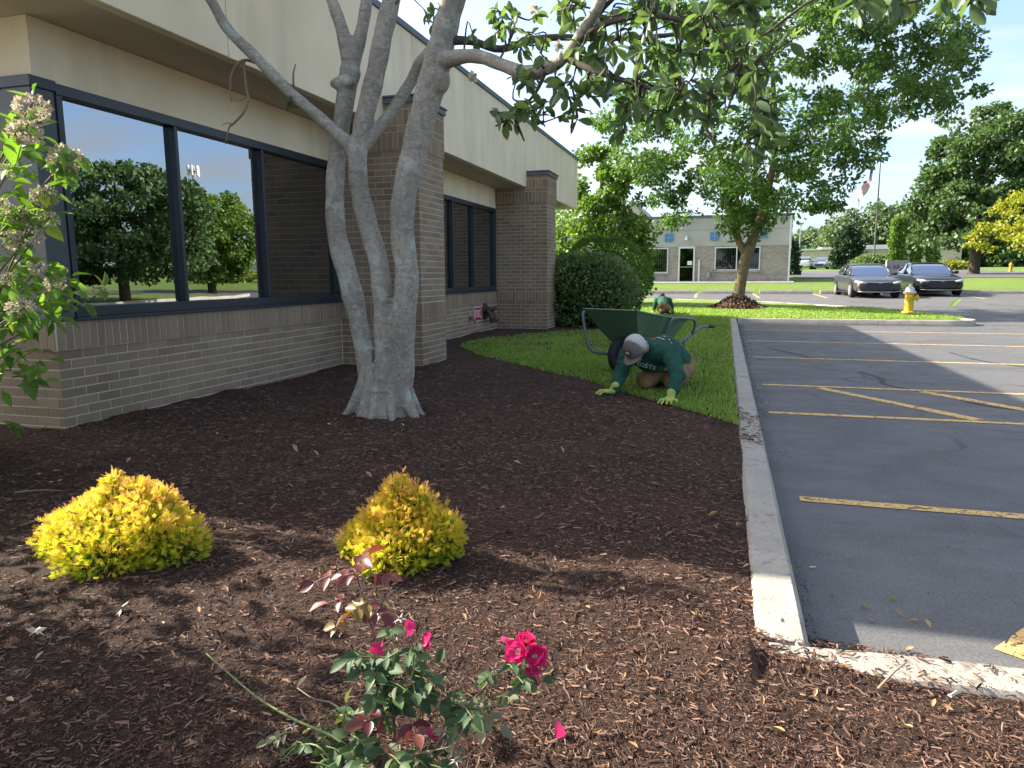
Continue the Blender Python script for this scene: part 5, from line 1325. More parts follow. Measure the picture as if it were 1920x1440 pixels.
        MB().tube([(sx * 0.55, -L / 2 + 0.02, 0.33 * k), (sx * 0.80, -L / 2 + 0.13, 0.36 * k)], 0.03, 8).obj('fog_lamp', GRIL, t, local=True, smooth=True)
    MB().tube([(-0.86, -L / 2 + 0.24, 0.675 * k), (-0.60, -L / 2 + 0.055, 0.655 * k), (0, -L / 2 + 0.01, 0.64 * k), (0.60, -L / 2 + 0.055, 0.655 * k), (0.86, -L / 2 + 0.24, 0.675 * k)], 0.024, 8).obj('chrome_strip', CHR, t, local=True, smooth=True)
    MB().loft([[(-0.55, -L / 2 - 0.012, 0.59 * k), (0.55, -L / 2 - 0.012, 0.59 * k), (0.55, -L / 2 + 0.12, 0.59 * k), (-0.55, -L / 2 + 0.12, 0.59 * k)], [(-0.46, -L / 2 - 0.03, 0.36 * k), (0.46, -L / 2 - 0.03, 0.36 * k), (0.46, -L / 2 + 0.12, 0.36 * k), (-0.46, -L / 2 + 0.12, 0.36 * k)]]).obj('grille', GRIL, t, local=True)
    MB().box((-0.05, -L / 2 - 0.03, 0.585 * k), (-0.03, -L / 2 - 0.018, 0.655 * k)).box((0.03, -L / 2 - 0.03, 0.585 * k), (0.05, -L / 2 - 0.018, 0.655 * k)).box((-0.03, -L / 2 - 0.029, 0.61 * k), (0.03, -L / 2 - 0.019, 0.625 * k)).obj('emblem', CHR, t, local=True)
    MB().tube([(-0.82, -L / 2 + 0.10, 0.27 * k), (-0.5, -L / 2 - 0.01, 0.25 * k), (0.5, -L / 2 - 0.01, 0.25 * k), (0.82, -L / 2 + 0.10, 0.27 * k)], 0.018, 6).obj('bumper_trim', CHR, t, local=True, smooth=True)
    return t
gy = lambda Y: float(gz(Y))
car('sedan_car', 'charcoal grey sedan, left of the two cars facing the camera', (5.95, 35.5, gy(34)), R(4), CGREY)
car('sedan_car', 'black sedan, right of the two cars facing the camera', (8.75, 37.2, gy(36) + 0.02), R(2), CBLK)
p = at(1510, 510, 102); car('small_car', 'white car seen far off nearest the lamp post', (p[0], 102, float(gz(102)) + 0.1), R(172), CWHT, 1.65, 4.5, 1.8, True)
p = at(1541, 510, 102); car('small_car', 'silver car parked far off before the tan building', (p[0], 102, float(gz(102)) + 0.1), R(-12), CSIL, 1.5, 4.6, 1.8)
# radio mast that the window mirrors
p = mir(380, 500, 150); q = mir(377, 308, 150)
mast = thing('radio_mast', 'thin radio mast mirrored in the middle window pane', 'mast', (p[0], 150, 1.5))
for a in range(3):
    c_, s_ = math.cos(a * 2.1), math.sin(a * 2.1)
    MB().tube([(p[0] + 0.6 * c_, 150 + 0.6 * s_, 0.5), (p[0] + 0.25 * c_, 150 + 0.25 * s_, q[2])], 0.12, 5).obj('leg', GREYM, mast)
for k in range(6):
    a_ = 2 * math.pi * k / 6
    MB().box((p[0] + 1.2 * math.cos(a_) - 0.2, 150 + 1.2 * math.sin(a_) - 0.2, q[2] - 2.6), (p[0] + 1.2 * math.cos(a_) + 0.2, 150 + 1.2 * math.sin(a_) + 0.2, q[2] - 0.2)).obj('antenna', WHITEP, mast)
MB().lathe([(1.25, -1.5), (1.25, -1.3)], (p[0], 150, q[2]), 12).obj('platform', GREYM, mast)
# ---------------------------------------------------------------- things on the wall
SRED = mat('sign_red', (0.42, 0.018, 0.025), 0.5, var=0.06); BRZ = mat('dark_bronze', (0.065, 0.045, 0.04), 0.5, metal=0.3, var=0.15, vscale=20)
sg = thing('wall_sign', 'small red wall sign lettered FDC with white edge', 'sign', (XW, 12.68, 0.35))
MB().box((XW + 0.004, 12.50, 0.352), (XW + 0.010, 12.86, 0.625)).obj('edge', WHITEP, sg, bevel=0.002)
MB().box((XW + 0.0105, 12.513, 0.365), (XW + 0.013, 12.847, 0.612)).obj('plate', SRED, sg)
text('lettering', 'FDC', 0.195, WHITEP, sg, Matrix.Translation((XW + 0.015, 12.68, 0.488)) @ Matrix(((0, 0, 1, 0), (1, 0, 0, 0), (0, 1, 0, 0), (0, 0, 0, 1))) @ Matrix.Diagonal((0.80, 1.0, 1, 1)), 0.002)
fd = thing('fire_connection', 'dark bronze twin fire hose inlet on the brick wall beside the red sign', 'hose inlet', (XW, 13.12, 0.35))
MB().lathe([(0.16, 0.0), (0.16, 0.012), (0.13, 0.018), (0.07, 0.03)], (XW + 0.008, 13.12, 0.52), 20, 'X').obj('wall_plate', BRZ, fd, smooth='auto')
for dy in (-0.085, 0.085):
    b_ = MB().tube(cr([(XW + 0.02, 13.12 + dy * 0.5, 0.54, 0.05), (XW + 0.09, 13.12 + dy, 0.52, 0.05), (XW + 0.15, 13.12 + dy * 1.2, 0.45, 0.05), (XW + 0.18, 13.12 + dy * 1.3, 0.37, 0.048)], 12)[:, :3], 0.048, 12).obj('inlet', BRZ, fd, smooth='auto')
    MB().lathe([(0.06, -0.04), (0.064, -0.03), (0.064, 0.01), (0.05, 0.015)], (XW + 0.185, 13.12 + dy * 1.3, 0.35), 14).obj('cap', BRZ, b_, smooth='auto')
MB().tube([(XW + 0.02, 13.12, 0.56), (XW + 0.12, 13.12, 0.56), (XW + 0.2, 13.2, 0.58)], 0.04, 10).obj('clapper_body', BRZ, fd, smooth='auto')
spg = thing('wall_spigot', 'small brass garden tap low on the wall left of the red sign', 'tap', (XW, 12.25, 0.4))
BRS = mat('old_brass', (0.26, 0.24, 0.15), 0.45, metal=0.6, var=0.15, vscale=30)
MB().tube([(XW - 0.01, 12.25, 0.43), (XW + 0.07, 12.25, 0.43), (XW + 0.10, 12.25, 0.40), (XW + 0.105, 12.25, 0.35)], 0.018, 10).obj('spout', BRS, spg, smooth=True)
MB().lathe([(0.035, 0.0), (0.035, 0.012)], (XW + 0.06, 12.25, 0.475), 12).tube([(XW + 0.06, 12.25, 0.43), (XW + 0.06, 12.25, 0.48)], 0.008, 6).obj('handle', BRS, spg)

# ---------------------------------------------------------------- wheelbarrow
WBG = mat('green_tray_steel', (0.085, 0.165, 0.095), 0.45, 0.5, var=0.25, vscale=5, bscale=40, bstr=0.12)
WBT = mat('grey_green_tube', (0.11, 0.14, 0.13), 0.4, 0.5, var=0.15, vscale=9)
wb = thing('wheelbarrow', 'green steel wheelbarrow standing on the lawn behind the kneeling worker', 'wheelbarrow', (-1.06, 7.7, 0.155), R(60))
def tray(off):
    top = [(-0.20, -0.35, 0.675), (0.25, -0.36, 0.60), (0.76, -0.33, 0.545), (0.76, 0.33, 0.545), (0.25, 0.36, 0.60), (-0.20, 0.35, 0.675)]
    midr = [(-0.02, -0.24, 0.42), (0.30, -0.27, 0.40), (0.64, -0.26, 0.38), (0.64, 0.26, 0.38), (0.30, 0.27, 0.40), (-0.02, 0.24, 0.42)]
    bot = [(0.14, -0.14, 0.235), (0.32, -0.19, 0.225), (0.50, -0.19, 0.225), (0.50, 0.19, 0.225), (0.32, 0.19, 0.225), (0.14, 0.14, 0.235)]
    return bot, midr, top
b0, m0, t0 = tray(0)
tb_ = MB().loft([b0, m0, t0], cap=False); tb_.F.append((5, 4, 3, 2, 1, 0)); tb_.M.append(0)
to = tb_.obj('tray', WBG, wb, local=True)
so_ = to.modifiers.new('thick', 'SOLIDIFY'); so_.thickness = 0.006; so_.offset = 0
bv = to.modifiers.new('bevel', 'BEVEL'); bv.width = 0.03; bv.segments = 3; bv.limit_method = 'ANGLE'; bv.angle_limit = R(25)
rim = np.array(t0 + [t0[0]]); 
P = np.concatenate([np.linspace(rim[i], rim[i + 1], 8)[:-1] for i in range(6)] + [rim[-1:]])
MB().tube(P, 0.011, 8, cap=False).obj('rim_roll', WBG, wb, local=True, smooth=True)
for s_ in (-1, 1):
    Q = cr([(-0.0, s_ * 0.07, 0.19, 0), (0.3, s_ * 0.15, 0.20, 0), (0.62, s_ * 0.23, 0.24, 0), (0.85, s_ * 0.27, 0.33, 0), (1.06, s_ * 0.29, 0.425, 0), (1.14, s_ * 0.295, 0.445, 0), (1.34, s_ * 0.30, 0.435, 0)], 36)
    rail = MB().tube(Q[:, :3], 0.017, 10).obj('handle_rail', WBT, wb, local=True, smooth=True)
    MB().tube([(1.24, s_ * 0.297, 0.441), (1.36, s_ * 0.301, 0.434)], 0.0195, 10).obj('grip', TYRE, rail, local=True, smooth=True)
    Q = cr([(0.93, s_ * 0.285, 0.37, 0), (0.90, s_ * 0.34, 0.47, 0), (0.84, s_ * 0.365, 0.535, 0), (0.70, s_ * 0.375, 0.56, 0), (0.48, s_ * 0.38, 0.575, 0), (0.40, s_ * 0.37, 0.56, 0), (0.37, s_ * 0.34, 0.48, 0), (0.37, s_ * 0.28, 0.36, 0)], 40)
    MB().tube(Q[:, :3], 0.0155, 10).obj('side_hoop', WBT, wb, local=True, smooth=True)
    Q = cr([(0.10, s_ * 0.13, 0.27, 0), (-0.02, s_ * 0.15, 0.25, 0), (-0.12, s_ * 0.14, 0.215, 0), (-0.08, s_ * 0.10, 0.195, 0), (0.0, s_ * 0.075, 0.19, 0)] if s_ < 0 else [(-0.215, s_ * 0.33, 0.655, 0), (-0.245, s_ * 0.325, 0.60, 0), (-0.25, s_ * 0.28, 0.42, 0), (-0.245, s_ * 0.22, 0.26, 0), (-0.20, s_ * 0.17, 0.215, 0), (-0.08, s_ * 0.10, 0.195, 0), (0.0, s_ * 0.075, 0.19, 0)], 34)
    MB().tube(Q[:, :3], 0.016, 10).obj('nose_guard', WBT, wb, local=True, smooth=True)
    Q = cr([(0.62, s_ * 0.23, 0.25, 0), (0.60, s_ * 0.235, 0.10, 0), (0.60, s_ * 0.24, 0.02, 0), (0.68, s_ * 0.24, 0.012, 0), (0.74, s_ * 0.245, 0.06, 0), (0.83, s_ * 0.26, 0.30, 0)], 30)
    MB().tube(Q[:, :3], 0.015, 10).obj('leg', WBT, wb, local=True, smooth=True)
MB().tube([(0.61, -0.24, 0.08), (0.61, 0.24, 0.08)], 0.011, 8).obj('leg_brace', WBT, wb, local=True)
MB().tube([(0, -0.11, 0.19), (0, 0.11, 0.19)], 0.012, 8).obj('axle', GREYM, wb, local=True)
wh = MB().lathe([(0.115, -0.03), (0.135, -0.042), (0.165, -0.045), (0.185, -0.028), (0.19, 0.0), (0.185, 0.028), (0.165, 0.045), (0.135, 0.042), (0.115, 0.03)], (0, 0, 0.19), 28, 'Y').obj('wheel', TYRE, wb, local=True, smooth='auto')
MB().lathe([(0.118, -0.03), (0.10, -0.012), (0.03, -0.02), (0.03, 0.02), (0.10, 0.012), (0.118, 0.03)], (0, 0, 0.19), 24, 'Y').obj('rim', GREYM, wh, local=True, smooth='auto')
# a little mulch left in the tray
n_ = 400; q = rng.random((n_, 2))
pm_ = np.stack([0.15 + 0.33 * q[:, 0], -0.17 + 0.34 * q[:, 1], 0.25 + 0.03 * rng.random(n_)], -1)
tag(link('mulch_remains', scatter('mulch_remains', pm_, rng.normal(size=(n_, 3)), 0.05, CHIP), wb, local=True), kind='stuff')

# ---------------------------------------------------------------- people
def fuse(mb, name, mtl, parent, vox, smooth=6, disp=0.0, dscale=0.12, fac=0.5):
    o = mb.obj(name, mtl, parent, smooth=True)
    r = o.modifiers.new('fuse', 'REMESH'); r.mode = 'VOXEL'; r.voxel_size = vox; r.use_smooth_shade = True
    s_ = o.modifiers.new('smooth', 'SMOOTH'); s_.iterations = smooth; s_.factor = fac
    if disp:
        tx = bpy.data.textures.new(name + '_folds', 'CLOUDS'); tx.noise_scale = dscale; tx.noise_depth = 2
        d_ = o.modifiers.new('folds', 'DISPLACE'); d_.texture = tx; d_.strength = disp; d_.mid_level = 0.5; d_.texture_coords = 'GLOBAL'
        tx = bpy.data.textures.new(name + '_creases', 'WOOD'); tx.wood_type = 'RINGNOISE' if hasattr(tx, 'wood_type') else None; tx.noise_scale = 0.09; tx.turbulence = 9
        d_ = o.modifiers.new('creases', 'DISPLACE'); d_.texture = tx; d_.strength = disp * 0.28; d_.mid_level = 0.5; d_.texture_coords = 'GLOBAL'
    return o
SKIN = mat('skin', (0.42, 0.235, 0.165), 0.55, var=0.08, vscale=20); SHIRT = mat('dark_green_shirt', (0.016, 0.075, 0.050), 0.85, 0.25, var=0.18, vscale=14, bscale=300, bstr=0.2)
TROU = mat('tan_work_trousers', (0.215, 0.135, 0.065), 0.9, 0.2, var=0.25, vscale=7, bscale=250, bstr=0.25); GLOV = mat('lime_work_glove', (0.36, 0.42, 0.09), 0.85, var=0.25, vscale=28)
BOOT = mat('black_boot', (0.022, 0.022, 0.025), 0.6, var=0.2, vscale=20); CAPG = mat('grey_brown_cap', (0.17, 0.145, 0.13), 0.9, var=0.15, vscale=40); CAPW = mat('pale_mesh_cap', (0.50, 0.47, 0.42), 0.9, var=0.12, vscale=90)
HAIR = mat('dark_hair', (0.03, 0.022, 0.018), 0.8, var=0.2, vscale=60)
P1 = dict(shR=(1181, 664, 6.48), shL=(1260, 662, 6.30), elR=(1166, 702, 6.36), elL=(1273, 706, 6.06), wrR=(1156, 729, 6.22), wrL=(1261, 742, 5.95), neck=(1214, 650, 6.36), head=(1194, 652, 6.20), chest=(1224, 668, 6.46), mid=(1246, 660, 6.66), hip=(1273, 684, 6.92),
          hipR=(1258, 694, 6.86), hipL=(1284, 690, 6.94), knR=(1212, 722, 6.50), knL=(1262, 724, 6.50), ftR=(1245, 730, 6.98), ftL=(1280, 720, 6.98))
J = {k: at(*v) for k, v in P1.items()}
for k in ('knR', 'knL'): J[k][2] = 0.235
for k in ('ftR', 'ftL'): J[k][2] = 0.215
pr = thing('person', 'kneeling worker in green shirt, tan trousers and grey cap pressing mulch with gloved hands', 'person', (J['hip'][0], J['hip'][1], 0.15))
cax = unit(np.array([-0.28, -0.80, 0.52])); fax = np.array([-0.22, -0.25, -1.0]); fax = unit(fax - cax * (fax @ cax)); sax = np.cross(cax, fax)
HR = Matrix(((sax[0], fax[0], cax[0]), (sax[1], fax[1], cax[1]), (sax[2], fax[2], cax[2])))
hp = lambda a, b_, c: J['head'] + sax * a + fax * b_ + cax * c
mb = MB()
mb.ell(J['head'], (0.076, 0.095, 0.112), 16, 12, HR).capsule(hp(0, 0.04, -0.06), hp(0, 0.06, -0.095), 0.055, 0.04).capsule(hp(0, -0.03, -0.06), J['neck'], 0.058, 0.062)
mb.capsule(hp(0, 0.095, -0.01), hp(0, 0.108, -0.04), 0.012, 0.017)
for s_ in (-1, 1):
    mb.ell(hp(s_ * 0.08, -0.005, -0.02), (0.014, 0.022, 0.034), 10, 8, HR)
    mb.ell(hp(s_ * 0.032, 0.085, 0.0), (0.015, 0.012, 0.011), 8, 6, HR)
mb.capsule(hp(-0.02, 0.093, -0.066), hp(0.02, 0.093, -0.066), 0.008, 0.008)
mb.capsule(J['neck'], J['chest'], 0.06, 0.12).capsule(J['chest'], J['hip'], 0.12, 0.12)
for s_, kk in (('R', 1), ('L', -1)):
    mb.capsule(J['sh' + s_], J['el' + s_], 0.05, 0.04).capsule(J['el' + s_], J['wr' + s_], 0.04, 0.028).capsule(J['chest'], J['sh' + s_], 0.08, 0.055)
    mb.capsule(J['hip' + s_], J['kn' + s_], 0.08, 0.055).capsule(J['kn' + s_], J['ft' + s_], 0.05, 0.035).capsule(J['hip'], J['hip' + s_], 0.1, 0.08)
fuse(mb, 'body', SKIN, pr, 0.009, 2)
mb = MB()
mb.capsule(J['chest'], J['mid'], 0.150, 0.160).capsule(J['mid'], J['hip'] + np.array([-0.02, -0.02, 0.03]), 0.160, 0.150).capsule(J['shR'], J['shL'], 0.085, 0.085).capsule(J['chest'] + np.array([-0.02, 0, 0.04]), J['neck'], 0.12, 0.078)
for s_ in 'RL':
    mb.capsule(J['chest'], J['sh' + s_], 0.12, 0.088).capsule(J['sh' + s_], J['el' + s_], 0.080, 0.062).capsule(J['el' + s_], J['wr' + s_], 0.062, 0.046)
shirt = fuse(mb, 'shirt', SHIRT, pr, 0.011, 4, 0.030, 0.10)
mb = MB().ell(J['hip'] + np.array([0.01, 0.06, -0.02]), (0.16, 0.17, 0.15))
for s_ in 'RL':
    mb.capsule(J['hip' + s_], J['kn' + s_] + np.array([0, 0, 0.01]), 0.118, 0.082).capsule(J['kn' + s_], J['ft' + s_], 0.08, 0.062)
fuse(mb, 'trousers', TROU, pr, 0.011, 4, 0.034, 0.11)
for s_ in 'RL':
    f_ = J['ft' + s_]
    mb = MB().capsule(f_ + np.array([0.0, 0.03, 0.01]), f_ + np.array([0.01, 0.11, 0.02]), 0.055, 0.05).capsule(f_ + np.array([0.01, 0.11, 0.03]), f_ + np.array([0.0, 0.13, -0.03]), 0.05, 0.035).capsule(f_ + np.array([0.012, 0.13, 0.045]), f_ + np.array([0.005, 0.145, -0.04]), 0.036, 0.03)
    fuse(mb, 'boot', BOOT, pr, 0.008, 3)
def glove(wr, tip, spread, side):
    wr = np.array(wr, float); fw = unit(tip); up = np.array([0, 0, 1.0]); rt_ = unit(np.cross(fw, up)) * side
    pc = wr + fw * 0.045 + up * (-(wr[2]) + 0.185)
    mb = MB().capsule(wr + up * 0.025, pc - fw * 0.02, 0.038, 0.034)
    for k in (-1.0, -0.33, 0.33, 1.0):
        mb.capsule(pc - fw * 0.02 + rt_ * 0.022 * k, pc + fw * 0.045 + rt_ * 0.032 * k, 0.021, 0.016)
    for k, L in ((-1.0, 0.062), (-0.33, 0.078), (0.33, 0.083), (1.0, 0.070)):
        b_ = pc + fw * 0.048 + rt_ * 0.032 * k; dr = unit(fw + rt_ * k * spread)
        m_ = b_ + dr * L * 0.5 + up * 0.006; e_ = b_ + dr * L + up * -0.018
        mb.capsule(b_, m_, 0.0125, 0.0115).capsule(m_, e_, 0.0115, 0.0095)
    th = pc - fw * 0.005 - rt_ * 0.035; d1 = unit(fw * 0.7 - rt_ * 0.9)
    mb.capsule(th, th + d1 * 0.04, 0.016, 0.013).capsule(th + d1 * 0.04, th + unit(d1 + fw * 0.4) * 0.075 - up * 0.012, 0.013, 0.010)
    return mb
fuse(glove(J['wrR'], (-0.85, -0.45, 0), 0.32, -1), 'glove', GLOV, pr, 0.0045, 2)
fuse(glove(J['wrL'], (-0.25, -0.95, 0), 0.35, 1), 'glove', GLOV, pr, 0.0045, 2)
# cap: panels, mesh back, brim, patch
def dome(t0, t1, p0, p1, r, n=14, m=8):
    V = []; F = []
    for i in range(m + 1):
        th = t0 + (t1 - t0) * i / m
        for j in range(n + 1):
            ph = p0 + (p1 - p0) * j / n
            V.append(hp(r[0] * math.sin(th) * math.cos(ph), r[1] * math.sin(th) * math.sin(ph), 0.015 + r[2] * math.cos(th)))
    for i in range(m):
        for j in range(n):
            a = i * (n + 1) + j
            F.append((a, a + 1, a + n + 2, a + n + 1))
    return MB().add(V, F)
for nm, a0, a1, mm in (('cap_front', R(5), R(175), CAPG), ('cap_mesh', R(175), R(365), CAPW)):
    o = dome(0.02, R(96), a0, a1, (0.094, 0.112, 0.122)).obj(nm, mm, pr, smooth=True)
    md_ = o.modifiers.new('thick', 'SOLIDIFY'); md_.thickness = 0.003
V = []; F = []
for i in range(5):
    for j in range(13):
        a = R(18) + R(144) * j / 12; e = i / 4
        w_ = 1.0 - 0.12 * e
        V.append(hp(0.093 * math.cos(a) * w_, 0.108 * math.sin(a) + 0.075 * e * (0.35 + 0.65 * math.sin(a)), 0.012 + 0.02 * e - 0.055 * (math.cos(a) ** 2) * (0.4 + 0.6 * e)))
for i in range(4):
    for j in range(12):
        a = i * 13 + j; F.append((a, a + 1, a + 14, a + 13))
o = MB().add(V, F).obj('cap_brim', CAPG, pr, smooth=True); md_ = o.modifiers.new('thick', 'SOLIDIFY'); md_.thickness = 0.005
def decal(name, c, u, v, n, ru, rv, mtl, parent, target=None, seg=20, rect=False):
    c, u, v, n = (np.array(x, float) for x in (c, u, v, n))
    V = [c]; 
    for j in range(seg):
        a = 2 * math.pi * j / seg
        V.append(c + u * ru * math.cos(a) + v * rv * math.sin(a))
    F = [(0, 1 + j, 1 + (j + 1) % seg) for j in range(seg)]
    o = MB().add(V, F).obj(name, mtl, parent)
    if target:
        sw = o.modifiers.new('lie', 'SHRINKWRAP'); sw.target = target; sw.offset = 0.004
    return o
DKP = mat('dark_patch', (0.05, 0.045, 0.045), 0.8, var=0)
fr = unit(cax * 0.62 + fax * 0.78)
pc_ = J['head'] + cax * 0.015 + fr * 0.116; vv = unit(np.cross(fr, sax))
decal('cap_patch', pc_ + fr * 0.006, sax, vv, fr, 0.034, 0.024, DKP, pr); decal('cap_patch_mark', pc_ + fr * 0.009, sax, vv, fr, 0.022, 0.012, CAPW, pr)
# prints on the shirt
PRW = mat('print_white', (0.55, 0.56, 0.55), 0.8, var=0); PRR = mat('print_red', (0.42, 0.03, 0.03), 0.8, var=0); PRY = mat('print_yellow', (0.50, 0.36, 0.05), 0.8, var=0)
from mathutils.bvhtree import BVHTree
bpy.context.view_layer.update()
bvh = BVHTree.FromObject(shirt, bpy.context.evaluated_depsgraph_get())
def on_shirt(x, y):
    h_, n_, _, _ = bvh.ray_cast(Vector((0, 0, H)), Vector(ray(x, y)))
    return (None, None) if h_ is None else (np.array(h_), np.array(n_))
for k, ch in enumerate('ROSTE'):
    h_, n_ = on_shirt(1200 + 7.2 * k, 682 + 2.0 * k)
    if h_ is None: continue
    zx = unit(n_); xx = unit(np.array([0.96, -0.1, -0.25]) - zx * (np.array([0.96, -0.1, -0.25]) @ zx)); yx = np.cross(zx, xx); q = h_ + zx * 0.005
    text('chest_letter', ch, 0.058, PRW, pr, Matrix(((xx[0], yx[0], zx[0], q[0]), (xx[1], yx[1], zx[1], q[1]), (xx[2], yx[2], zx[2], q[2]), (0, 0, 0, 1))), 0.001)
for (x, y, r_, mm) in ((1227, 636, 0.028, PRR), (1238, 634, 0.022, PRY), (1245, 636, 0.017, PRW), (1250, 639, 0.012, PRR), (1216, 631, 0.013, PRW), (1222, 628, 0.011, PRW), (1230, 627, 0.012, PRW), (1240, 628, 0.012, PRW), (1248, 631, 0.011, PRW), (1257, 637, 0.010, PRW), (1261, 643, 0.009, PRW), (1214, 641, 0.010, PRW), (1217, 647, 0.009, PRW)):
    h_, n_ = on_shirt(x, y)
    if h_ is None: continue
    zx = unit(n_); xx = unit(np.cross(zx, np.array([0.3, 1, 0.2]))); yx = np.cross(zx, xx)
    decal('back_print', h_ + zx * 0.004, xx, yx, zx, r_, r_ * 0.75, mm, pr, None, 12)

# the second worker, seen from behind by the shrubs
J2 = dict(head=(1243, 557, 20.15), neck=(1244, 562, 20.0), chest=(1246, 565, 19.9), hip=(1247, 577, 19.4), shR=(1257, 563, 19.95), shL=(1234, 564, 19.95), elL=(1230, 575, 20.0), wrL=(1229, 586, 20.1), elR=(1262, 575, 20.05), wrR=(1262, 585, 20.15),
          hipL=(1242, 578, 19.4), hipR=(1253, 578, 19.4), knL=(1242, 590, 19.6), knR=(1256, 590, 19.6), ftL=(1244, 592, 19.2), ftR=(1262, 592, 19.2))
K = {k: at(*v) for k, v in J2.items()}
for k in ('knL', 'knR', 'ftL', 'ftR'): K[k][2] = 0.24
for k in ('wrL', 'wrR'): K[k][2] = 0.22
K['hip'][2] += 0.0
p2 = thing('person', 'second worker bent over on hands and knees by the shrubs, seen from behind', 'person', (K['hip'][0], 19.4, 0.15))
mb = MB().ell(K['head'], (0.08, 0.10, 0.10)).capsule(K['head'], K['neck'], 0.06, 0.06).capsule(K['neck'], K['chest'], 0.06, 0.1).capsule(K['chest'], K['hip'], 0.1, 0.1)
sh2 = MB().capsule(K['chest'], K['hip'] + np.array([0, 0.06, 0.05]), 0.15, 0.14).capsule(K['shR'], K['shL'], 0.085, 0.085); tr2 = MB().ell(K['hip'], (0.17, 0.16, 0.15))
for s_ in 'RL':
    mb.capsule(K['sh' + s_], K['el' + s_], 0.05, 0.04).capsule(K['el' + s_], K['wr' + s_], 0.04, 0.035).capsule(K['hip' + s_], K['kn' + s_], 0.08, 0.06).capsule(K['kn' + s_], K['ft' + s_], 0.05, 0.04).capsule(K['chest'], K['sh' + s_], 0.09, 0.05)
    sh2.capsule(K['sh' + s_], K['el' + s_], 0.08, 0.06).capsule(K['el' + s_], K['wr' + s_] + np.array([0, 0, 0.04]), 0.06, 0.05)
    tr2.capsule(K['hip' + s_], K['kn' + s_], 0.12, 0.085).capsule(K['kn' + s_], K['ft' + s_], 0.08, 0.065)
fuse(mb, 'body', SKIN, p2, 0.012, 2); fuse(sh2, 'shirt', SHIRT, p2, 0.014, 3, 0.02); fuse(tr2, 'trousers', TROU, p2, 0.014, 3, 0.03, 0.15)
MB().ell(K['head'] + np.array([0, 0.0, 0.015]), (0.092, 0.112, 0.10)).obj('hair', HAIR, p2, smooth=True)
for s_ in 'RL':
    f_ = K['ft' + s_]
    fuse(MB().capsule(f_ + np.array([0, -0.02, -0.01]), f_ + np.array([0, -0.12, -0.02]), 0.052, 0.045), 'boot', BOOT, p2, 0.012, 2)
    fuse(glove(K['wr' + s_], (0, 1, 0), 0.3, 1 if s_ == 'L' else -1), 'glove', GLOV, p2, 0.006, 1)
# ---------------------------------------------------------------- golden thujas
def m_thuja():
    m, t, b = nodes('thuja_spray')
    a = t.nodes.new('ShaderNodeAttribute'); a.attribute_name = 'rnd'
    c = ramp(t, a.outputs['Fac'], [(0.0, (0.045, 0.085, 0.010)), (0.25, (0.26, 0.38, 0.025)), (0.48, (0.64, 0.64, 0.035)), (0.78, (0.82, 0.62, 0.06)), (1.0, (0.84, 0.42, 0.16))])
    t.links.new(c, b.inputs['Base Color']); b.inputs['Roughness'].default_value = 0.65; b.inputs['Specular IOR Level'].default_value = 0.25
    tr_ = t.nodes.new('ShaderNodeBsdfTranslucent'); t.links.new(c, tr_.inputs[0])
    ms = t.nodes.new('ShaderNodeMixShader'); ms.inputs[0].default_value = 0.5
    t.links.new(b.outputs[0], ms.inputs[1]); t.links.new(tr_.outputs[0], ms.inputs[2]); t.links.new(ms.outputs[0], t.nodes['Material Output'].inputs[0])
    return m
THU = m_thuja()
def spray_template():
    V = []; F = []; tone = []
    def blade(p, ang, L, w, z):
        k = len(V); d = np.array([math.sin(ang), math.cos(ang)]); n = np.array([d[1], -d[0]])
        for q, zz_ in ((p, z), (p + d * L * 0.5 + n * w, z + 0.02), (p + d * L, z - 0.02), (p + d * L * 0.5 - n * w, z + 0.02)):
            V.append((q[0], q[1], zz_))
        F.extend([(k, k + 1, k + 2), (k, k + 2, k + 3)])
    blade(np.array([0, 0.0]), 0, 1.0, 0.05, 0)
    for t_, s_ in ((0.15, 1), (0.3, -1), (0.42, 1), (0.55, -1), (0.66, 1), (0.78, -1)):
        blade(np.array([0, t_]), s_ * R(42), 0.46 * (1.15 - t_ * 0.5), 0.055, 0.01 * s_)
    return np.array(V), np.array(F)
SPRAY = spray_template()
STEMB = mat('thuja_stem', (0.10, 0.06, 0.035), 0.9, var=0.2)
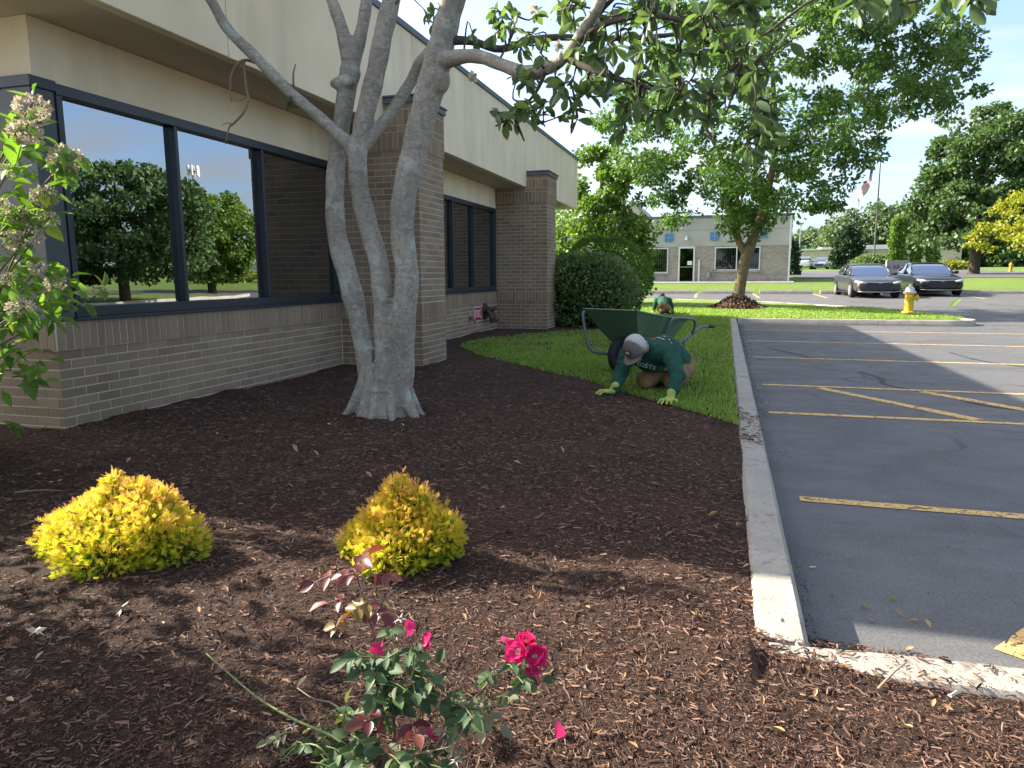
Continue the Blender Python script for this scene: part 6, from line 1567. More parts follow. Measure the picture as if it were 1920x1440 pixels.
def thuja(label, c, lobes, n):
    t = thing('golden_thuja', label, 'shrub', (c[0], c[1], 0.14))
    c = np.array([c[0], c[1], 0.14]); Ps = []; Ax = []; Rv = []
    wts = np.array([l[3] * l[4] for l in lobes]); wts /= wts.sum()
    for (x, y, z, rx, rz_), w in zip(lobes, wts):
        m = int(n * w); d = unit(rng.normal(size=(m, 3)))
        dep = rng.random(m) ** 2.6 * 0.55
        lump = 1 + rng.choice([0, 0, 0, 0, 0, 0.10, 0.16], m) * rng.random(m) + 0.19 * np.sin(d[:, 0] * 9 + x * 40) * np.sin(d[:, 1] * 8 + y * 30) * np.sin(d[:, 2] * 7 + 1)
        q = c + np.array([x, y, z * 0.9]) + d * np.array([rx, rx, rz_ * 0.92]) * (lump * (1 - dep))[:, None]
        k = q[:, 2] > 0.15
        q, d, dep = q[k], d[k], dep[k]
        Ps.append(q); Ax.append(d * np.array([1, 1, 0.8]) + np.array([0, 0, 0.40]) + rng.normal(0, 0.38, d.shape))
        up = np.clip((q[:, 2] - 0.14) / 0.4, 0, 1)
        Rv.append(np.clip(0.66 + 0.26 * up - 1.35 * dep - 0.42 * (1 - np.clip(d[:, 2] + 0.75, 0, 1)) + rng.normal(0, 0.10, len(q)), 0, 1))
    Ps, Ax, Rv = np.concatenate(Ps), np.concatenate(Ax), np.concatenate(Rv)
    T, F = SPRAY; nS = len(Ps)
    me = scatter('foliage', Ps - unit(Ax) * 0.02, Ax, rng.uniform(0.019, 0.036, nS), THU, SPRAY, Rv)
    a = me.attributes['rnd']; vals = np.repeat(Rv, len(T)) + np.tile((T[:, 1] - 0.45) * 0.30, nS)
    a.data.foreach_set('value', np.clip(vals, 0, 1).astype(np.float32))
    link('foliage', me, t)
    for (x, y, z, rx, rz_) in lobes:
        Q = cr([(c[0], c[1], 0.10, 0.012), (c[0] + x * 0.5, c[1] + y * 0.5, 0.14 + z * 0.6, 0.008), (c[0] + x, c[1] + y, 0.14 + z, 0.004)], 7)
        MB().tube(Q[:, :3], Q[:, 3], 6).obj('stem', STEMB, t, smooth=True)
        for k in range(5):
            d = unit(rng.normal(size=3) + np.array([0, 0, 0.6])); e = c + np.array([x, y, z]) + d * np.array([rx, rx, rz_]) * 0.8
            MB().tube([Q[4, :3], (Q[4, :3] + e) / 2 + rng.normal(0, 0.01, 3), e], [0.004, 0.003, 0.002], 5).obj('twig', STEMB, t)
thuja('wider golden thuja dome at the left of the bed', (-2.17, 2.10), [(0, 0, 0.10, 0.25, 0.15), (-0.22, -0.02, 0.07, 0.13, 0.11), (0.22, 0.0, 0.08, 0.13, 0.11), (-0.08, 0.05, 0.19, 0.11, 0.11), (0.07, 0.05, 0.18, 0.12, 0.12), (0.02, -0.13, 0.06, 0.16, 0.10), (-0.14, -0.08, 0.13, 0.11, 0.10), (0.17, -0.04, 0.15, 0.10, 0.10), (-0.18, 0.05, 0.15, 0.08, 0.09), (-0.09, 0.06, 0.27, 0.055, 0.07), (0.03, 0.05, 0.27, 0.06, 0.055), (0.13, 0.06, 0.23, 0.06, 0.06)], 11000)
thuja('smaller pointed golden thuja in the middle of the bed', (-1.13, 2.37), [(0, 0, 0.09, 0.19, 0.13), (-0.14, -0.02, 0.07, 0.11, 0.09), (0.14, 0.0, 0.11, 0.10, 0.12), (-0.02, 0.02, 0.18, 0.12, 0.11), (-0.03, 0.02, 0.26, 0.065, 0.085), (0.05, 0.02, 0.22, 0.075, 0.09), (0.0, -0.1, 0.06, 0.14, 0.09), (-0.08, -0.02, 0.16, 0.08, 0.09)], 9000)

# ---------------------------------------------------------------- hydrangea at the window corner
HLEAF = leafmat('hydrangea_leaf', [(0.0, (0.10, 0.19, 0.035)), (0.5, (0.15, 0.265, 0.045)), (0.92, (0.20, 0.33, 0.055)), (1.0, (0.38, 0.44, 0.05))], 0.5, 0.45)
FLOR = leafmat('dry_floret', [(0.0, (0.36, 0.29, 0.20)), (0.5, (0.52, 0.44, 0.33)), (1.0, (0.68, 0.61, 0.50))], 0.35, 0.85, (1, 1, 0.9))
HST = mat('hydrangea_stem', (0.16, 0.13, 0.075), 0.85, var=0.2)
HYL = leafshape([(0.0, 0.01), (0.10, 0.09), (0.30, 0.21), (0.52, 0.24), (0.74, 0.17), (0.90, 0.07), (1.0, 0.005)], 0.20, 0.28)
hyd = thing('hydrangea', 'leafy hydrangea with dried tan flower heads before the window corner', 'shrub', (-4.05, 2.7, 0.14))
heads = [(62, 202, 2.57, 30), (50, 248, 2.52, 27), (127, 298, 2.60, 28), (113, 322, 2.60, 12), (87, 368, 2.57, 23), (36, 405, 2.52, 21), (95, 412, 2.57, 17), (58, 440, 2.52, 23), (16, 452, 2.47, 21), (75, 503, 2.52, 15), (107, 531, 2.57, 18), (42, 578, 2.42, 23), (18, 523, 2.47, 14), (189, 546, 3.03, 12), (24, 320, 2.52, 15), (8, 385, 2.42, 15)]
foot = np.array([-4.05, 2.7, 0.12])
hl = []
for (x, y, Y, r_) in heads:
    p = at(x, y, Y); r = r_ / pxm(p); n = int(120 + 5.5 * r_)
    d = unit(rng.normal(size=(n, 3))); q = p + d * r * np.array([1, 1, 0.78]) * (0.55 + 0.45 * rng.random(n))[:, None] ** 0.5
    h_ = link('flower_head', scatter('flower_head', q, d + rng.normal(0, 0.7, (n, 3)), r * 0.27 * rng.uniform(0.7, 1.3, n), FLOR, LEAF2W), hyd)
    b0 = foot + np.array([rng.normal(0, 0.15), rng.normal(0, 0.12), 0])
    Q = cr([(*b0, 0.008), (*(b0 * 0.55 + p * 0.45 + np.array([-0.12, -0.05, 0.12])), 0.006), (*(p - np.array([0.04, 0.0, 0.03])), 0.004), (*p, 0.003)], 12)
    MB().tube(Q[:, :3], Q[:, 3], 6).obj('stem', HST, hyd, smooth=True)
    for k in range(4, 10): hl.append((Q[k, :3], unit(Q[k, :3] - Q[k - 1, :3])))
lp_, la_, ls_ = [], [], []
for (q, d) in hl:
    for _ in range(rng.integers(1, 4)):
        o_ = unit(np.cross(d, rng.normal(size=3))); lp_.append(q + o_ * 0.02); la_.append(unit(o_ + d * 0.3 + np.array([0, 0, -0.12]))); ls_.append(rng.uniform(0.06, 0.10))
for (x, y, s, c) in ((25, 235, 22, 8), (75, 235, 25, 8), (30, 300, 30, 14), (80, 305, 30, 10), (40, 350, 35, 14), (75, 395, 28, 8), (20, 420, 25, 8), (30, 480, 30, 12), (110, 550, 28, 8), (140, 560, 22, 5), (70, 545, 35, 16), (30, 560, 30, 12), (60, 600, 35, 14), (100, 590, 28, 8), (20, 610, 25, 8), (30, 660, 30, 14), (75, 675, 25, 8), (60, 710, 25, 6), (10, 690, 18, 6), (10, 800, 14, 4), (5, 260, 20, 8), (45, 275, 30, 8)):
    for _ in range(c):
        q = at(x + rng.normal(0, s * 0.6), y + rng.normal(0, s * 0.5), 2.85 + rng.normal(0, 0.12)); a_ = rng.uniform(0, 6.283)
        lp_.append(q); la_.append(unit(np.array([math.cos(a_) + 0.35, math.sin(a_) - 0.2, rng.normal(-0.35, 0.35)]))); ls_.append(rng.uniform(0.06, 0.11))
hm = mesh_np('leaf', *HYL, HLEAF, True, np.zeros(len(HYL[0])))
nl = len(lp_); od = rng.permutation(nl)
for i in od[:300]:
    A = la_[i]; X = unit(np.cross(A, unit(rng.normal(0, 0.35, 3) + np.array([0.15, -0.2, 1.0])))); Z = np.cross(X, A); s = ls_[i]
    if Z[2] < 0: X, Z = -X, -Z
    link('leaf', hm, hyd, mat=Matrix(((X[0] * s, A[0] * s, Z[0] * s, lp_[i][0]), (X[1] * s, A[1] * s, Z[1] * s, lp_[i][1]), (X[2] * s, A[2] * s, Z[2] * s, lp_[i][2]), (0, 0, 0, 1))))
# the rest of the shrub, left of the picture
n = 1500
q = np.stack([rng.normal(-4.6, 0.30, n), rng.normal(2.55, 0.36, n), 0.30 + 1.05 * rng.random(n)], -1); q = q[(q[:, 1] < 3.3) & (q[:, 0] < -3.9)]
ix = od[300:]
if len(ix): q = np.vstack([q, np.array(lp_)[ix]])
tag(link('foliage', scatter('foliage', q, rng.normal(size=(len(q), 3)) + np.array([0.2, 0, -0.2]), rng.uniform(0.08, 0.15, len(q)), HLEAF, HYL, roll=rng.normal(0, 0.5, (len(q), 3)) + np.array([0, 0, 1.2]), smooth=True), hyd), kind='stuff')
# another hydrangea in the row, nearer the camera; its shade lies on the bed
hy2 = thing('hydrangea', 'second hydrangea of the row, just left of the picture, shading the bed', 'shrub', (-4.0, 1.2, 0.14))
n = 2600
q = np.stack([rng.normal(-3.7, 0.34, n), rng.normal(1.2, 0.30, n), 0.25 + 1.6 * rng.random(n)], -1)
tag(link('foliage', scatter('foliage', q, rng.normal(size=(len(q), 3)), rng.uniform(0.08, 0.15, len(q)), HLEAF, HYL, roll=rng.normal(0, 0.5, (len(q), 3)) + np.array([0, 0, 1.2]), smooth=True), hy2), kind='stuff')
for k in range(9):
    MB().tube(cr([(-4.0 + rng.normal(0, 0.08), 1.15 + rng.normal(0, 0.08), 0.1, 0), (-4.0 + rng.normal(0, 0.2), 1.15 + rng.normal(0, 0.2), 0.9, 0), (-4.0 + rng.normal(0, 0.35), 1.15 + rng.normal(0, 0.3), 1.7, 0)], 8)[:, :3], 0.007, 6).obj('stem', HST, hy2, smooth=True)

# ---------------------------------------------------------------- rose in the foreground
RG = leafmat('rose_leaf_green', [(0.0, (0.035, 0.075, 0.028)), (0.5, (0.055, 0.105, 0.036)), (0.9, (0.085, 0.14, 0.045)), (1.0, (0.18, 0.19, 0.09))], 0.3, 0.6)
RR = leafmat('rose_leaf_red', [(0.0, (0.12, 0.026, 0.030)), (0.5, (0.17, 0.045, 0.045)), (1.0, (0.22, 0.075, 0.05))], 0.35, 0.4, (1.2, 0.9, 0.7))
RO = leafmat('rose_leaf_bronze', [(0.0, (0.17, 0.085, 0.022)), (0.5, (0.22, 0.13, 0.025)), (1.0, (0.20, 0.17, 0.03))], 0.35, 0.42, (1.2, 1.0, 0.6))
RD = leafmat('rose_leaf_eaten', [(0.0, (0.10, 0.125, 0.06)), (0.5, (0.16, 0.17, 0.09)), (1.0, (0.34, 0.29, 0.17))], 0.3, 0.7)
PINK = leafmat('rose_petal', [(0.0, (0.62, 0.012, 0.13)), (0.6, (0.72, 0.025, 0.17)), (1.0, (0.78, 0.08, 0.26))], 0.35, 0.5, (1, 1, 1))
PNKL = mat('petal_pale', (0.74, 0.42, 0.50), 0.6, var=0.1, vscale=60); STAM = mat('stamen', (0.42, 0.25, 0.10), 0.8, var=0)
RSG = mat('rose_cane_green', (0.14, 0.17, 0.045), 0.6, var=0.2, vscale=40); RSB = mat('rose_cane_brown', (0.16, 0.11, 0.075), 0.8, var=0.25, vscale=30); RSR = mat('rose_cane_red', (0.16, 0.05, 0.04), 0.6, var=0.2, vscale=30)
SEP = mat('dry_sepal', (0.50, 0.44, 0.36), 0.8, var=0.15, vscale=40); THN = mat('thorn', (0.52, 0.44, 0.33), 0.6, var=0.1)
ROSL = leafshape([(0.0, 0.01), (0.10, 0.14), (0.28, 0.27), (0.50, 0.31), (0.72, 0.24), (0.90, 0.10), (1.0, 0.005)], 0.16, 0.25)
lmesh = {k: mesh_np('leaf', *ROSL, m_, True, np.zeros(len(ROSL[0]))) for k, m_ in (('g', RG), ('r', RR), ('o', RO), ('d', RD))}
rose = thing('rose_bush', 'thorny rose bush with magenta blooms and reddish young leaves in the foreground', 'shrub', (-0.66, 1.28, 0.14))
def cane(pts, r0, r1, mtl, n=16):
    P = np.array([at(*p) for p in pts]); Q = cr(P, n); MB().tube(Q, np.linspace(r0, r1, n), 7).obj('cane', mtl, rose, smooth=True); return Q
def leaflet(p, ax, s, kind, flat=0.8):
    A = unit(ax); X = unit(np.cross(A, unit(rng.normal(0, 0.35, 3) + np.array([0, -0.35, 1.0]) * flat))); Z = np.cross(X, A)
    if Z[2] < 0: X, Z = -X, -Z
    link('leaf', lmesh[kind], rose, mat=Matrix(((X[0] * s, A[0] * s, Z[0] * s, p[0]), (X[1] * s, A[1] * s, Z[1] * s, p[1]), (X[2] * s, A[2] * s, Z[2] * s, p[2]), (0, 0, 0, 1))))
def compound(p, d, s, kind, n=5):
    """a rose leaf: a stalk with paired leaflets and one at the tip"""
    p = np.array(p, float); d = unit(d); e = p + d * s * 1.5
    MB().tube([p, (p + e) / 2 + np.array([0, 0, 0.004]), e], 0.0011, 5).obj('stalk', RSG if kind in 'gd' else RSR, rose)
    sd = unit(np.cross(d, np.array([0, -0.3, 1.0])))
    leaflet(e, d + np.array([0, 0, -0.15]), s * rng.uniform(0.9, 1.15), kind)
    for k in range((n - 1) // 2):
        b_ = p + (e - p) * (0.45 + 0.38 * k)
        for q in (-1, 1):
            leaflet(b_, d * 0.45 + sd * q + np.array([0, 0, -0.1]), s * rng.uniform(0.75, 0.95), kind)
A = cane([(735, 1455, 1.26), (742, 1380, 1.27), (735, 1290, 1.30), (712, 1210, 1.34), (690, 1150, 1.37), (668, 1062, 1.40)], 0.0040, 0.0018, RSR)
B = cane([(770, 1455, 1.25), (785, 1380, 1.26), (795, 1290, 1.28), (800, 1220, 1.30), (795, 1190, 1.30)], 0.0036, 0.0016, RSG)
C = cane([(700, 1450, 1.24), (690, 1390, 1.25), (720, 1310, 1.28), (745, 1240, 1.30), (735, 1180, 1.31)], 0.0036, 0.0016, RSB)
Dd = cane([(800, 1450, 1.25), (840, 1370, 1.28), (900, 1300, 1.33), (950, 1250, 1.37), (985, 1232, 1.38)], 0.0036, 0.0018, RSB)
E_ = cane([(690, 1440, 1.22), (635, 1386, 1.24), (560, 1352, 1.26), (500, 1318, 1.29), (470, 1296, 1.31), (440, 1270, 1.33), (390, 1226, 1.36)], 0.0038, 0.0018, RSG, 22)
for pts, m_ in (([(800, 1445, 1.26), (830, 1380, 1.28), (850, 1310, 1.30), (866, 1262, 1.31)], DEADT), ([(790, 1450, 1.22), (815, 1370, 1.24), (828, 1310, 1.25)], DEADT), ([(640, 1450, 1.2), (600, 1400, 1.2), (560, 1400, 1.22), (528, 1430, 1.22)], RSG), ([(840, 1440, 1.2), (870, 1370, 1.24), (900, 1330, 1.27), (960, 1320, 1.3)], RSB),
                ([(700, 1440, 1.3), (640, 1330, 1.36), (590, 1310, 1.4), (560, 1290, 1.44)], RSB), ([(700, 1450, 1.2), (760, 1420, 1.2), (850, 1400, 1.2)], DEADT), ([(680, 1430, 1.3), (660, 1370, 1.33), (628, 1330, 1.36)], RSG)):
    cane(pts, 0.0026, 0.0014, m_, 12)
for i in range(3, 20, 2):
    q = E_[i]; d = np.array([rng.normal(0, 0.3), -0.4, 1.0 if i % 4 else -0.9])
    MB().tube([q, q + unit(d) * 0.006, q + unit(d) * 0.011 + np.array([0.002, 0, 0])], [0.0028, 0.0012, 0.0002], 5).obj('thorn', THN, rose)
cl = [(640, 1082, 1.40, 'r', 0.033, 2), (690, 1068, 1.40, 'r', 0.026, 2), (655, 1120, 1.39, 'r', 0.030, 1), (672, 1130, 1.38, 'r', 0.030, 1), (712, 1120, 1.38, 'o', 0.030, 1), (660, 1180, 1.36, 'o', 0.026, 1), (735, 1180, 1.32, 'g', 0.026, 1), (690, 1225, 1.32, 'g', 0.026, 2), (720, 1235, 1.31, 'g', 0.027, 2), (755, 1235, 1.31, 'g', 0.026, 2),
      (775, 1215, 1.3, 'g', 0.025, 1), (700, 1260, 1.3, 'g', 0.026, 2), (730, 1275, 1.29, 'g', 0.027, 2), (775, 1270, 1.29, 'g', 0.026, 2), (715, 1300, 1.28, 'g', 0.028, 2), (800, 1300, 1.29, 'g', 0.027, 2), (830, 1305, 1.3, 'g', 0.024, 1), (760, 1300, 1.28, 'g', 0.025, 1), (735, 1345, 1.26, 'r', 0.030, 1), (775, 1350, 1.26, 'r', 0.030, 1),
      (750, 1385, 1.25, 'r', 0.026, 1), (765, 1290, 1.28, 'r', 0.022, 1), (880, 1320, 1.3, 'g', 0.025, 2), (905, 1330, 1.31, 'd', 0.024, 1), (860, 1310, 1.3, 'g', 0.022, 1), (935, 1305, 1.33, 'd', 0.022, 1), (955, 1255, 1.36, 'g', 0.022, 1), (970, 1275, 1.36, 'g', 0.022, 1), (935, 1260, 1.36, 'g', 0.02, 1), (700, 1345, 1.26, 'd', 0.024, 1), (690, 1370, 1.25, 'g', 0.026, 2), (655, 1370, 1.25, 'g', 0.026, 1),
      (640, 1360, 1.26, 'g', 0.022, 1), (620, 1395, 1.22, 'g', 0.022, 1), (600, 1410, 1.22, 'g', 0.021, 1), (560, 1390, 1.23, 'g', 0.018, 1), (545, 1375, 1.24, 'd', 0.018, 1), (740, 1415, 1.22, 'g', 0.027, 2), (775, 1415, 1.22, 'g', 0.026, 2), (720, 1435, 1.2, 'g', 0.025, 2), (830, 1415, 1.22, 'g', 0.024, 1), (850, 1440, 1.2, 'g', 0.024, 1), (660, 1435, 1.2, 'g', 0.022, 2), (590, 1440, 1.18, 'g', 0.022, 1),
      (800, 1440, 1.2, 'g', 0.024, 1), (870, 1385, 1.25, 'd', 0.020, 1), (615, 1350, 1.3, 'd', 0.018, 1), (690, 1400, 1.23, 'g', 0.024, 1)]
for (x, y, Y, kind, s, c) in cl:
    s *= 1.4
    for _ in range(c + (1 if kind in 'gd' and y > 1200 else 0)):
        p = at(x + rng.normal(0, 6), y + rng.normal(0, 6), Y + rng.normal(0, 0.015)); a_ = rng.uniform(0, 6.283)
        compound(p, np.array([math.cos(a_), math.sin(a_) * 0.5 - 0.35, rng.normal(0.0, 0.35)]), s, kind, 5 if rng.random() < 0.6 else 3)
# blooms
PET = (lambda nu, nv: (np.array([((u - 0.5) * (0.35 + 1.25 * math.sin(min(1.0, v * 1.15) * math.pi / 2)) * (1 - 0.25 * max(0, v - 0.75) * 4 * abs(u - 0.5)), v, 0.30 * v * v - 0.10 * v + 0.5 * (u - 0.5) ** 2 + 0.05 * math.sin(u * 14) * v) for v in np.linspace(0, 1, nv) for u in np.linspace(0, 1, nu)]),
       np.array([(j * nu + i, j * nu + i + 1, (j + 1) * nu + i + 1, (j + 1) * nu + i) for j in range(nv - 1) for i in range(nu - 1)])))(6, 5)
petm = mesh_np('petal', *PET, PINK, True, np.zeros(len(PET[0])))
def bloom(c, nrm, s, n=5, rot=0.0, cup=0.55):
    c = np.array(c, float); nrm = unit(nrm); u = unit(np.cross(nrm, np.array([0.1, 0.2, 1]))); v = np.cross(nrm, u)
    fl_ = MB().ell(c, (0.004, 0.004, 0.004), 8, 6).obj('flower', RSG, rose, smooth=True)
    for ring, (m_, k, cp) in enumerate(((n, 1.0, cup), (n, 0.8, cup + 0.45))):
        for i in range(m_):
            a_ = rot + 2 * math.pi * (i + 0.5 * ring) / m_ + rng.normal(0, 0.06)
            A = unit((u * math.cos(a_) + v * math.sin(a_)) + nrm * cp * rng.uniform(0.7, 1.2)); Z = unit(nrm - A * (nrm @ A)); X = np.cross(A, Z); q = s * k * rng.uniform(0.92, 1.08)
            link('petal', petm, fl_, mat=Matrix(((X[0] * q, A[0] * q, Z[0] * q, c[0]), (X[1] * q, A[1] * q, Z[1] * q, c[1]), (X[2] * q, A[2] * q, Z[2] * q, c[2]), (0, 0, 0, 1))))
    mbs = MB()
    for k in range(16):
        d = unit(nrm + rng.normal(0, 0.35, 3)); mbs.tube([c + nrm * 0.003, c + d * 0.010], [0.0006, 0.0009], 4)
    tag(mbs.obj('stamens', STAM, fl_), kind='stuff')
    decal('pale_eye', c + nrm * 0.0045, u, v, nrm, s * 0.28, s * 0.28, PNKL, fl_)
bloom(at(975, 1222, 1.38), (-0.25, -0.9, 0.55), 0.027, 5, 0.2, 0.3)
bloom(at(1005, 1230, 1.385), (0.35, -0.85, 0.5), 0.027, 5, 0.7, 0.45)
bloom(at(990, 1206, 1.40), (0.0, -0.4, 0.9), 0.022, 5, 0.4, 0.6)
bloom(at(1000, 1248, 1.38), (0.3, -0.8, -0.3), 0.020, 5, 1.0, 0.8)
def petal_at(p, A, s, parent=rose, name='petal'):
    A = unit(A); Z = unit(np.cross(A, rng.normal(size=3))); X = np.cross(A, Z)
    return link(name, petm, parent, mat=Matrix(((X[0] * s, A[0] * s, Z[0] * s, p[0]), (X[1] * s, A[1] * s, Z[1] * s, p[1]), (X[2] * s, A[2] * s, Z[2] * s, p[2]), (0, 0, 0, 1))))
petal_at(at(1008, 1262, 1.38), (0.4, -0.1, -0.9), 0.022); petal_at(at(960, 1200, 1.39), (-0.8, -0.1, 0.4), 0.02)
for (x, y, Y, dx_, dz_) in ((765, 1163, 1.31, 0.4, -0.8), (772, 1172, 1.31, 0.3, -0.8), (795, 1190, 1.30, 0.7, -0.3), (800, 1196, 1.30, 0.5, -0.6), (718, 1204, 1.31, -0.5, -0.6), (713, 1208, 1.31, -0.2, -0.8), (800, 1376, 1.24, 0.9, 0.1), (806, 1379, 1.24, 0.9, -0.2), (750, 1420, 1.2, 0.2, -0.8)):
    petal_at(at(x, y, Y), (dx_, -0.2, dz_), 0.020)
for (x, y, Y) in ((752, 1160, 1.31), (722, 1187, 1.31), (745, 1192, 1.31), (840, 1372, 1.24), (835, 1400, 1.22), (857, 1425, 1.2), (550, 1362, 1.25), (930, 1255, 1.36)):
    p = at(x, y, Y); hip = MB().ell(p, (0.0035, 0.0035, 0.0045), 8, 6).obj('hip', RSB, rose, smooth=True)
    for k in range(5):
        a_ = 2 * math.pi * k / 5 + 0.3; d = unit(np.array([math.cos(a_), math.sin(a_), rng.normal(0.1, 0.3)])); sd = unit(np.cross(d, np.array([0, 0, 1.0])))
        MB().add([p + sd * 0.0025, p - sd * 0.0025, p + d * 0.009 - sd * 0.0012, p + d * 0.017, p + d * 0.009 + sd * 0.0012], [(0, 1, 2, 4), (4, 2, 3)]).obj('sepal', SEP, hip)

# ---------------------------------------------------------------- litter on the ground
DRY = leafmat('dry_leaf_tan', [(0.0, (0.36, 0.20, 0.09)), (0.5, (0.48, 0.28, 0.12)), (1.0, (0.58, 0.40, 0.22))], 0.25, 0.7, (1, 1, 0.8))
FRS = leafmat('fresh_leaf', [(0.0, (0.14, 0.24, 0.04)), (1.0, (0.20, 0.32, 0.06))], 0.35, 0.5)
TWG = mat('pale_twig', (0.30, 0.21, 0.13), 0.85, var=0.2, vscale=40); CHALK = mat('pale_wood_scrap', (0.50, 0.44, 0.36), 0.9, var=0.15, vscale=50)
DL = leafshape([(0.0, 0.02), (0.2, 0.16), (0.5, 0.24), (0.8, 0.14), (1.0, 0.01)], -0.45, 0.55)
dm = mesh_np('fallen_leaf', *DL, DRY, True, np.zeros(len(DL[0]))); fm = mesh_np('green_leaf', *DL, FRS, True, np.zeros(len(DL[0])))
def lay(name, me, p, s, label, cat, group=None):
    a_ = rng.uniform(0, 6.283); m_ = Matrix.Translation(p) @ Euler((rng.normal(0, 0.25), rng.normal(0, 0.3), a_)).to_matrix().to_4x4() @ Matrix.Scale(s, 4)
    return tag(link(name, me, mat=m_), label, cat, group)
spotL = [(255, 1255 - 20), (70, 1253), (20, 1420), (505, 1288), (560, 1292), (297, 1132), (355, 1125), (425, 1114), (430, 1122), (470, 1143), (378, 1160), (690, 1075), (733, 1140), (600, 860), (615, 795), (410, 815), (240, 870), (115, 885), (120, 900), (155, 875), (225, 835), (250, 840), (475, 885), (440, 1000), (423, 993), (480, 815), (555, 800), (465, 790), (330, 745),
         (1010, 1130), (1003, 1125), (920, 1172), (876, 1165), (1100, 1148), (1165, 1112), (1050, 1100), (1165, 1300), (928, 1362), (1113, 1393), (1180, 1408), (1520, 1275), (1600, 1258), (1722, 1275), (1750, 1328), (1790, 1330), (1690, 1372), (1430, 1345), (1450, 1380), (1527, 1320), (1305, 1165), (1290, 1085), (860, 1010), (760, 800), (640, 870), (905, 800), (1060, 850), (980, 870), (1110, 790), (1240, 905), (1330, 965), (1385, 980),
         (1000, 760), (1080, 740), (560, 850), (320, 900), (700, 900), (840, 870), (1130, 940), (940, 955), (520, 940), (30, 1330), (150, 1160), (1395, 1060)]
for (x, y) in spotL:
    q = gr(x, y, 0.14)
    z = float(mz(q[0], q[1])) if q[0] < 0.12 or q[1] < 1.95 else 0.135
    s = rng.uniform(0.020, 0.034) * (1.0 if q[1] < 3 else 1.5)
    if y > 1230 and x < 600: zn = 'in the shade left of the rose bush'
    elif y > 1230: zn = 'on the open mulch right of the rose bush'
    elif y > 1040 and x < 560: zn = 'between the wider thuja and the rose bush'
    elif y > 1040 and x < 960: zn = 'at the foot of the pointed thuja'
    elif y > 1040: zn = 'in the sunlit mulch towards the kerb'
    elif x < 450: zn = 'behind the wider thuja, towards the brick wall'
    elif x < 900: zn = 'between the pointed thuja and the grey trunks'
    else: zn = 'on the mulch between the trunks and the kerb'
    lay('fallen_leaf', dm, (q[0], q[1], z + 0.012), s, 'small curled tan leaf lying ' + zn, 'leaf', 'dry leaves ' + zn)
for (x, y) in ((1600, 1049), (1560, 1122), (1694, 1160), (1705, 1168), (1748, 1180), (1635, 1170), (1697, 1222)):
    q = gr(x, y, 0.0); lay('fallen_leaf', dm, (q[0], q[1], 0.008), 0.028, 'small tan leaf lying on the dark asphalt near the kerb corner', 'leaf', 'dry leaves on the asphalt')
q = gr(1615, 1138, 0); lay('green_leaf', fm, (q[0], q[1], 0.006), 0.03, 'yellow green leaf on the asphalt by the kerb corner', 'leaf')
q = gr(1668, 1127, 0); lay('green_leaf', fm, (q[0], q[1], 0.006), 0.034, 'pale green leaf on the asphalt, right of the yellow green one', 'leaf')
q = gr(1783, 580, 0); lay('green_leaf', fm, (q[0], q[1], 0.05), 0.42, 'bright green sprig lying far out on the asphalt behind the hydrant', 'leaf')
q = gr(1496, 1080, 0); lay('green_leaf', fm, (q[0], q[1], 0.03), 0.03, 'small green leaf against the kerb', 'leaf')
q = gr(1045, 1397, 0.14); o = petal_at((q[0], q[1], float(mz(q[0], q[1])) + 0.012), (0.3, 0.4, 0.25), 0.026, None, 'fallen_petal'); tag(o, 'single magenta petal lying on the mulch right of the rose', 'petal')
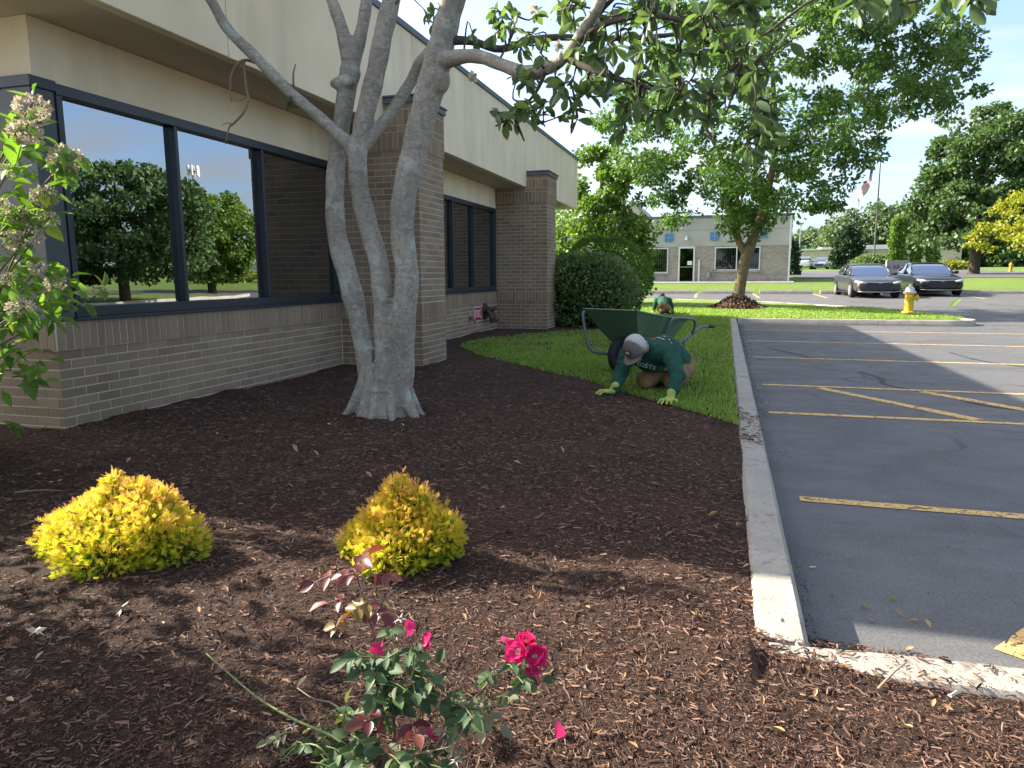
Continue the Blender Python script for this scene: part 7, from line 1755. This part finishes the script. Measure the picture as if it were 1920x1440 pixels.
# lobed dry leaves
LOB = []
for k in range(14):
    a_ = 2 * math.pi * k / 14; r = 0.5 if k % 2 == 0 else 0.22
    LOB.append((r * math.cos(a_) * 1.2, r * math.sin(a_), 0.12 * math.sin(3 * a_)))
lobm = MB().add([(0, 0, 0.05)] + LOB, [(0, 1 + k, 1 + (k + 1) % 14) for k in range(14)]).mesh('lobed_leaf', mat('pale_dry_leaf', (0.44, 0.36, 0.27), 0.8, var=0.2, vscale=40))
for (x, y, lab) in ((72, 1194, 'pale lobed dry leaf at the left edge of the bed'), (232, 1154, 'pale crumpled lobed leaf below the wider thuja')):
    q = gr(x, y, 0.14); lay('lobed_leaf', lobm, (q[0], q[1], float(mz(q[0], q[1])) + 0.012), 0.055, lab, 'leaf')
for i, (a0, a1, lab) in enumerate((((30, 922), (118, 920), 'long pale twig lying behind the wider thuja'), ((95, 970), (40, 985), 'short pale twig lying left of the wider thuja'), ((795, 912), (822, 908), 'thin pale twig lying right behind the pointed thuja'), ((1650, 1284), (1700, 1256), 'thin twig leaning over the near kerb'))):
    p, q = gr(*a0, 0.15), gr(*a1, 0.15)
    if i == 3: q[2] = 0.17
    p[2] = float(mz(p[0], p[1])) + 0.012 if p[0] < 0.14 else 0.14; q[2] = max(q[2], float(mz(q[0], q[1])) + 0.012 if q[0] < 0.14 else 0.145)
    o = MB().tube(cr([(*p, 0), (*((p + q) / 2 + np.array([0.004, 0.006, 0.006])), 0), (*q, 0)], 8)[:, :3], np.linspace(0.004, 0.002, 8), 6).obj('twig', TWG, smooth=True); tag(o, lab, 'twig')
for i, (x, y, s) in enumerate(((1790, 1304, 0.03), (1455, 1212, 0.028), (1497, 1215, 0.026), (1405, 1350, 0.014), (1445, 1148, 0.022), (310, 1170, 0.012), (75, 890, 0.014), (98, 905, 0.015), (1525, 1065, 0.022))):
    z = 0.15 if x < 1520 or y > 1200 else 0.006
    q = gr(x, y, z); b_ = MB()
    V = [(rng.normal(0, 0.5) * (0.5 + abs(c[0])) * 0.3 + c[0], c[1] + rng.normal(0, 0.1), c[2]) for c in [(-1, -0.3, 0), (1, -0.25, 0), (1.1, 0.25, 0.05), (-0.9, 0.3, 0), (-0.8, -0.2, 0.3), (0.8, -0.15, 0.35), (0.9, 0.2, 0.3), (-0.7, 0.2, 0.25)]]
    me = b_.add(V, [(0, 3, 2, 1), (4, 5, 6, 7), (0, 1, 5, 4), (1, 2, 6, 5), (2, 3, 7, 6), (3, 0, 4, 7)]).mesh('wood_scrap', CHALK)
    o = link('wood_scrap', me, mat=Matrix.Translation((q[0], q[1], z + 0.004)) @ Matrix.Rotation(rng.uniform(0, 3), 4, 'Z') @ Matrix.Scale(s * 0.6, 4))
    tag(o, 'small whitish splinter of wood lying on the ground', 'wood scrap', 'pale splinters')
